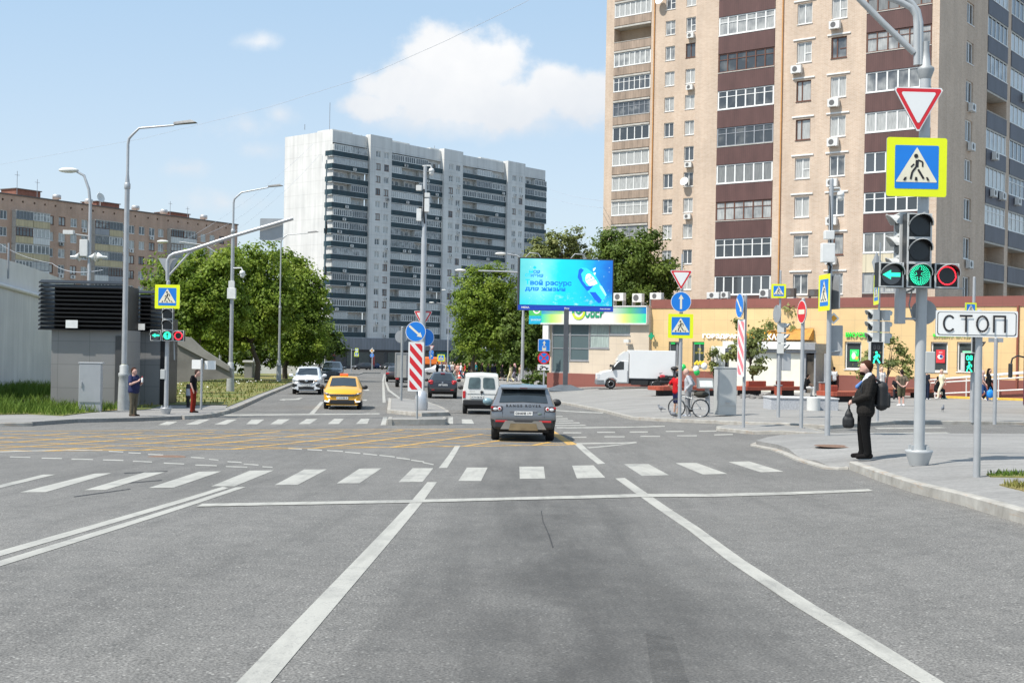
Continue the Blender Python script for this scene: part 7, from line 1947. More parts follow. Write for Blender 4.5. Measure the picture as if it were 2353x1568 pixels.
def ring(st):
 y, zl, zb, zt, wl, wb, wt = st
 zm = zl+(zb-zl)*.55
 h = zt-zb
 return [(0, zl), (wl*.82, zl), (wl, zl+.07), (max(wl, wb)*1.0, zm), (wb*.985, zb), (wt, zt-min(.06, h*.4)), (wt-.10*wt, zt-min(.012, h*.1)), (0, zt+min(.02, h*.3))]
def body_mesh(sts, dark_z, root, mat, name='body', mats2=None):
 m = MB(); n = 14
 for i, st in enumerate(sts):
  pts = ring(st); full = [(p[0], st[0], p[1]) for p in pts]+[(-p[0], st[0], p[1]) for p in pts[-2:0:-1]]
  m.v += full
 for i in range(len(sts)-1):
  for k in range(n):
   k2 = (k+1) % n
   f = (i*n+k, i*n+k2, (i+1)*n+k2, (i+1)*n+k)
   cz = sum(m.v[q][2] for q in f)/4
   m.f.append(f); m.smooth.append(True); m.m.append(1 if (k in (0, 1, 12, 13) or (k in (2, 11) and cz < dark_z)) else 0)
 for i, rev in ((0, True), (len(sts)-1, False)):
  q = [i*n+k for k in range(n)]
  m.f.append(tuple(q)); m.smooth.append(False); m.m.append(0)
 return m.build(name, [mat, BLKPL], root, sharp=32)
def glass_strip(sts, a, b, root, name, scale=.9, out=.012, which='top', mat=None, parent=None):
 """window lying on the body between two stations"""
 ra, rb = ring(sts[a]), ring(sts[b])
 groups = []
 if which == 'top':
  A_ = [(-ra[6][0], sts[a][0], ra[6][1]), (0, sts[a][0], ra[7][1]), (ra[6][0], sts[a][0], ra[6][1])]
  B_ = [(-rb[6][0], sts[b][0], rb[6][1]), (0, sts[b][0], rb[7][1]), (rb[6][0], sts[b][0], rb[6][1])]
  groups.append((A_, B_))
 else:
  for s in (1, -1):
   A_ = []; B_ = []
   for i in range(a, b+1):
    r_ = ring(sts[i]); A_.append((s*r_[4][0], sts[i][0], r_[4][1])); B_.append((s*r_[5][0], sts[i][0], r_[5][1]))
   groups.append((A_, B_))
 m = MB()
 for A_, B_ in groups:
  A_ = [Vector(p) for p in A_]; B_ = [Vector(p) for p in B_]; c = sum(A_+B_, Vector())/len(A_+B_)
  nn = (A_[-1]-A_[0]).cross(B_[0]-A_[0]).normalized()
  if which == 'top' and nn.z < 0: nn = -nn
  if which != 'top' and nn.x*c.x < 0: nn = -nn
  A2 = [c+(p-c)*scale+nn*out for p in A_]; B2 = [c+(p-c)*scale+nn*out for p in B_]
  n = len(A2); m.add(A2+B2, [(i, i+1, n+i+1, n+i) for i in range(n-1)], 0)
 return m.build(name, mat or CARGL, root)
def wheel(root, x, y, r, w=.22):
 s = 1 if x > 0 else -1
 T = Matrix.Translation((x, y, r)) @ Matrix.Rotation(R(90*s), 4, 'Y')
 m = MB(); m.M = T; m.lathe([(r*.62, -w/2), (r*.92, -w/2), (r, -w*.32), (r, w*.32), (r*.92, w/2), (r*.62, w/2)], 22); o = m.build('wheel', TYRE, root)
 m = MB(); m.M = T; m.lathe([(r*.61, w/2-.045), (r*.63, w/2+.005), (r*.56, w/2-.0), (r*.5, w/2-.05), (.01, w/2-.03)], 20)
 for k in range(5):
  a = 2*math.pi*k/5; d = Vector((math.cos(a), math.sin(a), 0)); q = Vector((-d.y, d.x, 0))*r*.09
  m.add([d*r*.08+q*1.2+Vector((0, 0, w/2)), d*r*.58+q+Vector((0, 0, w/2)), d*r*.58-q+Vector((0, 0, w/2)), d*r*.08-q*1.2+Vector((0, 0, w/2))], [(0, 1, 2, 3)])
 m.build('rim', RIMM, o)
def mirror(root, x, y, z, mat, glassy=True, s=1.0):
 m = MB(); m.sphere((x, y, z), .14*s, 1.0, .6, .72, 10, 7); sd_ = -1 if x > 0 else 1
 m.tube([(x+sd_*.08, y+.02, z-.05), (x+sd_*.24, y+.05, z-.08)], .03, 6)
 return m.build('mirror', mat, root)
def plate(root, c, yaw, txt, name='license_plate'):
 s = Sign(c, yaw); m = s.mb
 cc = [s.P(u, v, w) for w in (-.012, 0) for (u, v) in ((-.26, -.057), (.26, -.057), (.26, .057), (-.26, .057))]
 m.add(cc, [(0, 1, 2, 3), (7, 6, 5, 4), (0, 4, 5, 1), (1, 5, 6, 2), (2, 6, 7, 3), (3, 7, 4, 0)], 0)
 add_text(m, txt, s.P(0, 0, .003), w=.46, mi=1, right=s.R, up=s.U, bold=.03)
 return m.build(name, [PLATE, SK], root, fixn=False)
def place(root, p, heading, L_, ref=0.0):
 """ref: local y of the point that stands at world p"""
 d = Vector((-math.sin(heading), math.cos(heading)))
 o2 = Vector((p.x, p.y))-d*ref
 a = o2+d*L_*.2; b = o2+d*L_*.8
 za, zb = g(a.x, a.y), g(b.x, b.y); sl = (zb-za)/(L_*.6)
 root.rotation_euler = (math.atan(sl), 0, heading); root.location = (o2.x, o2.y, za-sl*L_*.2)
def bx(root, name, x0, x1, y0, y1, z0, z1, mat, b=.02, both=False):
 o = None
 for s in ((1, -1) if both else (1,)):
  m = MB(); m.bbox(*sorted((s*x0, s*x1)), y0, y1, z0, z1, b); o = m.build(name, mat, root)
 return o
def poly3(root, name, pts, t, axis_n, mat, both=False):
 """flat panel with thickness"""
 for s in ((1, -1) if both else (1,)):
  v = [Vector((p[0]*s, p[1], p[2])) for p in pts]; q = [p+Vector(axis_n)*t for p in v]; n = len(v); m = MB()
  m.add(v+q, [tuple(range(n)), tuple(range(2*n-1, n-1, -1))]+[(i, (i+1) % n, n+(i+1) % n, n+i) for i in range(n)]); m.build(name, mat, root)
# ---- grey sport utility car ahead (seen from behind)
SUVP = paint('steel_grey_paint', (.215, .22, .23), .55, .30)
t = thing('suv_car', 'steel grey sport utility car waiting ahead, seen from behind on the yellow box', 'car')
st = [(0, .52, .72, .78, .74, .84, .78), (.05, .40, .84, 1.02, .86, .93, .86), (.17, .36, .94, 1.10, .91, .95, .84), (.66, .36, .99, 1.53, .93, .955, .73), (.92, .70, 1.0, 1.585, .94, .955, .73), (1.24, .70, 1.0, 1.61, .94, .95, .72), (1.4, .32, 1.0, 1.62, .93, .945, .695), (2.4, .30, .99, 1.62, .93, .94, .69), (2.8, .30, .98, 1.55, .93, .94, .67), (3.4, .70, .97, 1.10, .93, .94, .80), (3.8, .70, .93, 1.03, .92, .93, .76), (4.2, .40, .80, .92, .84, .88, .70), (4.36, .45, .66, .76, .66, .70, .55)]
body_mesh(st, .66, t, SUVP)
glass_strip(st, 2, 3, t, 'rear_window', .93); glass_strip(st, 8, 9, t, 'windshield', .9); glass_strip(st, 3, 7, t, 'side_window', .88, .006, 'side')
m = MB(); m.add([(-.66, .42, 1.55), (.66, .42, 1.55), (.69, .95, 1.625), (-.69, .95, 1.625), (-.64, .42, 1.50), (.64, .42, 1.50), (.66, .7, 1.53), (-.66, .7, 1.53)], [(0, 1, 2, 3), (0, 4, 5, 1), (4, 7, 6, 5), (1, 5, 6, 2), (0, 3, 7, 4)]); m.build('spoiler', SUVP, t)
bx(t, 'brake_light', -.11, .11, .415, .43, 1.515, 1.54, M('dark_red_lens', (.12, .01, .01), .2), .005)
for s in (1, -1):
 m = MB(); m.bbox(*sorted((s*.60, s*.93)), -.0, .25, .86, 1.02, .03); o = m.build('tail_light', M('smoked_lens', (.06, .03, .03), .12, coat=.6), t)
 m = MB(); m.lathe([(.01, 0), (.055, .0), (.07, .02)], 14) if False else m.sphere((s*.69, 0.0, .94), .06, 1, .25, 1, 12, 8); m.sphere((s*.81, .0, .93), .05, 1.3, .25, .9, 12, 8); m.build('lamp_ring', LAMPW, o)
 m = MB(); m.sphere((s*.69, -.008, .94), .04, 1, .25, 1, 10, 6); m.bbox(*sorted((s*.86, s*.935)), -.003, .2, .95, 1.0, .01); m.build('lamp_red', LAMPR, o)
bx(t, 'tail_reflector', .45, .80, -.035, .1, .555, .61, LAMPR, .012, True)
bx(t, 'bumper', -.86, .86, -.03, .5, .36, .66, BLKPL, .06)
m = MB()
m.add([(-.66, -.045, .36), (.66, -.045, .36), (.52, -.055, .60), (.30, -.055, .60), (.24, -.055, .565), (-.24, -.055, .565), (-.30, -.055, .60), (-.52, -.055, .60)], [tuple(range(8))]); m.build('skid_trim', M('skid_silver', (.33, .31, .28), .4, .5), t)
m = MB(); m.add([(-.42, -.062, .33), (.42, -.062, .33), (.37, -.068, .53), (-.37, -.068, .53)], [(0, 1, 2, 3)]); m.build('skid_plate', M('dusty_skid_plate', (.22, .165, .09), .6, var=.25, scale=4), t)
m = MB(); [m.cyl(x, -.02, .39, .40, .01, .01) for x in ()]
m = MB(); m.tube([(-.55, -.03, .44), (-.55, .2, .44)], .05, 10); m.tube([(.55, -.03, .44), (.55, .2, .44)], .05, 10); m.build('exhaust_pipe', M('exhaust_dark', (.02, .02, .02), .5), t)
m = MB(); m.bbox(-.60, .60, .015, .1, .68, .695, .004); m.bbox(-.58, .58, .03, .08, .845, .86, .004); [m.bbox(s*.60-.006, s*.60+.006, -.0, .1, .68, .86, .003) for s in (1, -1)]; m.build('tailgate_gap', BLKPL, t)
m = MB(); m.bbox(-.40, .40, .005, .05, .745, .895, .02); m.build('plate_recess', M('recess_grey', (.12, .13, .15), .5), t)
plate(t, (0, -.012, .815), 0, 'О344НВ 177')
m = MB(); add_text(m, 'R A N G E   R O V E R', (0, .035, 1.03), w=1.0, h=.075, mi=0, bold=.04); m.build('tailgate_lettering', M('letter_dark', (.03, .03, .035), .4), t)
m = MB(); m.sphere((.47, .0, .80), .045, 1.5, .2, .7, 10, 6); m.build('emblem', M('emblem_green', (.12, .16, .14), .4), t)
for x in (.8, -.8):
 for y in (.93, 3.6): wheel(t, x, y, .355, .24)
m = MB(); m.box(-.75, .75, .5, 3.9, .24, .36); m.build('underbody', BLKPL, t)
for x in (1.06, -1.06): mirror(t, x, 2.75, 1.06, BLKPL if x > 0 else M('mirror_pale_blue', (.16, .26, .30), .25), True, 1.15)
m = MB(); [m.bbox(x-.2, x+.2, 1.2, 1.35, .9, 1.32, .05) for x in (-.42, .42)]; m.build('seat', INTER, t)
place(t, G(1200, 1010), R(.5), 4.36, .93)
# ---- yellow taxi (front towards us)
TAXI = paint('taxi_yellow_paint', (.82, .40, .01), .0, .3, .10)
t = thing('taxi_car', 'orange yellow taxi hatchback with a small roof lamp coming towards the crossing', 'car')
L_ = 4.4
def front_car(t, pm, W_, H_, L_, hood=.86, belt=.92, dark=.3, wsh=1.22, cow=1.0):
 h = W_/2
 st = [(0, .5, .7, .75, h*.74, h*.85, h*.8), (.12, .34, .86, .98, h*.9, h*.97, h*.82), (.7, .30, belt+.02, H_*.93, h*.97, h, h*.68), (1.3, .28, belt+.02, H_*.99, h*.98, h, h*.71), (2.2, .27, belt, H_, h*.98, h, h*.73), (2.65, .27, belt, H_*.955, h*.98, h, h*.72), (3.35, .30, belt-.02, cow+.02, h*.97, h*.985, h*.83), (3.75, .32, belt-.08, hood+.08, h*.95, h*.97, h*.80), (4.12, .32, hood-.14, hood-.02, h*.90, h*.93, h*.74), (4.32, .26, hood-.28, hood-.17, h*.80, h*.83, h*.64), (4.4, .26, hood-.36, hood-.27, h*.70, h*.72, h*.55)]
 k = L_/4.4; st = [(s[0]*k,)+s[1:] for s in st]
 body_mesh(st, dark, t, pm)
 glass_strip(st, 5, 6, t, 'windshield', .93); glass_strip(st, 1, 2, t, 'rear_window', .9); glass_strip(st, 2, 5, t, 'side_window', .86, .006, 'side')
 for x in (h*.84, -h*.84):
  for y in (.85*k, 3.55*k): wheel(t, x, y, .33, .21)
 m = MB(); m.box(-h*.7, h*.7, .6, L_-.7, .2, .32); m.build('underbody', BLKPL, t)
 return st, h, k
st, h, k = front_car(t, TAXI, 1.80, 1.50, 4.4, .90, .93)
yf = 4.4
m = MB(); m.add([(-.52, yf-.075, .615), (.52, yf-.075, .615), (.60, yf-.12, .71), (-.60, yf-.12, .71), (-.52, yf+.03, .615), (.52, yf+.03, .615), (.60, yf-.0, .71), (-.60, yf-.0, .71)], [(3, 2, 1, 0), (4, 5, 6, 7), (0, 1, 5, 4), (1, 2, 6, 5), (2, 3, 7, 6), (3, 0, 4, 7)]); o = m.build('grille', BLKPL, t)
m = MB(); [m.box(-.48+.08*q, -.468+.08*q, yf-.06, yf+.034, .635, .68) for q in range(13)]; m.build('grille_bars', CHROME, o)
for s in (1, -1):
 m = MB(); m.add([(s*.52, yf+.04, .63), (s*.80, yf-.10, .72), (s*.84, yf-.16, .80), (s*.60, yf-.0, .73), (s*.52, yf-.2, .63), (s*.80, yf-.45, .76), (s*.80, yf-.5, .80), (s*.60, yf-.25, .715)], [(0, 1, 2, 3), (7, 6, 5, 4), (0, 4, 5, 1), (1, 5, 6, 2), (2, 6, 7, 3), (3, 7, 4, 0)]); o = m.build('headlight', M('violet_head_lens', (.10, .10, .13), .1, coat=.6), t)
 m = MB(); m.sphere((s*.70, yf-.05, .73), .04, 1.4, .5, .8, 10, 6); m.build('lamp', LAMPW, o)
 m = MB(); m.tube([(s*.58, yf+.03, .47), (s*.62, yf+.02, .36), (s*.80, yf-.06, .385)], .03, 6); m.build('running_light', emit('running_light_white', (.9, .92, .9), .8), t)
bx(t, 'bumper_grille', -.56, .56, yf-.25, yf+.02, .25, .45, BLKPL, .03)
bx(t, 'front_lip', -.72, .72, yf-.35, yf+.0, .20, .245, TAXI, .02)
plate(t, (0, yf+.025, .53), R(180), 'Х 515 КВ 77')
m = MB(); m.bbox(-.20, .20, 2.0, 2.2, 1.505, 1.62, .04); o = m.build('roof_lamp', M('roof_lamp_orange', (.78, .16, .06), .35), t)
for x in (1.0, -1.0): mirror(t, x, 2.95, 1.0, BLKPL)
m = MB(); m.sphere((.35, 2.45, 1.10), .11, 1, 1, 1.2); m.build('driver_head', M('skin', (.55, .34, .25), .6), t)
place(t, G(787, 939), R(180+6), 4.4, 3.6)
# ---- white crossover
WPT = paint('white_car_paint', (.74, .75, .76), .0, .28, .06)
t = thing('crossover_car', 'white crossover car with a wide dark grille in the left lane behind the taxi', 'car')
st, h, k = front_car(t, WPT, 1.86, 1.70, 4.6, 1.08, 1.04, .42, 1.3, 1.16)
yf = 4.6
def fpoly(root, name, pts, y0, y1, mat):
 """panel following the rounded nose of a car"""
 m = MB()
 for sg in ((1, -1) if min(p[0] for p in pts) < 0 < max(p[0] for p in pts) else (0,)):
  q = []
  for i in range(len(pts)):
   p, r_ = pts[i], pts[(i+1) % len(pts)]
   if p[0]*sg >= 0: q.append(p)
   if (p[0] < 0) != (r_[0] < 0) and sg: t_ = p[0]/(p[0]-r_[0]); q.append((0, p[1]+(r_[1]-p[1])*t_))
  n = len(q); m.add([(p[0], y0-abs(p[0])*.07, p[1]) for p in q]+[(p[0], y1-abs(p[0])*.07, p[1]) for p in q], [tuple(range(n)), tuple(range(2*n-1, n-1, -1))]+[(i, (i+1) % n, n+(i+1) % n, n+i) for i in range(n)])
 return m.build(name, mat, root)
o = fpoly(t, 'grille', [(-.46, .92), (.46, .92), (.56, .86), (.42, .72), (.15, .67), (-.15, .67), (-.42, .72), (-.56, .86)], yf-.3, yf+.03, BLKPL)
m = MB(); m.tube([(-.55, yf-.0, .85), (-.42, yf+.01, .715), (-.15, yf+.03, .665), (.15, yf+.03, .665), (.42, yf+.01, .715), (.55, yf-.0, .85)], .018, 6); m.build('grille_trim', CHROME, o)
m = MB(); m.sphere((0, yf+.03, .84), .08, 1.4, .3, .8, 10, 6); m.build('emblem', CHROME, o)
for s in (1, -1):
 fpoly(t, 'headlight', [(s*.52, .88), (s*.86, .98), (s*.88, .92), (s*.80, .86), (s*.55, .82)], yf-.25, yf+.035, LAMPW)
 fpoly(t, 'fog_lamp', [(s*.56, .62), (s*.84, .70), (s*.86, .46), (s*.60, .50)], yf-.2, yf+.05, BLKPL)
 fpoly(t, 'bumper_corner', [(s*.45, .40), (s*.86, .44), (s*.84, .36), (s*.50, .33)], yf-.2, yf+.06, WPT)
fpoly(t, 'turn_light', [(-.50, .86), (-.66, .91), (-.64, .86), (-.52, .83)], yf-.1, yf+.045, LAMPA)
bx(t, 'bumper_grille', -.50, .50, yf-.3, yf+.02, .30, .50, BLKPL, .03)
plate(t, (0, yf+.05, .58), R(180), 'А 217 МР 99')
for x in (1.05, -1.05): mirror(t, x, 3.05, 1.16, WPT, True, 1.1)
m = MB(); [m.tube([(x, .9, 1.70), (x, 2.4, 1.74)], .025, 6) for x in (.6, -.6)]; m.build('roof_rail', BLKPL, t)
place(t, G(705, 905), R(180+6), 4.6, 3.75)
# ---- dark suv behind it
DKB = paint('dark_navy_paint', (.035, .05, .065), .3, .25)
t = thing('suv_car', 'large dark navy sport utility car partly hidden behind the white crossover', 'car')
st, h, k = front_car(t, DKB, 2.0, 1.85, 4.9, 1.15, 1.15, .4, 1.4, 1.25)
for s in (1, -1): fpoly(t, 'headlight', [(s*.55, .95), (s*.92, 1.02), (s*.92, .88), (s*.6, .86)], 4.6, 4.93, LAMPW)
fpoly(t, 'grille', [(-.4, 1.0), (.4, 1.0), (.34, .66), (-.34, .66)], 4.6, 4.95, M('dark_chrome', (.10, .11, .12), .3, .7))
for x in (1.12, -1.12): mirror(t, x, 3.2, 1.28, DKB, True, 1.2)
m = MB(); m.sphere((.4, 2.7, 1.35), .12, 1, 1, 1.2); m.build('driver_head', M('skin', (.55, .34, .25), .6), t)
place(t, G(763, 877), R(180+7), 4.9, 4.0)
# ---- white small van (rear)
t = thing('panel_van', 'white small van with two square rear windows behind the grey sport utility car', 'van')
VANP = paint('van_white_paint', (.70, .69, .65), .0, .4, .12)
st = [(0, .45, .70, .74, .76, .80, .76), (.03, .40, .95, 1.02, .80, .83, .78), (.09, .38, 1.0, 1.68, .81, .835, .69), (.3, .36, 1.0, 1.78, .82, .84, .71), (.75, .62, 1.0, 1.80, .83, .845, .72), (1.1, .36, 1.0, 1.81, .83, .845, .72), (2.6, .34, 1.0, 1.80, .83, .845, .71), (3.0, .34, 1.0, 1.70, .83, .845, .69), (3.55, .55, .98, 1.12, .83, .84, .70), (4.0, .4, .84, .92, .78, .8, .62), (4.12, .4, .7, .78, .6, .65, .5)]
body_mesh(st, .44, t, VANP); glass_strip(st, 3, 7, t, 'side_window', .84, .006, 'side'); glass_strip(st, 7, 8, t, 'windshield', .9)
for s in (1, -1):
 v = [(s*.06, .035, 1.13), (s*.60, .04, 1.11), (s*.535, .088, 1.60), (s*.06, .08, 1.61)]
 m = MB(); c = Vector((s*.32, .06, 1.36)); rr_ = [Vector(p)+Vector((0, -.022, 0)) for p in v]
 poly = []
 for i in range(4):
  p0, p1, p2 = rr_[i-1], rr_[i], rr_[(i+1) % 4]; poly += [p1+(p0-p1).normalized()*.06, p1+((p0-p1).normalized()+(p2-p1).normalized())*.018, p1+(p2-p1).normalized()*.06]
 n = len(poly); q = [p+Vector((0, .03, 0)) for p in poly]
 m.add(poly+q, [tuple(range(n)), tuple(range(2*n-1, n-1, -1))]+[(i, (i+1) % n, n+(i+1) % n, n+i) for i in range(n)], 0)
 m.build('rear_window', M('van_rear_glass', (.07, .10, .10), .08, var=.4, scale=3, coat=.5), t)
 bx(t, 'tail_light', *sorted((s*.69, s*.815)), -.02, .1, .70, 1.02, LAMPR, .02)
bx(t, 'bumper', -.80, .80, -.06, .2, .40, .64, BLKPL, .04)
bx(t, 'door_handle', -.05, .08, -.02, .05, .93, 1.02, BLKPL, .015)
m = MB(); m.bbox(-.007, .007, -.006, .03, .66, 1.05, .002); m.bbox(-.62, .62, -.006, .03, .885, .895, .002); m.build('door_gap', BLKPL, t)
bx(t, 'plate_recess', -.52, .12, -.008, .03, .67, .83, M('van_recess', (.5, .49, .45), .5), .02)
plate(t, (-.2, -.02, .75), 0, 'Н 714 ОЕ 50')
m = MB(); add_text(m, 'BERLINGO', (-.40, -.012, 1.0), w=.24, mi=0); m.build('tailgate_lettering', M('letter_dark', (.03, .03, .035), .4), t)
for x in (.72, -.72):
 for y in (.72, 3.42): wheel(t, x, y, .31, .19)
m = MB(); m.box(-.65, .65, .5, 3.7, .22, .38); m.build('underbody', BLKPL, t)
for x in (.95, -.95): mirror(t, x, 3.05, 1.1, BLKPL)
place(t, G(1105, 950), R(1.5), 4.1, .72)
# ---- dark grey hatchback (rear)
t = thing('hatchback_car', 'dark grey hatchback with round red tail lights beside the median', 'car')
HBP = paint('charcoal_paint', (.035, .035, .042), .4, .25)
st = [(0, .48, .66, .70, .72, .80, .74), (.06, .36, .84, .98, .82, .89, .80), (.16, .32, .92, 1.04, .87, .90, .76), (.72, .32, 1.0, 1.48, .88, .90, .56), (1.0, .66, 1.0, 1.54, .89, .90, .60), (1.4, .3, 1.0, 1.565, .88, .89, .62), (2.4, .28, .98, 1.56, .88, .89, .63), (2.75, .28, .97, 1.5, .88, .89, .62), (3.35, .66, .96, 1.06, .88, .89, .72), (3.9, .4, .84, .96, .84, .86, .66), (4.13, .42, .66, .78, .62, .66, .5)]
body_mesh(st, .58, t, HBP); glass_strip(st, 2, 3, t, 'rear_window', .93); glass_strip(st, 7, 8, t, 'windshield', .9); glass_strip(st, 3, 6, t, 'side_window', .85, .006, 'side')
for s in (1, -1):
 m = MB(); m.sphere((s*.70, .13, 1.0), .17, 1.0, .9, .62, 12, 8); m.sphere((s*.66, .06, .90), .10, 1.1, .7, .7, 10, 7); m.build('tail_light', LAMPR, t)
bx(t, 'brake_light', -.13, .13, .60, .66, 1.475, 1.51, LAMPR, .01); bx(t, 'bumper', -.78, .78, -.05, .3, .38, .64, BLKPL, .06); bx(t, 'tail_reflector', .48, .66, -.065, .05, .50, .54, LAMPR, .01, True)
plate(t, (.03, .012, .80), 0, 'К 908 ТУ 97')
m = MB(); m.sphere((.0, .05, .95), .05, 1.2, .3, .8, 10, 6); m.build('emblem', CHROME, t)
for x in (.76, -.76):
 for y in (.9, 3.45): wheel(t, x, y, .34, .22)
m = MB(); m.box(-.7, .7, .5, 3.7, .24, .36); m.build('underbody', BLKPL, t)
for x in (1.0, -1.0): mirror(t, x, 2.75, 1.05, BLKPL)
place(t, G(1016, 914), R(3), 4.1, .9)
# ---- box lorry in the lane ahead (rear)
t = thing('box_lorry', 'grey box lorry driving away behind the striped median board', 'lorry')
GBX = M('lorry_box_grey', (.40, .39, .36), .5, .1, .12, 1.2)
m = MB(); m.bbox(-.92, .92, 0, 3.6, .75, 2.72, .03); m.build('box', GBX, t)
m = MB(); [m.bbox(x-.02, x+.02, -.035, -.003, .8, 2.66, .008) for x in (-.86, -.02, .05, .86)]; m.bbox(-.9, .9, -.04, -.003, 2.66, 2.71, .008); m.build('door_bars', GREYF, t)
m = MB(); m.bbox(-.85, .85, 3.75, 5.2, .5, 2.0, .12); m.build('cab', paint('lorry_cab_white', (.6, .6, .58)), t)
for s in (1, -1): bx(t, 'tail_light', *sorted((s*.60, s*.86)), -.08, .0, .62, .72, LAMPR, .01)
m = MB(); m.bbox(-.82, .82, -.02, 3.6, .52, .74, .02); m.tube([(-.8, .05, .40), (.8, .05, .40)], .04, 8); m.build('chassis', BLKPL, t)
for x in (.72, -.72):
 for y in (.9, 4.4): wheel(t, x, y, .36, .3 if y < 2 else .2)
place(t, G(933, 889), R(5), 5.2, .5)
t = thing('hatchback_car', 'dark car with a red tail light just ahead of the grey box lorry', 'car')
st, h, k = front_car(t, paint('maroon_dark_paint', (.04, .03, .032)), 1.75, 1.5, 4.2)
for s in (1, -1): bx(t, 'tail_light', *sorted((s*.55, s*.85)), -.0, .2, .72, .90, LAMPR, .03)
place(t, G(907, 877), R(6), 4.2, .7)
# ---- white cargo lorry at the bank, side on
t = thing('cargo_lorry', 'white cab lorry with plain white box body parked before the bank, side on', 'lorry')
LW_ = paint('lorry_white', (.76, .76, .75), .0, .35, .06)
c = G(*Z4(1222, 1098), .12); s = FPX/c.y; zu = .2587/s     # metres per zoom pixel
X = lambda x: -(x-1222)*zu      # local y forward; zoom x grows backwards
Zz = lambda y: (1098-y)*zu
m = MB(); yb0, yb1 = X(1795), X(1384); m.bbox(-.95, .95, yb0, yb1, Zz(1000), Zz(752), .02); m.build('box', M('lorry_box_white', (.78, .78, .77), .45, var=.03, scale=.6), t)
m = MB(); m.bbox(-.955, .955, yb0-.01, yb1+.01, Zz(1004), Zz(998)-.0, .01); m.bbox(-.97, -.951, yb0, yb0+.05, Zz(1000), Zz(752), .005); m.build('box_trim', GREYF, t)
prof = [(1378, 1045), (1378, 845), (1350, 838), (1290, 848), (1270, 862), (1215, 930), (1140, 945), (1108, 975), (1097, 1010), (1097, 1060), (1170, 1062), (1172, 1050), (1182, 1020), (1205, 1005), (1240, 1005), (1262, 1020), (1272, 1045)]
n = len(prof); m = MB()
v = [(-.92, X(x), Zz(y)) for x, y in prof]+[(.92, X(x), Zz(y)) for x, y in prof]
m.add(v, [tuple(range(n)), tuple(range(2*n-1, n-1, -1))]+[(i, n+i, n+(i+1) % n, (i+1) % n) for i in range(n)], 0); o = m.build('cab', LW_, t)
bm = bmesh.new(); bm.from_mesh(o.data); bmesh.ops.bevel(bm, geom=[e for e in bm.edges if abs(e.verts[0].co.x-e.verts[1].co.x) < .01], offset=.07, segments=3, affect='EDGES'); bm.to_mesh(o.data); bm.free()
m = MB(); fp = [(1378, 842), (1376, 765), (1350, 762), (1310, 790), (1270, 850)]; n = 5
v = [(-.86, X(x), Zz(y)) for x, y in fp]+[(.86, X(x), Zz(y)) for x, y in fp]
m.add(v, [tuple(range(n)), tuple(range(2*n-1, n-1, -1))]+[(i, n+i, n+(i+1) % n, (i+1) % n) for i in range(n)]); m.build('wind_deflector', LW_, t)
for sx in (-1, 1):
 q = [(1335, 925), (1335, 855), (1300, 852), (1282, 862), (1240, 915), (1238, 930)]
 m = MB(); m.add([(sx*.928, X(x), Zz(y)) for x, y in q], [tuple(range(6))]); o = m.build('side_window', CARGL, t)
m = MB(); m.sphere((-.5, X(1300), Zz(890)), .12, 1, 1, 1.15); m.build('driver_head', M('skin', (.55, .34, .25), .6), t)
m = MB(); m.add([(-.8, X(1268)+.03, Zz(866)), (.8, X(1268)+.03, Zz(866)), (.84, X(1218)+.03, Zz(926)), (-.84, X(1218)+.03, Zz(926))], [(0, 1, 2, 3)]); m.build('windshield', CARGL, t)
m = MB(); m.bbox(-.93, .93, X(1165), X(1093), Zz(1062), Zz(1018), .04); m.build('bumper', M('bumper_grey', (.20, .21, .22), .5), t)
for sx in (-1, 1): bx(t, 'headlight', *sorted((sx*.7, sx*.93)), X(1125), X(1098), Zz(1010), Zz(965), LAMPW, .03)
for sx in (-1, 1):
 m = MB(); m.bbox(*sorted((sx*.95, sx*1.1)), X(1245), X(1228), Zz(935), Zz(885), .03); m.build('mirror', BLKPL, t)
m = MB(); m.bbox(-.8, .8, X(1790), X(1280), Zz(1050), Zz(1006), .02); m.bbox(-.9, -.75, X(1555), X(1400), Zz(1060), Zz(1010), .03); m.build('chassis', BLKPL, t)
for x in (.8, -.8):
 for zx in (1222, 1608): wheel(t, x, X(zx), Zz(1055)+.0, .22)
m = MB(); [m.bbox(sx*.935-.004, sx*.935+.004, X(1372), X(1364), Zz(1040), Zz(935), .002) for sx in (-1, 1)]; m.build('door_gap', GREYF, t)
t.location = (c.x, c.y+.9, c.z-.0); t.rotation_euler = (0, 0, R(90))
# ---- distant vehicles
def far_car(label, px, py, head, col, W_=1.8, H_=1.5, L_=4.5, name='parked_car', group='cars far down the street', metal=.2):
 t = thing(name, label, 'car', group=group)
 st, h, k = front_car(t, paint('far_paint_%s' % '_'.join('%02d' % int(x*99) for x in col), col, metal), W_, H_, L_, H_*.6, H_*.62, .3, 1.2, H_*.67)
 for s in (1, -1):
  bx(t, 'headlight', *sorted((s*.5, s*.82)), L_-.35, L_-.02, H_*.40, H_*.50, LAMPW, .03); bx(t, 'tail_light', *sorted((s*.55, s*.85)), 0.0, .2, H_*.45, H_*.58, LAMPR, .03)
 place(t, G(px, py), R(head), L_, L_/2)
 return t
far_car('silver fronted black car turning before the red loader', 833, 849, 128, (.03, .03, .035))
far_car('dark blue car crossing left to right far down the street', 851, 846.5, 100, (.02, .05, .14))
far_car('black sport utility car at the far junction, left of the box lorry', 873, 846, 95, (.012, .012, .014), 1.9, 1.7, 4.8)
far_car('dark car half hidden by the box lorry at the far junction', 893, 849, 150, (.02, .022, .024))
far_car('white car parked under the trees behind the dark navy car', 727, 853, 85, (.7, .71, .72))
far_car('grey car parked under the trees left of the low wall', 612, 853, 88, (.10, .10, .11))
far_car('dark red car parked in the tree shade', 585, 850, 92, (.10, .03, .03))
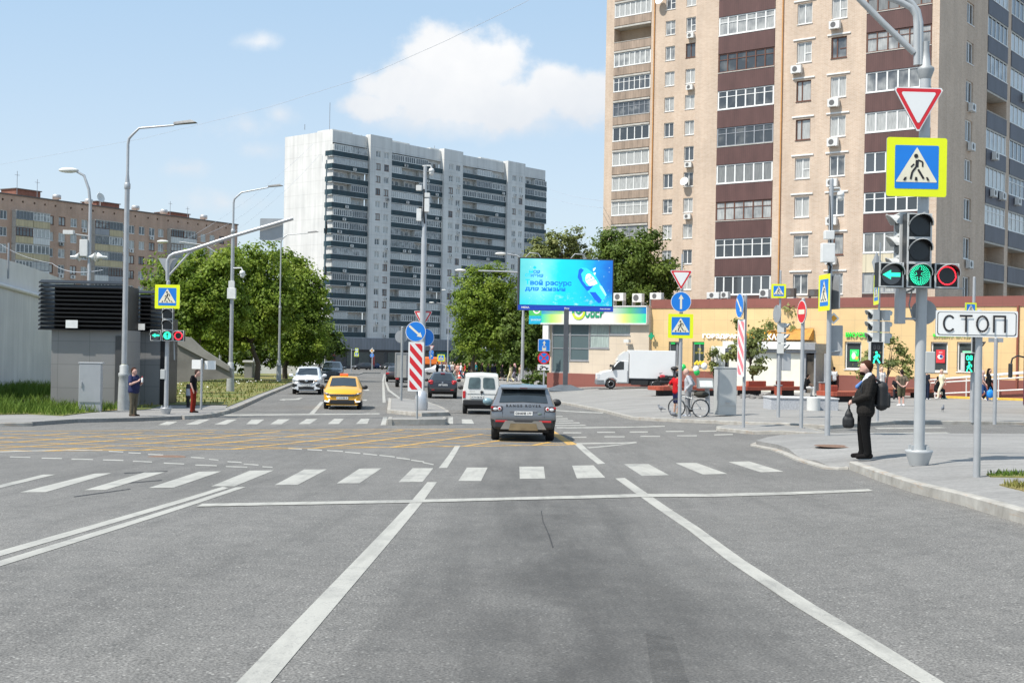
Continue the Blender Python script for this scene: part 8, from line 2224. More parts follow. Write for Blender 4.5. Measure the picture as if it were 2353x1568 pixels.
far_car('white car waiting behind the crowd at the far crossing', 1006, 861, 95, (.7, .7, .7))
t = thing('loader_truck', 'white cab tow truck with a red loading frame at the end of the street', 'truck')
m = MB(); m.bbox(-1, 1, 4.6, 6.4, .5, 2.4, .25); m.build('cab', WPT, t)
bx(t, 'windshield', -.9, .9, 6.2, 6.42, 1.35, 2.1, CARGL, .05); bx(t, 'side_window', -1.02, 1.02, 5.1, 5.9, 1.4, 2.1, CARGL, .05)
REDF = paint('loader_red', (.62, .03, .03))
m = MB(); m.bbox(-1.1, 1.1, -1.2, 4.4, .8, 1.1, .03); m.bbox(-1.1, 1.1, 3.9, 4.4, 1.1, 3.0, .03); m.bbox(-1.1, 1.1, -1.0, 4.4, 2.6, 3.0, .05); m.bbox(-1.1, 1.1, -1.2, -.8, 1.1, 3.0, .03); m.build('loading_frame', REDF, t)
for x in (.85, -.85):
 for y in (.8, 5.5): wheel(t, x, y, .45, .3)
bx(t, 'loaded_bonnet', -.8, .8, .3, 3.2, 1.2, 1.9, WPT, .3)
place(t, G(824, 846), R(84), 6.4, 2.6)
t = thing('orange_lorry', 'orange municipal lorry behind the far crossing sign', 'lorry')
ORG = paint('lorry_orange', (.75, .17, .02))
m = MB(); m.bbox(-1.2, 1.2, 4.6, 6.6, .7, 2.9, .2); m.build('cab', ORG, t); bx(t, 'windshield', -1.05, 1.05, 6.45, 6.63, 1.7, 2.6, CARGL, .05); bx(t, 'side_window', -1.22, 1.22, 5.2, 6.1, 1.8, 2.6, CARGL, .05)
m = MB(); m.bbox(-1.2, 1.2, -.5, 4.4, 1.2, 2.9, .25); m.build('tank', ORG, t)
m = MB(); m.bbox(-1, 1, -.5, 6.2, .6, 1.15, .03); m.build('chassis', BLKPL, t)
for x in (1.0, -1.0):
 for y in (.8, 5.4): wheel(t, x, y, .5, .3)
place(t, G(986, 850), R(78), 6.4, 3)
# ---- bus nose at the right edge
t = thing('bus', 'dark plum bus mostly outside the right picture edge with a black hooked mirror', 'bus')
p = at(2349, 930, 52); t.location = (p.x, 52, g(p.x, 52)+.12); t.rotation_euler = (0, 0, R(-26))
m = MB(); m.bbox(0, 2.5, 0, 9, .3, 3.2, .12); m.build('body', paint('plum_paint', (.09, .02, .05)), t)
bx(t, 'window', -.006, 2.506, .8, 8.4, 1.5, 2.6, CARGL, .003); bx(t, 'windshield', .2, 2.3, -.006, .1, 1.2, 2.8, CARGL, .003)
m = MB(); m.tube([(.06, -.02, 2.35), (-.22, -.12, 2.42), (-.42, -.18, 2.3), (-.46, -.2, 2.1)], .035, 8); m.bbox(-.57, -.40, -.26, -.16, 1.5, 2.1, .04); m.build('mirror', BLKPL, t)
for x in (.25, 2.25):
 for y in (1.8, 7): wheel(t, x, y, .48, .3)
# ================================================================== people, bicycle, bags, birds
def remesh(mb, vox, smooth=2):
 me = mb.mesh('body'); o = bpy.data.objects.new('tmp', me); COL.objects.link(o)
 r_ = o.modifiers.new('r', 'REMESH'); r_.mode = 'VOXEL'; r_.voxel_size = vox; r_.use_smooth_shade = True
 if smooth: s_ = o.modifiers.new('s', 'SMOOTH'); s_.factor = .5; s_.iterations = smooth
 dg = bpy.context.evaluated_depsgraph_get(); dg.update()
 out = bpy.data.meshes.new_from_object(o.evaluated_get(dg))
 bpy.data.objects.remove(o); bpy.data.meshes.remove(me)
 for p in out.polygons: p.use_smooth = True
 return out
def cap(m, p0, p1, r0, r1, n=10):
 p0, p1 = Vector(p0), Vector(p1)
 m.tube([p0, p1], [r0, r1], n); m.sphere(p0, r0*1.0, seg=n, rings=7); m.sphere(p1, r1*1.0, seg=n, rings=7)
STAND = dict(pel=(0, 0, .98), waist=(0, 0, 1.10), chest=(0, 0, 1.30), neck=(0, -.01, 1.46), head=(0, .015, 1.63),
    hipL=(-.09, 0, .92), kneeL=(-.10, .02, .50), ankL=(-.10, -.02, .09), toeL=(-.12, .15, .035), hipR=(.09, 0, .92), kneeR=(.10, .02, .50), ankR=(.10, -.02, .09), toeR=(.12, .15, .035),
    shL=(-.18, -.01, 1.42), elL=(-.235, -.03, 1.14), wrL=(-.235, .06, .90), haL=(-.225, .09, .80), shR=(.18, -.01, 1.42), elR=(.235, -.03, 1.14), wrR=(.235, .06, .90), haR=(.225, .09, .80))
def pose(**k): d = dict(STAND); d.update(k); return {a: Vector(b) for a, b in d.items()}
POSES = {
 'stand': pose(),
 'walk': pose(kneeL=(-.10, .20, .52), ankL=(-.10, .26, .10), toeL=(-.11, .42, .06), kneeR=(.10, .02, .50), ankR=(.10, -.30, .15), toeR=(.10, -.16, .05), elL=(-.23, -.12, 1.16), wrL=(-.23, -.16, .93), haL=(-.22, -.14, .84), elR=(.23, .06, 1.15), wrR=(.22, .22, .96), haR=(.21, .28, .88)),
 'backhands': pose(elL=(-.27, -.10, 1.16), wrL=(-.12, -.19, .98), haL=(-.02, -.20, .94), elR=(.27, -.10, 1.16), wrR=(.12, -.19, .98), haR=(.03, -.20, .95)),
 'chesthands': pose(elL=(-.30, .06, 1.15), wrL=(-.12, .28, 1.22), haL=(-.03, .31, 1.26), elR=(.30, .08, 1.17), wrR=(.10, .27, 1.28), haR=(.02, .29, 1.36)),
 'bowed': pose(neck=(0, .04, 1.45), head=(0, .17, 1.56), chest=(0, .0, 1.30), shL=(-.18, .01, 1.41), shR=(.18, .01, 1.41)),
 'pocket': pose(elL=(-.30, -.16, 1.17), wrL=(-.20, .02, .99), haL=(-.17, .06, .93), elR=(.29, -.14, 1.17), wrR=(.19, .04, 1.0), haR=(.16, .08, .94), neck=(0, .03, 1.46), head=(0, .09, 1.61)),
 'suit': pose(pel=(0, -.01, .98), waist=(0, -.02, 1.10), chest=(0, -.06, 1.30), neck=(0, -.07, 1.46), head=(0, .0, 1.625), shL=(-.19, -.09, 1.42), shR=(.19, -.09, 1.42), elL=(-.27, -.02, 1.13), wrL=(-.12, .22, 1.02), haL=(-.03, .28, .97), elR=(.26, -.0, 1.14), wrR=(.12, .22, 1.02), haR=(.05, .27, .99),
    ankR=(.10, .02, .09), toeR=(.13, .19, .035), kneeR=(.10, .05, .50), ankL=(-.10, -.06, .09), toeL=(-.12, .12, .035), kneeL=(-.10, -.01, .50)),
 'sit': pose(pel=(0, 0, .58), waist=(0, .02, .70), chest=(0, .06, .90), neck=(0, .09, 1.06), head=(0, .14, 1.21), hipL=(-.10, .02, .54), kneeL=(-.12, .42, .52), ankL=(-.12, .42, .09), toeL=(-.13, .58, .035), hipR=(.10, .02, .54), kneeR=(.12, .42, .52), ankR=(.12, .44, .09), toeR=(.13, .6, .035), shL=(-.18, .05, 1.02), shR=(.18, .05, 1.02), elL=(-.22, .18, .78), wrL=(-.12, .36, .66), haL=(-.08, .42, .62), elR=(.22, .18, .78), wrR=(.12, .36, .66), haR=(.08, .42, .62)),
}
_pm = {}
def hand(m, w, h, s, fine):
 d = (h-w).normalized(); side = Vector((s, 0, 0)); side = (side-d*side.dot(d)); side = side.normalized() if side.length > .1 else Vector((0, 0, 1)); nrm = d.cross(side)
 L_ = .10
 cap(m, w, w+d*.05, .026, .034, 8)
 for k, ln in enumerate((.062, .072, .068, .054)):
  b = w+d*.075+side*(.027-.018*k)*1.0
  a = b+d*ln*.55+nrm*.008; c = a+d*ln*.42+nrm*.025*(1 if s > 0 else -1)
  cap(m, b, a, .0098 if fine else .013, .009 if fine else .012, 6); cap(m, a, c, .009 if fine else .012, .0075 if fine else .011, 6)
 t0 = w+d*.03+side*.028; cap(m, t0, t0+(d*.6+side*.7).normalized()*.045, .012, .010, 6); t1 = t0+(d*.6+side*.7).normalized()*.045; cap(m, t1, t1+d*.028, .010, .008, 6)
def person_parts(ps, fat=1.0, sleeve='short', leg='long', hair='short', fine=False, female=False):
 key = (ps, fat, sleeve, leg, hair, fine, female)
 if key in _pm: return _pm[key]
 J = POSES[ps]; vox = .011 if fine else .017; out = {}
 m = MB()
 sw = .055*fat
 for s in (1, -1):
  o = Vector((s*sw, 0, 0)); cap(m, J['pel']+o, J['waist']+o*.9, .105*fat, .10*fat, 12); cap(m, J['waist']+o*.9, J['chest']+o*1.2, .10*fat, .105*fat, 12)
  X = 'R' if s > 0 else 'L'
  cap(m, J['chest']+o, J['sh'+X], .085, .055); cap(m, J['sh'+X], J['el'+X], .048*fat, .04*fat); cap(m, J['el'+X], J['wr'+X], .04*fat, .027)
  hand(m, J['wr'+X], J['ha'+X], -s, fine)
  cap(m, J['hip'+X], J['knee'+X], .085*fat, .058); cap(m, J['knee'+X], J['ank'+X], .056, .04); cap(m, J['ank'+X]+Vector((0, -.03, -.03)), J['toe'+X], .042, .034)
 cap(m, J['neck']-Vector((0, 0, .08)), J['head']-Vector((0, .02, .06)), .062, .055)
 H = J['head']; m.sphere(H, .112, .78, .95, 1.12, 16, 12); m.sphere(H+Vector((0, .035, -.06)), .078, .80, .88, .92, 12, 8)
 m.sphere(H+Vector((0, .098, -.012)), .017, .75, 1.0, 1.5, 8, 6); m.sphere(H+Vector((0, .088, -.068)), .022, 1.3, .7, .45, 8, 6)
 for s in (1, -1): m.sphere(H+Vector((s*.08, .0, -.01)), .028, .4, .8, 1.2, 8, 6); m.sphere(H+Vector((s*.034, .088, .018)), .018, 1.2, .6, .6, 8, 6)
 out['body'] = remesh(m, vox, 2)
 m = MB(); g_ = .017
 for s in (1, -1):
  o = Vector((s*sw, 0, 0)); X = 'R' if s > 0 else 'L'
  cap(m, J['waist']+o*.9, J['chest']+o*1.25, .105*fat+g_, .108*fat+g_, 12); cap(m, J['chest']+o, J['sh'+X], .09+g_*.6, .058+g_*.6)
  low = J['pel']-Vector((0, 0, .12 if sleeve == 'jacket' else .05)); cap(m, J['waist']+o*.9, low+o*1.1, .105*fat+g_, .112*fat+g_+(.01 if sleeve == 'jacket' else 0), 12)
  if sleeve == 'short': cap(m, J['sh'+X], J['sh'+X].lerp(J['el'+X], .72), .06*fat+.006, .064*fat)
  elif sleeve in ('long', 'jacket'):
   cap(m, J['sh'+X], J['el'+X], .062*fat, .058*fat); cap(m, J['el'+X], J['el'+X].lerp(J['wr'+X], .94), .058*fat, .045)
 if fat > 1.15: m.sphere(J['waist']+Vector((0, .07, -.02)), .15*fat, 1.0, .8, 1.1, 12, 8)
 if sleeve != 'jacket': cap(m, J['neck']-Vector((0, 0, .07)), J['neck']-Vector((0, -.005, .03)), .075, .062)
 else: cap(m, J['neck']-Vector((0, -.0, .09)), J['neck']-Vector((0, .03, .01)), .09, .075)
 out['top'] = remesh(m, vox, 3)
 m = MB()
 if leg == 'skirt':
  p = J['pel']; m.lathe([(.13*fat, p.z+.12), (.16*fat, p.z-.02), (.22, p.z-.35), (.25, p.z-.58), (.01, p.z-.585)], 18, c=(p.x, p.y))
 else:
  for s in (1, -1):
   o = Vector((s*sw, 0, 0)); X = 'R' if s > 0 else 'L'
   cap(m, J['pel']+o*1.1, J['hip'+X], .115*fat, .108*fat, 12)
   if leg == 'long':
    cap(m, J['hip'+X], J['knee'+X], .105*fat, .078); cap(m, J['knee'+X], J['ank'+X]+Vector((0, 0, .01)), .078, .068)
    cap(m, J['ank'+X]+Vector((0, 0, .04)), J['ank'+X]+Vector((0, .02, -.015)), .068, .07)
   else: cap(m, J['hip'+X], J['hip'+X].lerp(J['knee'+X], .92), .105*fat, .09)
 out['trousers' if leg != 'skirt' else 'skirt'] = remesh(m, vox, 3)
 m = MB(); 
 if hair == 'bald': m.sphere(H+Vector((0, -.025, .0)), .098, .80, .85, .9, 12, 8)
 else: m.sphere(H+Vector((0, -.028, .028)), .1125, .80, .93, 1.04, 14, 10); m.sphere(H+Vector((0, .035, .088)), .055, 1.15, .95, .55, 10, 6); m.sphere(H+Vector((0, -.055, -.05)), .075, .85, .7, .9, 10, 6)
 if hair == 'long': cap(m, H+Vector((0, -.06, 0)), J['neck']+Vector((0, -.09, -.08)), .085, .07)
 out['hair'] = remesh(m, vox, 1)
 m = MB()
 for X in 'RL': cap(m, J['ank'+X]+Vector((0, -.035, -.035)), J['toe'+X], .052, .043); m.sphere(J['ank'+X]+Vector((0, 0, -.02)), .055)
 for i, v in enumerate(m.v): m.v[i] = (v[0], v[1], max(v[2], -.005))
 out['shoes'] = remesh(m, vox, 1)
 m = MB(); [m.sphere(H+Vector((s*.036, .098, .016)), .011, 1.3, .6, .7, 8, 5) for s in (1, -1)]; out['eyes'] = m.mesh('eyes')
 _pm[key] = out
 return out
SKIN = {}
def skinm(k):
 return M('skin_'+k, {'fair': (.56, .34, .25), 'tan': (.42, .24, .16), 'pink': (.60, .36, .29)}[k], .55, var=.08, scale=6)
def cloth(h, var=.12):
 c = hexc(h); return M('cloth_'+h, c, .85, var=var, scale=9, bump=.15, spec=.2)
def person(label, px, py, head, ps='stand', top='d0d0d0', bot='303848', hair='short', haircol='2a1c14', shoe='2a2a2a', skin='fair', sleeve='short', leg='long', fat=1.0, hgt=1.0, off=.12, fine=False, group=None, dz=-.018, topmat=None):
 P_ = person_parts(ps, fat, sleeve, leg, hair, fine)
 f = G(px, py, off)
 o = thing('person', label, 'person', f+Vector((0, 0, dz)), R(head), group); o.scale = (hgt, hgt, hgt)
 mats = {'body': skinm(skin), 'top': topmat or cloth(top), 'trousers': cloth(bot), 'skirt': cloth(bot), 'hair': cloth(haircol), 'shoes': cloth(shoe), 'eyes': BLKPL}
 nm = {'top': 'jacket' if sleeve == 'jacket' else 'shirt'}
 for k, me in P_.items():
  if not me.materials: me.materials.append(mats[k])
  c = bpy.data.objects.new(nm.get(k, k), me); COL.objects.link(c); c.parent = o
  c.material_slots[0].link = 'OBJECT'; c.material_slots[0].material = mats[k]
 return o
def tweed():
 t = NT('checked_tweed'); sp_ = t.n.new('ShaderNodeSeparateXYZ'); t.l.new(t.coord(), sp_.inputs[0])
 a = t.math('FRACT', t.math('MULTIPLY', t.math('ADD', sp_.outputs[0], sp_.outputs[1]), 14.0)); b = t.math('FRACT', t.math('MULTIPLY', sp_.outputs[2], 14.0))
 l = t.math('MAXIMUM', t.ramp(a, [(0.0, 1.0), (.12, 0.0)]), t.ramp(b, [(0.0, 1.0), (.12, 0.0)]))
 t.set('Base Color', t.mix(t.math('MULTIPLY', l, .35), t.ramp(t.noise(60, 3), [(.3, (.011, .010, .0095)), (.7, (.026, .024, .022))]), (.075, .065, .058))); t.set('Roughness', .9); t.set('Specular IOR Level', .15); return t.mat
# ---- the man in the suit
hm = person('bearded man in a dark checked suit jacket and black trousers looking left across the road', 1985, 1050, 78, 'suit', '1c1b1a', '0c0c0d', 'short', '3a2014', '151313', 'pink', 'jacket', 'long', 1.2, 1.035, .125, True, topmat=tweed())
J = POSES['suit']
m = MB(); H = J['head']; m.sphere(H+Vector((0, .045, -.092)), .074, .86, .82, .72, 12, 8); hb = remesh(m, .011, 1); hb.materials.append(cloth('24120d')); c = bpy.data.objects.new('beard', hb); COL.objects.link(c); c.parent = hm
m = MB(); cap(m, J['neck']-Vector((0, -.02, .10)), J['neck']+Vector((0, .02, .035)), .085, .073); cap(m, J['neck']+Vector((0, .06, -.03)), J['neck']+Vector((0, .10, -.12)), .05, .045); cl = remesh(m, .011, 1); cl.materials.append(M('shirt_white', (.72, .74, .78), .7)); c = bpy.data.objects.new('shirt_collar', cl); COL.objects.link(c); c.parent = hm
m = MB(); cap(m, J['neck']+Vector((0, .135, -.09)), J['chest']+Vector((0, .20, -.02)), .022, .04); cl = remesh(m, .011, 1); cl.materials.append(cloth('5a80b8')); c = bpy.data.objects.new('tie', cl); COL.objects.link(c); c.parent = hm
def soft(m, vox=.014, sm=4): return remesh(m, vox, sm)
BAGM = M('black_bag_cloth', (.012, .013, .015), .6, var=.3, scale=12, bump=.3)
o = thing('backpack', 'black rounded backpack worn by the man in the suit', 'backpack', hm.location, hm.rotation_euler.z); o.scale = hm.scale
m = MB(); m.bbox(-.16, .16, -.39, -.17, .86, 1.39, .10); m.bbox(-.13, .13, -.43, -.36, .92, 1.18, .04)
b = soft(m); b.materials.append(BAGM); c = bpy.data.objects.new('bag', b); COL.objects.link(c); c.parent = o
m = MB()
for s in (1, -1): m.tube([(s*.12, -.24, 1.38), (s*.13, -.10, 1.47), (s*.14, .04, 1.38), (s*.15, .08, 1.22), (s*.15, -.02, 1.0), (s*.12, -.2, .95)], .022, 6)
m.build('strap', BAGM, o)
o = thing('hand_bag', 'slack black bag hanging from the hands of the man in the suit', 'bag', hm.location, hm.rotation_euler.z); o.scale = hm.scale
m = MB(); m.bbox(-.06, .10, .18, .39, .53, .75, .06); m.bbox(-.05, .09, .21, .35, .70, .83, .05); cap(m, (.02, .29, .78), (.02, .28, .86), .06, .035); b = soft(m); b.materials.append(BAGM); c = bpy.data.objects.new('bag', b); COL.objects.link(c); c.parent = o
m = MB(); m.tube([(.0, .28, .84), (-.02, .27, .93), (.02, .29, .985), (.06, .28, .93), (.04, .28, .84)], .012, 6); m.build('handle', BAGM, o)
# ---- left kerb
fm_ = person('stocky man in a navy tee shirt and khaki trousers holding a drink to his chest', 306, 955, -110, 'chesthands', '2c3050', '5d5648', 'short', '3a231a', '4a3a30', 'pink', 'short', 'long', 1.28, 1.0, .13)
o = thing('drink_bottle', 'small white and red drink bottle held by the man in the navy tee shirt', 'bottle', fm_.location, fm_.rotation_euler.z)
m = MB(); m.lathe([(.03, 1.24), (.034, 1.26), (.034, 1.38), (.015, 1.41)], 10, 0, (0, .36)); m.build('body', WHT, o); m = MB(); m.lathe([(.018, 1.412), (.018, 1.44), (.01, 1.45)], 10, 0, (0, .36)); m.build('cap', REDP, o)
person('man in a black tee shirt and rust red trousers with his head bowed', 443, 947, -92, 'bowed', '17151a', '7a2416', 'short', '3b2c28', '161416', 'pink', 'short', 'long', .98, 1.0, .13)
p = G(*ZoneP(0, 0)) if False else G(432, 935, .13)
o = thing('short_bollard', 'short black bollard with a pale band behind the red trousers', 'bollard', p); m = MB(); m.lathe([(.07, 0), (.07, .35), (.10, .38), (.10, .95), (.06, 1.0)], 12); m.build('post', BLKPL, o); m = MB(); m.lathe([(.103, .5), (.103, .8)], 12); m.build('band', M('pale_band', (.4, .42, .46), .5), o)
# ---- by the bicycle
ZP = zoomer(1740, 860, 5.808)
person('cyclist in a grey hoodie and grey trousers standing at the bicycle', *ZP(448, 1385), 72, 'pocket', 'a9abb0', '8e8e90', 'bald', '8a7460', 'e6e6ea', 'pink', 'long', 'long', 1.12, 1.03)
ro = person('person in a red shirt and navy shorts half hidden by the sign post', *ZP(268, 1365), -60, 'pocket', 'b3181f', '1c2144', 'short', '151515', '6f7a28', 'tan', 'short', 'short', 1.0, .97)
o = thing('cycle_helmet', 'black cycle helmet on the head of the person in the red shirt', 'helmet', ro.location, ro.rotation_euler.z)
m = MB(); m.sphere(POSES['pocket']['head']*.97+Vector((0, -.01, .05)), .125, .85, 1.05, .8, 12, 8); b = soft(m, .014, 1); b.materials.append(BLKPL); c = bpy.data.objects.new('shell', b); COL.objects.link(c); c.parent = o
a = G(*ZP(272, 1395), .12); b_ = G(*ZP(640, 1385), .12)
o = thing('bicycle', 'grey city bicycle with a dark rear bag, held at the crossing by the two cyclists', 'bicycle', a, math.atan2(b_.y-a.y, b_.x-a.x))
wb = (b_-a).length; r = .345
def torus(m, c, R_, r_, n=40, k=8):
 v = []; f = []
 for i in range(n):
  A_ = 2*math.pi*i/n
  for j in range(k):
   B_ = 2*math.pi*j/k; v.append((c[0]+(R_+r_*math.cos(B_))*math.cos(A_), c[1]+r_*math.sin(B_), c[2]+(R_+r_*math.cos(B_))*math.sin(A_)))
 for i in range(n):
  for j in range(k): f.append((i*k+j, i*k+(j+1) % k, ((i+1) % n)*k+(j+1) % k, ((i+1) % n)*k+j))
 m.add(v, f, 0, True)
for cx in (0, wb):
 m = MB(); torus(m, (cx, 0, r), r-.02, .021); w_ = m.build('wheel', TYRE, o)
 m = MB(); torus(m, (cx, 0, r), r-.045, .010); m.cyl(cx, 0, 0, 0, .001) if False else None
 for k in range(14): A_ = 2*math.pi*k/14; m.tube([(cx, 0, r), (cx+(r-.05)*math.cos(A_), 0, r+(r-.05)*math.sin(A_))], .003, 4)
 m.tube([(cx, -.04, r), (cx, .04, r)], .02, 8); m.build('rim', RIMM, w_)
FRM = M('bike_frame_grey', (.34, .36, .37), .35, .4)
bbx = wb*.58
m = MB(); sx = wb*.66; hx = wb*.17
m.tube([(bbx, 0, .29), (sx, 0, .80)], .017, 8); m.tube([(bbx, 0, .29), (hx+.02, 0, .66)], .019, 8); m.tube([(sx-.015, 0, .70), (hx, 0, .78)], .017, 8)
m.tube([(hx-.03, 0, .90), (hx, 0, .78), (hx+.03, 0, .62), (0, 0, r)], .016, 8)
for s in (.05, -.05): m.tube([(bbx, 0, .29), (wb, s, r)], .011, 6); m.tube([(sx-.01, 0, .72), (wb, s, r)], .010, 6)
m.build('frame', FRM, o)
m = MB(); m.sphere((sx+.06, 0, .98), .09, 1.5, .8, .4, 10, 6); m.tube([(sx, 0, .80), (sx+.02, 0, .96)], .014, 6); m.build('saddle', BLKPL, o)
m = MB(); m.tube([(hx-.02, -.3, 1.03), (hx-.05, -.15, 1.05), (hx-.04, 0, .98), (hx-.05, .15, 1.05), (hx-.02, .3, 1.03)], .015, 8); m.tube([(hx-.03, 0, .88), (hx-.04, 0, .99)], .015, 8); m.build('handlebar', BLKPL, o)
m = MB(); m.sphere((wb+.02, 0, .86), .2, 1.5, .8, .6, 12, 8); m.bbox(wb-.28, wb+.28, -.07, .07, .735, .75, .005); m.build('rear_bag', M('dark_green_bag', (.03, .028, .02), .8, var=.4, scale=10), o)
m = MB(); m.lathe([(.001, -.01), (.09, -.01), (.09, .01), (.001, .01)], 18); 
for i, v in enumerate(m.v): m.v[i] = (bbx+v[0], .05+v[2], .29+v[1])
m.tube([(bbx, .07, .29), (bbx+.1, .07, .16), (bbx+.1, .13, .16)], .012, 6); m.tube([(bbx, -.07, .29), (bbx-.1, -.07, .42), (bbx-.1, -.13, .42)], .012, 6); m.build('crank', BLKPL, o)
# ---- motorcycle behind the bench
c = G(*Z4(1715, 1098), .12); sc_ = FPX/c.y
o = thing('motorcycle', 'black and red motorcycle with a round black top box behind the red shirt', 'motorcycle', c, R(95))
for y in (.65, -.65): wheel(o, .0001, y, .3, .14)
m = MB(); m.bbox(-.14, .14, -.55, .5, .35, .62, .08); m.bbox(-.17, .17, -.15, .5, .6, .95, .12); m.tube([(0, .55, .85), (0, .65, .3)], .06, 8); m.build('body', BLKPL, o)
m = MB(); m.bbox(-.18, .18, .1, .5, .72, .98, .1); m.bbox(-.19, .19, -.5, -.2, .45, .6, .05); m.build('fairing', paint('moto_red', (.5, .03, .04)), o)
m = MB(); m.bbox(-.15, .15, -.75, -.05, .80, .92, .05); m.build('seat', INTER, o)
m = MB(); m.tube([(-.36, .38, 1.12), (0, .5, 1.05), (.36, .38, 1.12)], .02, 6); m.build('handlebar', BLKPL, o)
m = MB(); m.sphere((0, -.55, 1.42), .25, 1, 1.1, .6, 12, 8); m.tube([(0, -.5, .9), (0, -.55, 1.3)], .05, 8); m.build('top_box', BLKPL, o)
m = MB(); m.sphere((0, -.62, .62), .2, .9, 1.1, .8, 10, 7); m.build('pannier', WPT, o)
# ---- people on the plaza
person('person in a white shirt with a black shoulder bag seen from behind by the porch', *Z5(1688, 1135), 10, 'walk', 'e4e4e6', '15161a', 'short', '1a1513', '151515', 'tan', 'short', 'long')
person('man in camouflage tee shirt and shorts with his hands behind his back', *ZK(200, 858), 8, 'backhands', '6a6152', '57563f', 'short', '2b2420', 'e8e8ea', 'pink', 'short', 'short', 1.12)
person('woman in dark navy clothes half hidden by the near signal pole', *ZK(640, 750), -70, 'stand', '20252f', '1b2438', 'short', '5a3020', 'd8d8d8', 'fair', 'short', 'long')
person('person in a cream tunic and trousers walking along the ramp railing', *ZK(890, 738), 100, 'walk', 'e0d6b8', 'd6cbb4', 'short', 'b9a488', 'e8e6e2', 'pink', 'short', 'long', 1.05)
pb_ = person('elderly person in a grey pink top and jeans beside the СТОП post', *ZK(1600, 768), -120, 'walk', '9d8682', '34507e', 'short', 'b8a59c', 'd8d0cc', 'pink', 'short', 'long', 1.05)
person('woman dressed all in black with long dark hair right of the СТОП post', *ZK(1712, 760), -110, 'walk', '141418', '121216', 'long', '120e0e', 'e6e0dc', 'fair', 'long', 'long', .95, 1.06)
o = thing('shopping_bag', 'bright blue carrier bag carried between the two walkers by the СТОП post', 'bag', pb_.location+Vector((.35, -.25, 0))); m = MB(); m.sphere((0, 0, .42), .2, 1, .6, 1.3, 10, 8); m.build('bag', M('bright_blue_bag', (.01, .25, .75), .5), o); m = MB(); m.tube([(-.08, 0, .64), (0, 0, .82), (.08, 0, .64)], .012, 6); m.build('handle', M('bright_blue_bag', (.01, .25, .75), .5), o)
person('man in a white patterned shirt behind the head of the man in the suit', *Z5(2110, 1180), 20, 'stand', 'd9d2cc', '4a4a52', 'short', 'c0a48e', '333333', 'pink', 'short', 'long', 1.0, 1.05)
person('person in a white top and jeans by the bare young tree', *Z5(600, 1090), -60, 'walk', 'dfe2e8', '3a5a88', 'short', '5a3b28', '8c8c90', 'fair', 'short', 'long')
person('person in dark clothes sitting on the porch bench with their back turned', *Z5(1315, 1120), 0, 'sit', '1d1f26', '22242a', 'short', '241a16', '1a1a1a', 'tan', 'long', 'long')
person('person in black top and pale trousers bending forward on the bench end', *Z5(1440, 1165), -80, 'sit', '121214', 'd8d4ce', 'short', '1c1614', '1a1a1a', 'tan', 'short', 'long')
person('person sitting in dark clothes on the far right bench', *ZK(120, 740), 160, 'sit', '1c1d20', '2a2b30', 'short', '3a2a20', '2a2a2a', 'tan', 'short', 'long')
person('person in black sitting beside the cream walker', *ZK(800, 735), -90, 'sit', '15181c', '1a2530', 'short', '1a1512', '1d6a68', 'tan', 'short', 'long')
person('man in an olive top and black trousers standing behind the billboard mast', *Z4(765, 1072), 10, 'stand', '5a4e28', '121214', 'short', '1d1814', '1a1a1a', 'tan', 'short', 'long')
CG = 'crowd waiting and walking beyond the vans'
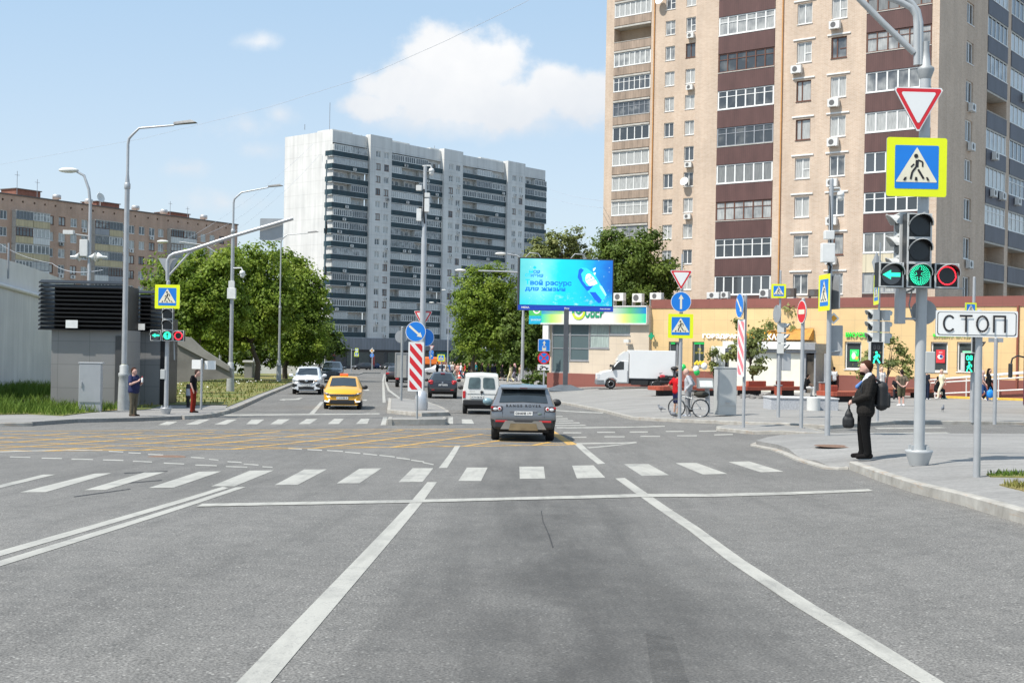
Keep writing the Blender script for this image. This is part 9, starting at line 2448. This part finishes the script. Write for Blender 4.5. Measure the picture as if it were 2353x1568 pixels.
crowd = [(2210, 752, 'walk', 'c2a98a', 'e2e0de', 'bald', 'c0a088', 'short', 'long', 'man in a tan shirt and white trousers, rightmost walker of the crowd'), (2110, 748, 'walk', '2a2530', '8f8a96', 'long', 'd8a8a8', 'long', 'long', 'woman in a pink headscarf with a dark bag beside the tan shirted man'), (2050, 754, 'walk', 'd9cfa6', 'ddd2ac', 'short', '3a2a20', 'short', 'long', 'person dressed all in cream walking with the crowd'),
   (1915, 735, 'walk', '111113', '141416', 'long', '161212', 'long', 'skirt', 'woman in a black dress leaning forward among the crowd'), (1808, 720, 'stand', '23263a', '25283c', 'short', '2a201c', 'long', 'long', 'man in a navy jacket over a white shirt in the crowd'), (1765, 715, 'stand', '2d3348', '20242e', 'short', 'd6d6da', 'long', 'long', 'tall person in a navy coat and pale cap'),
   (1605, 705, 'stand', '17161a', '18181c', 'long', '2a1a16', 'long', 'skirt', 'woman in black standing before the signal box post'), (1515, 700, 'stand', '2f8a94', '33333a', 'short', '6a4a38', 'short', 'long', 'person in a turquoise top in the middle of the crowd'), (1482, 702, 'stand', '7d9478', '3a3c40', 'short', '7a5a48', 'short', 'long', 'person in a sage green top beside the turquoise top'),
   (1412, 700, 'walk', '1a1a1e', '222226', 'short', '7a4a34', 'long', 'long', 'person in black with reddish hair near the plain post'), (1278, 700, 'walk', 'e6e6ea', '3d5f94', 'short', 'a8907c', 'short', 'long', 'man in a white shirt and blue jeans left of the plain post'), (1188, 695, 'walk', '6a4a3c', 'c8c4bc', 'short', '3a2a22', 'short', 'long', 'person in a brown top and pale trousers in the crowd'),
   (1112, 690, 'stand', '3f6ea8', 'c9c5c0', 'short', 'c8c0b8', 'short', 'long', 'person in a blue top left in the crowd'), (1050, 690, 'stand', 'c9b49e', '5a5c66', 'short', '6a4b38', 'short', 'long', 'person in a beige top at the left of the crowd'), (910, 680, 'stand', '1e2026', '24262c', 'short', '2a201a', 'long', 'long', 'person in dark clothes near the yellow framed crossing sign'),
   (1232, 698, 'walk', 'd8a79a', '8a5a50', 'long', '4a2c20', 'short', 'skirt', 'woman in a pink top behind the man in the white shirt'), (1340, 702, 'stand', 'b8302a', '2c2c32', 'short', '2a2220', 'short', 'long', 'person in a red top beside the plain post'), (985, 684, 'stand', '4a5060', '2c2e36', 'short', '3a2c24', 'long', 'long', 'person in a slate jacket at the far left of the crowd'),
   (1150, 694, 'walk', 'dcdad6', '2e3a56', 'short', 'b09880', 'short', 'long', 'person in a white top and dark jeans between blue and brown tops'), (1455, 700, 'walk', '8a3f4a', '24262e', 'short', '2a1e1a', 'short', 'long', 'person in a wine red top left of the sage green top'), (1700, 712, 'walk', '3a3d42', '1a1c20', 'short', '1c1816', 'long', 'long', 'person in a dark grey top before the two slim posts')]
rr = random.Random(77)
for (x, y, ps, tc_, bc_, ha, hc_, sl, lg, lab) in crowd:
 person(lab, *ZV(x, y), rr.choice((60, 85, 100, -95, -80, 170, 20)), ps, tc_, bc_, ha, hc_, '2a2a2a', rr.choice(('fair', 'tan', 'pink')), sl, lg, 1.0, rr.uniform(.95, 1.05), .12, group=CG)
# cones by the crowd
for k, (x, y) in enumerate(((1258, 700), (1330, 640))):
 p = G(*ZV(x, y), .12); o = thing('traffic_cone', ('red and white barrier cone in front of the white shirted man', 'small red and white barrier cone by the plain post')[k], 'cone', p)
 m = MB(); m.lathe([(.28, 0), (.28, .04), (.18, .05), (.12, .4), (.05, .8)], 14); m.build('body', M('cone_red', (.6, .05, .03), .5), o); m = MB(); m.lathe([(.155, .22), (.122, .42)], 14, 0); m.build('band', WHT, o)
# balloons at the pharmacy
GB = M('balloon_green', (.02, .5, .10), .3); 
for (x, y, mt, lab) in ((375, 640, GB, 'green balloon tied left, near the cyclists'), (585, 712, GB, 'green balloon under the white one by the young tree'), (575, 668, WHT, 'white balloon above the lower green balloon'), (700, 622, WHT, 'white balloon nearest the bare young tree')):
 q = ZP(x, y); Y_ = 80; p = at(*q, Y_); o = thing('balloon', lab, 'balloon', p, 0, 'balloons outside the pharmacy')
 m = MB(); m.sphere((0, 0, 0), .2, 1, 1, 1.15, 12, 9); m.build('skin', mt, o)
 m = MB(); m.tube([(0, 0, -.22), (.05, .3, -1.0), (0, .1, g(p.x, Y_)+.12-p.z)], .006, 4); m.build('string', GREYF, o)
# pigeons
PIG = M('pigeon_grey', (.16, .17, .19), .7, var=.35, scale=20)
for (zf, x, y, h, lab) in ((ZP, 35, 1320, 40, 'grey pigeon on the plaza edge left of the bicycle'), (ZP, 225, 1420, 80, 'dark pigeon at the foot of the sign post by the front wheel'), (ZK, 915, 962, -30, 'pale pigeon alone on the plaza right of the near signal pole')):
 p = G(*zf(x, y), .12); o = thing('pigeon', lab, 'pigeon', p, R(h)); m = MB()
 m.sphere((0, 0, .16), .08, .85, 1.6, .9, 10, 8); m.sphere((0, .14, .26), .042, 1, 1.1, 1, 8, 6); cap(m, (0, .09, .18), (0, .135, .25), .045, .032, 8); cap(m, (0, -.10, .15), (0, -.24, .12), .04, .025, 8); cap(m, (0, .18, .26), (0, .205, .255), .012, .005, 6)
 for s in (.03, -.03): cap(m, (s, 0, .10), (s, .0, .01), .012, .01, 6)
 b = remesh(m, .012, 1); b.materials.append(PIG); c = bpy.data.objects.new('body', b); COL.objects.link(c); c.parent = o
# bare red scooter by the crowd and undergrowth by the tow sign
tree('shrub', 'low dark shrub at the foot of the tow truck sign', ZM(2080, 1050), 108, [(1235, 868, 26, 18), (1255, 862, 22, 22), (1215, 872, 18, 12)], 1500, .2, LEAF_B, 41, None, .05, .3, cat='shrub')
tree('shrub', 'small green shrub under the ramp railing at the right', ZK(1900, 690), G(*ZK(1900, 690), .12).y+1.0, [(ZK(1930, 620)[0], ZK(1930, 620)[1], 14, 7), (ZK(2010, 610)[0], ZK(2010, 610)[1], 12, 7)], 700, .14, LEAF_B, 42, None, .03, .2, cat='shrub')
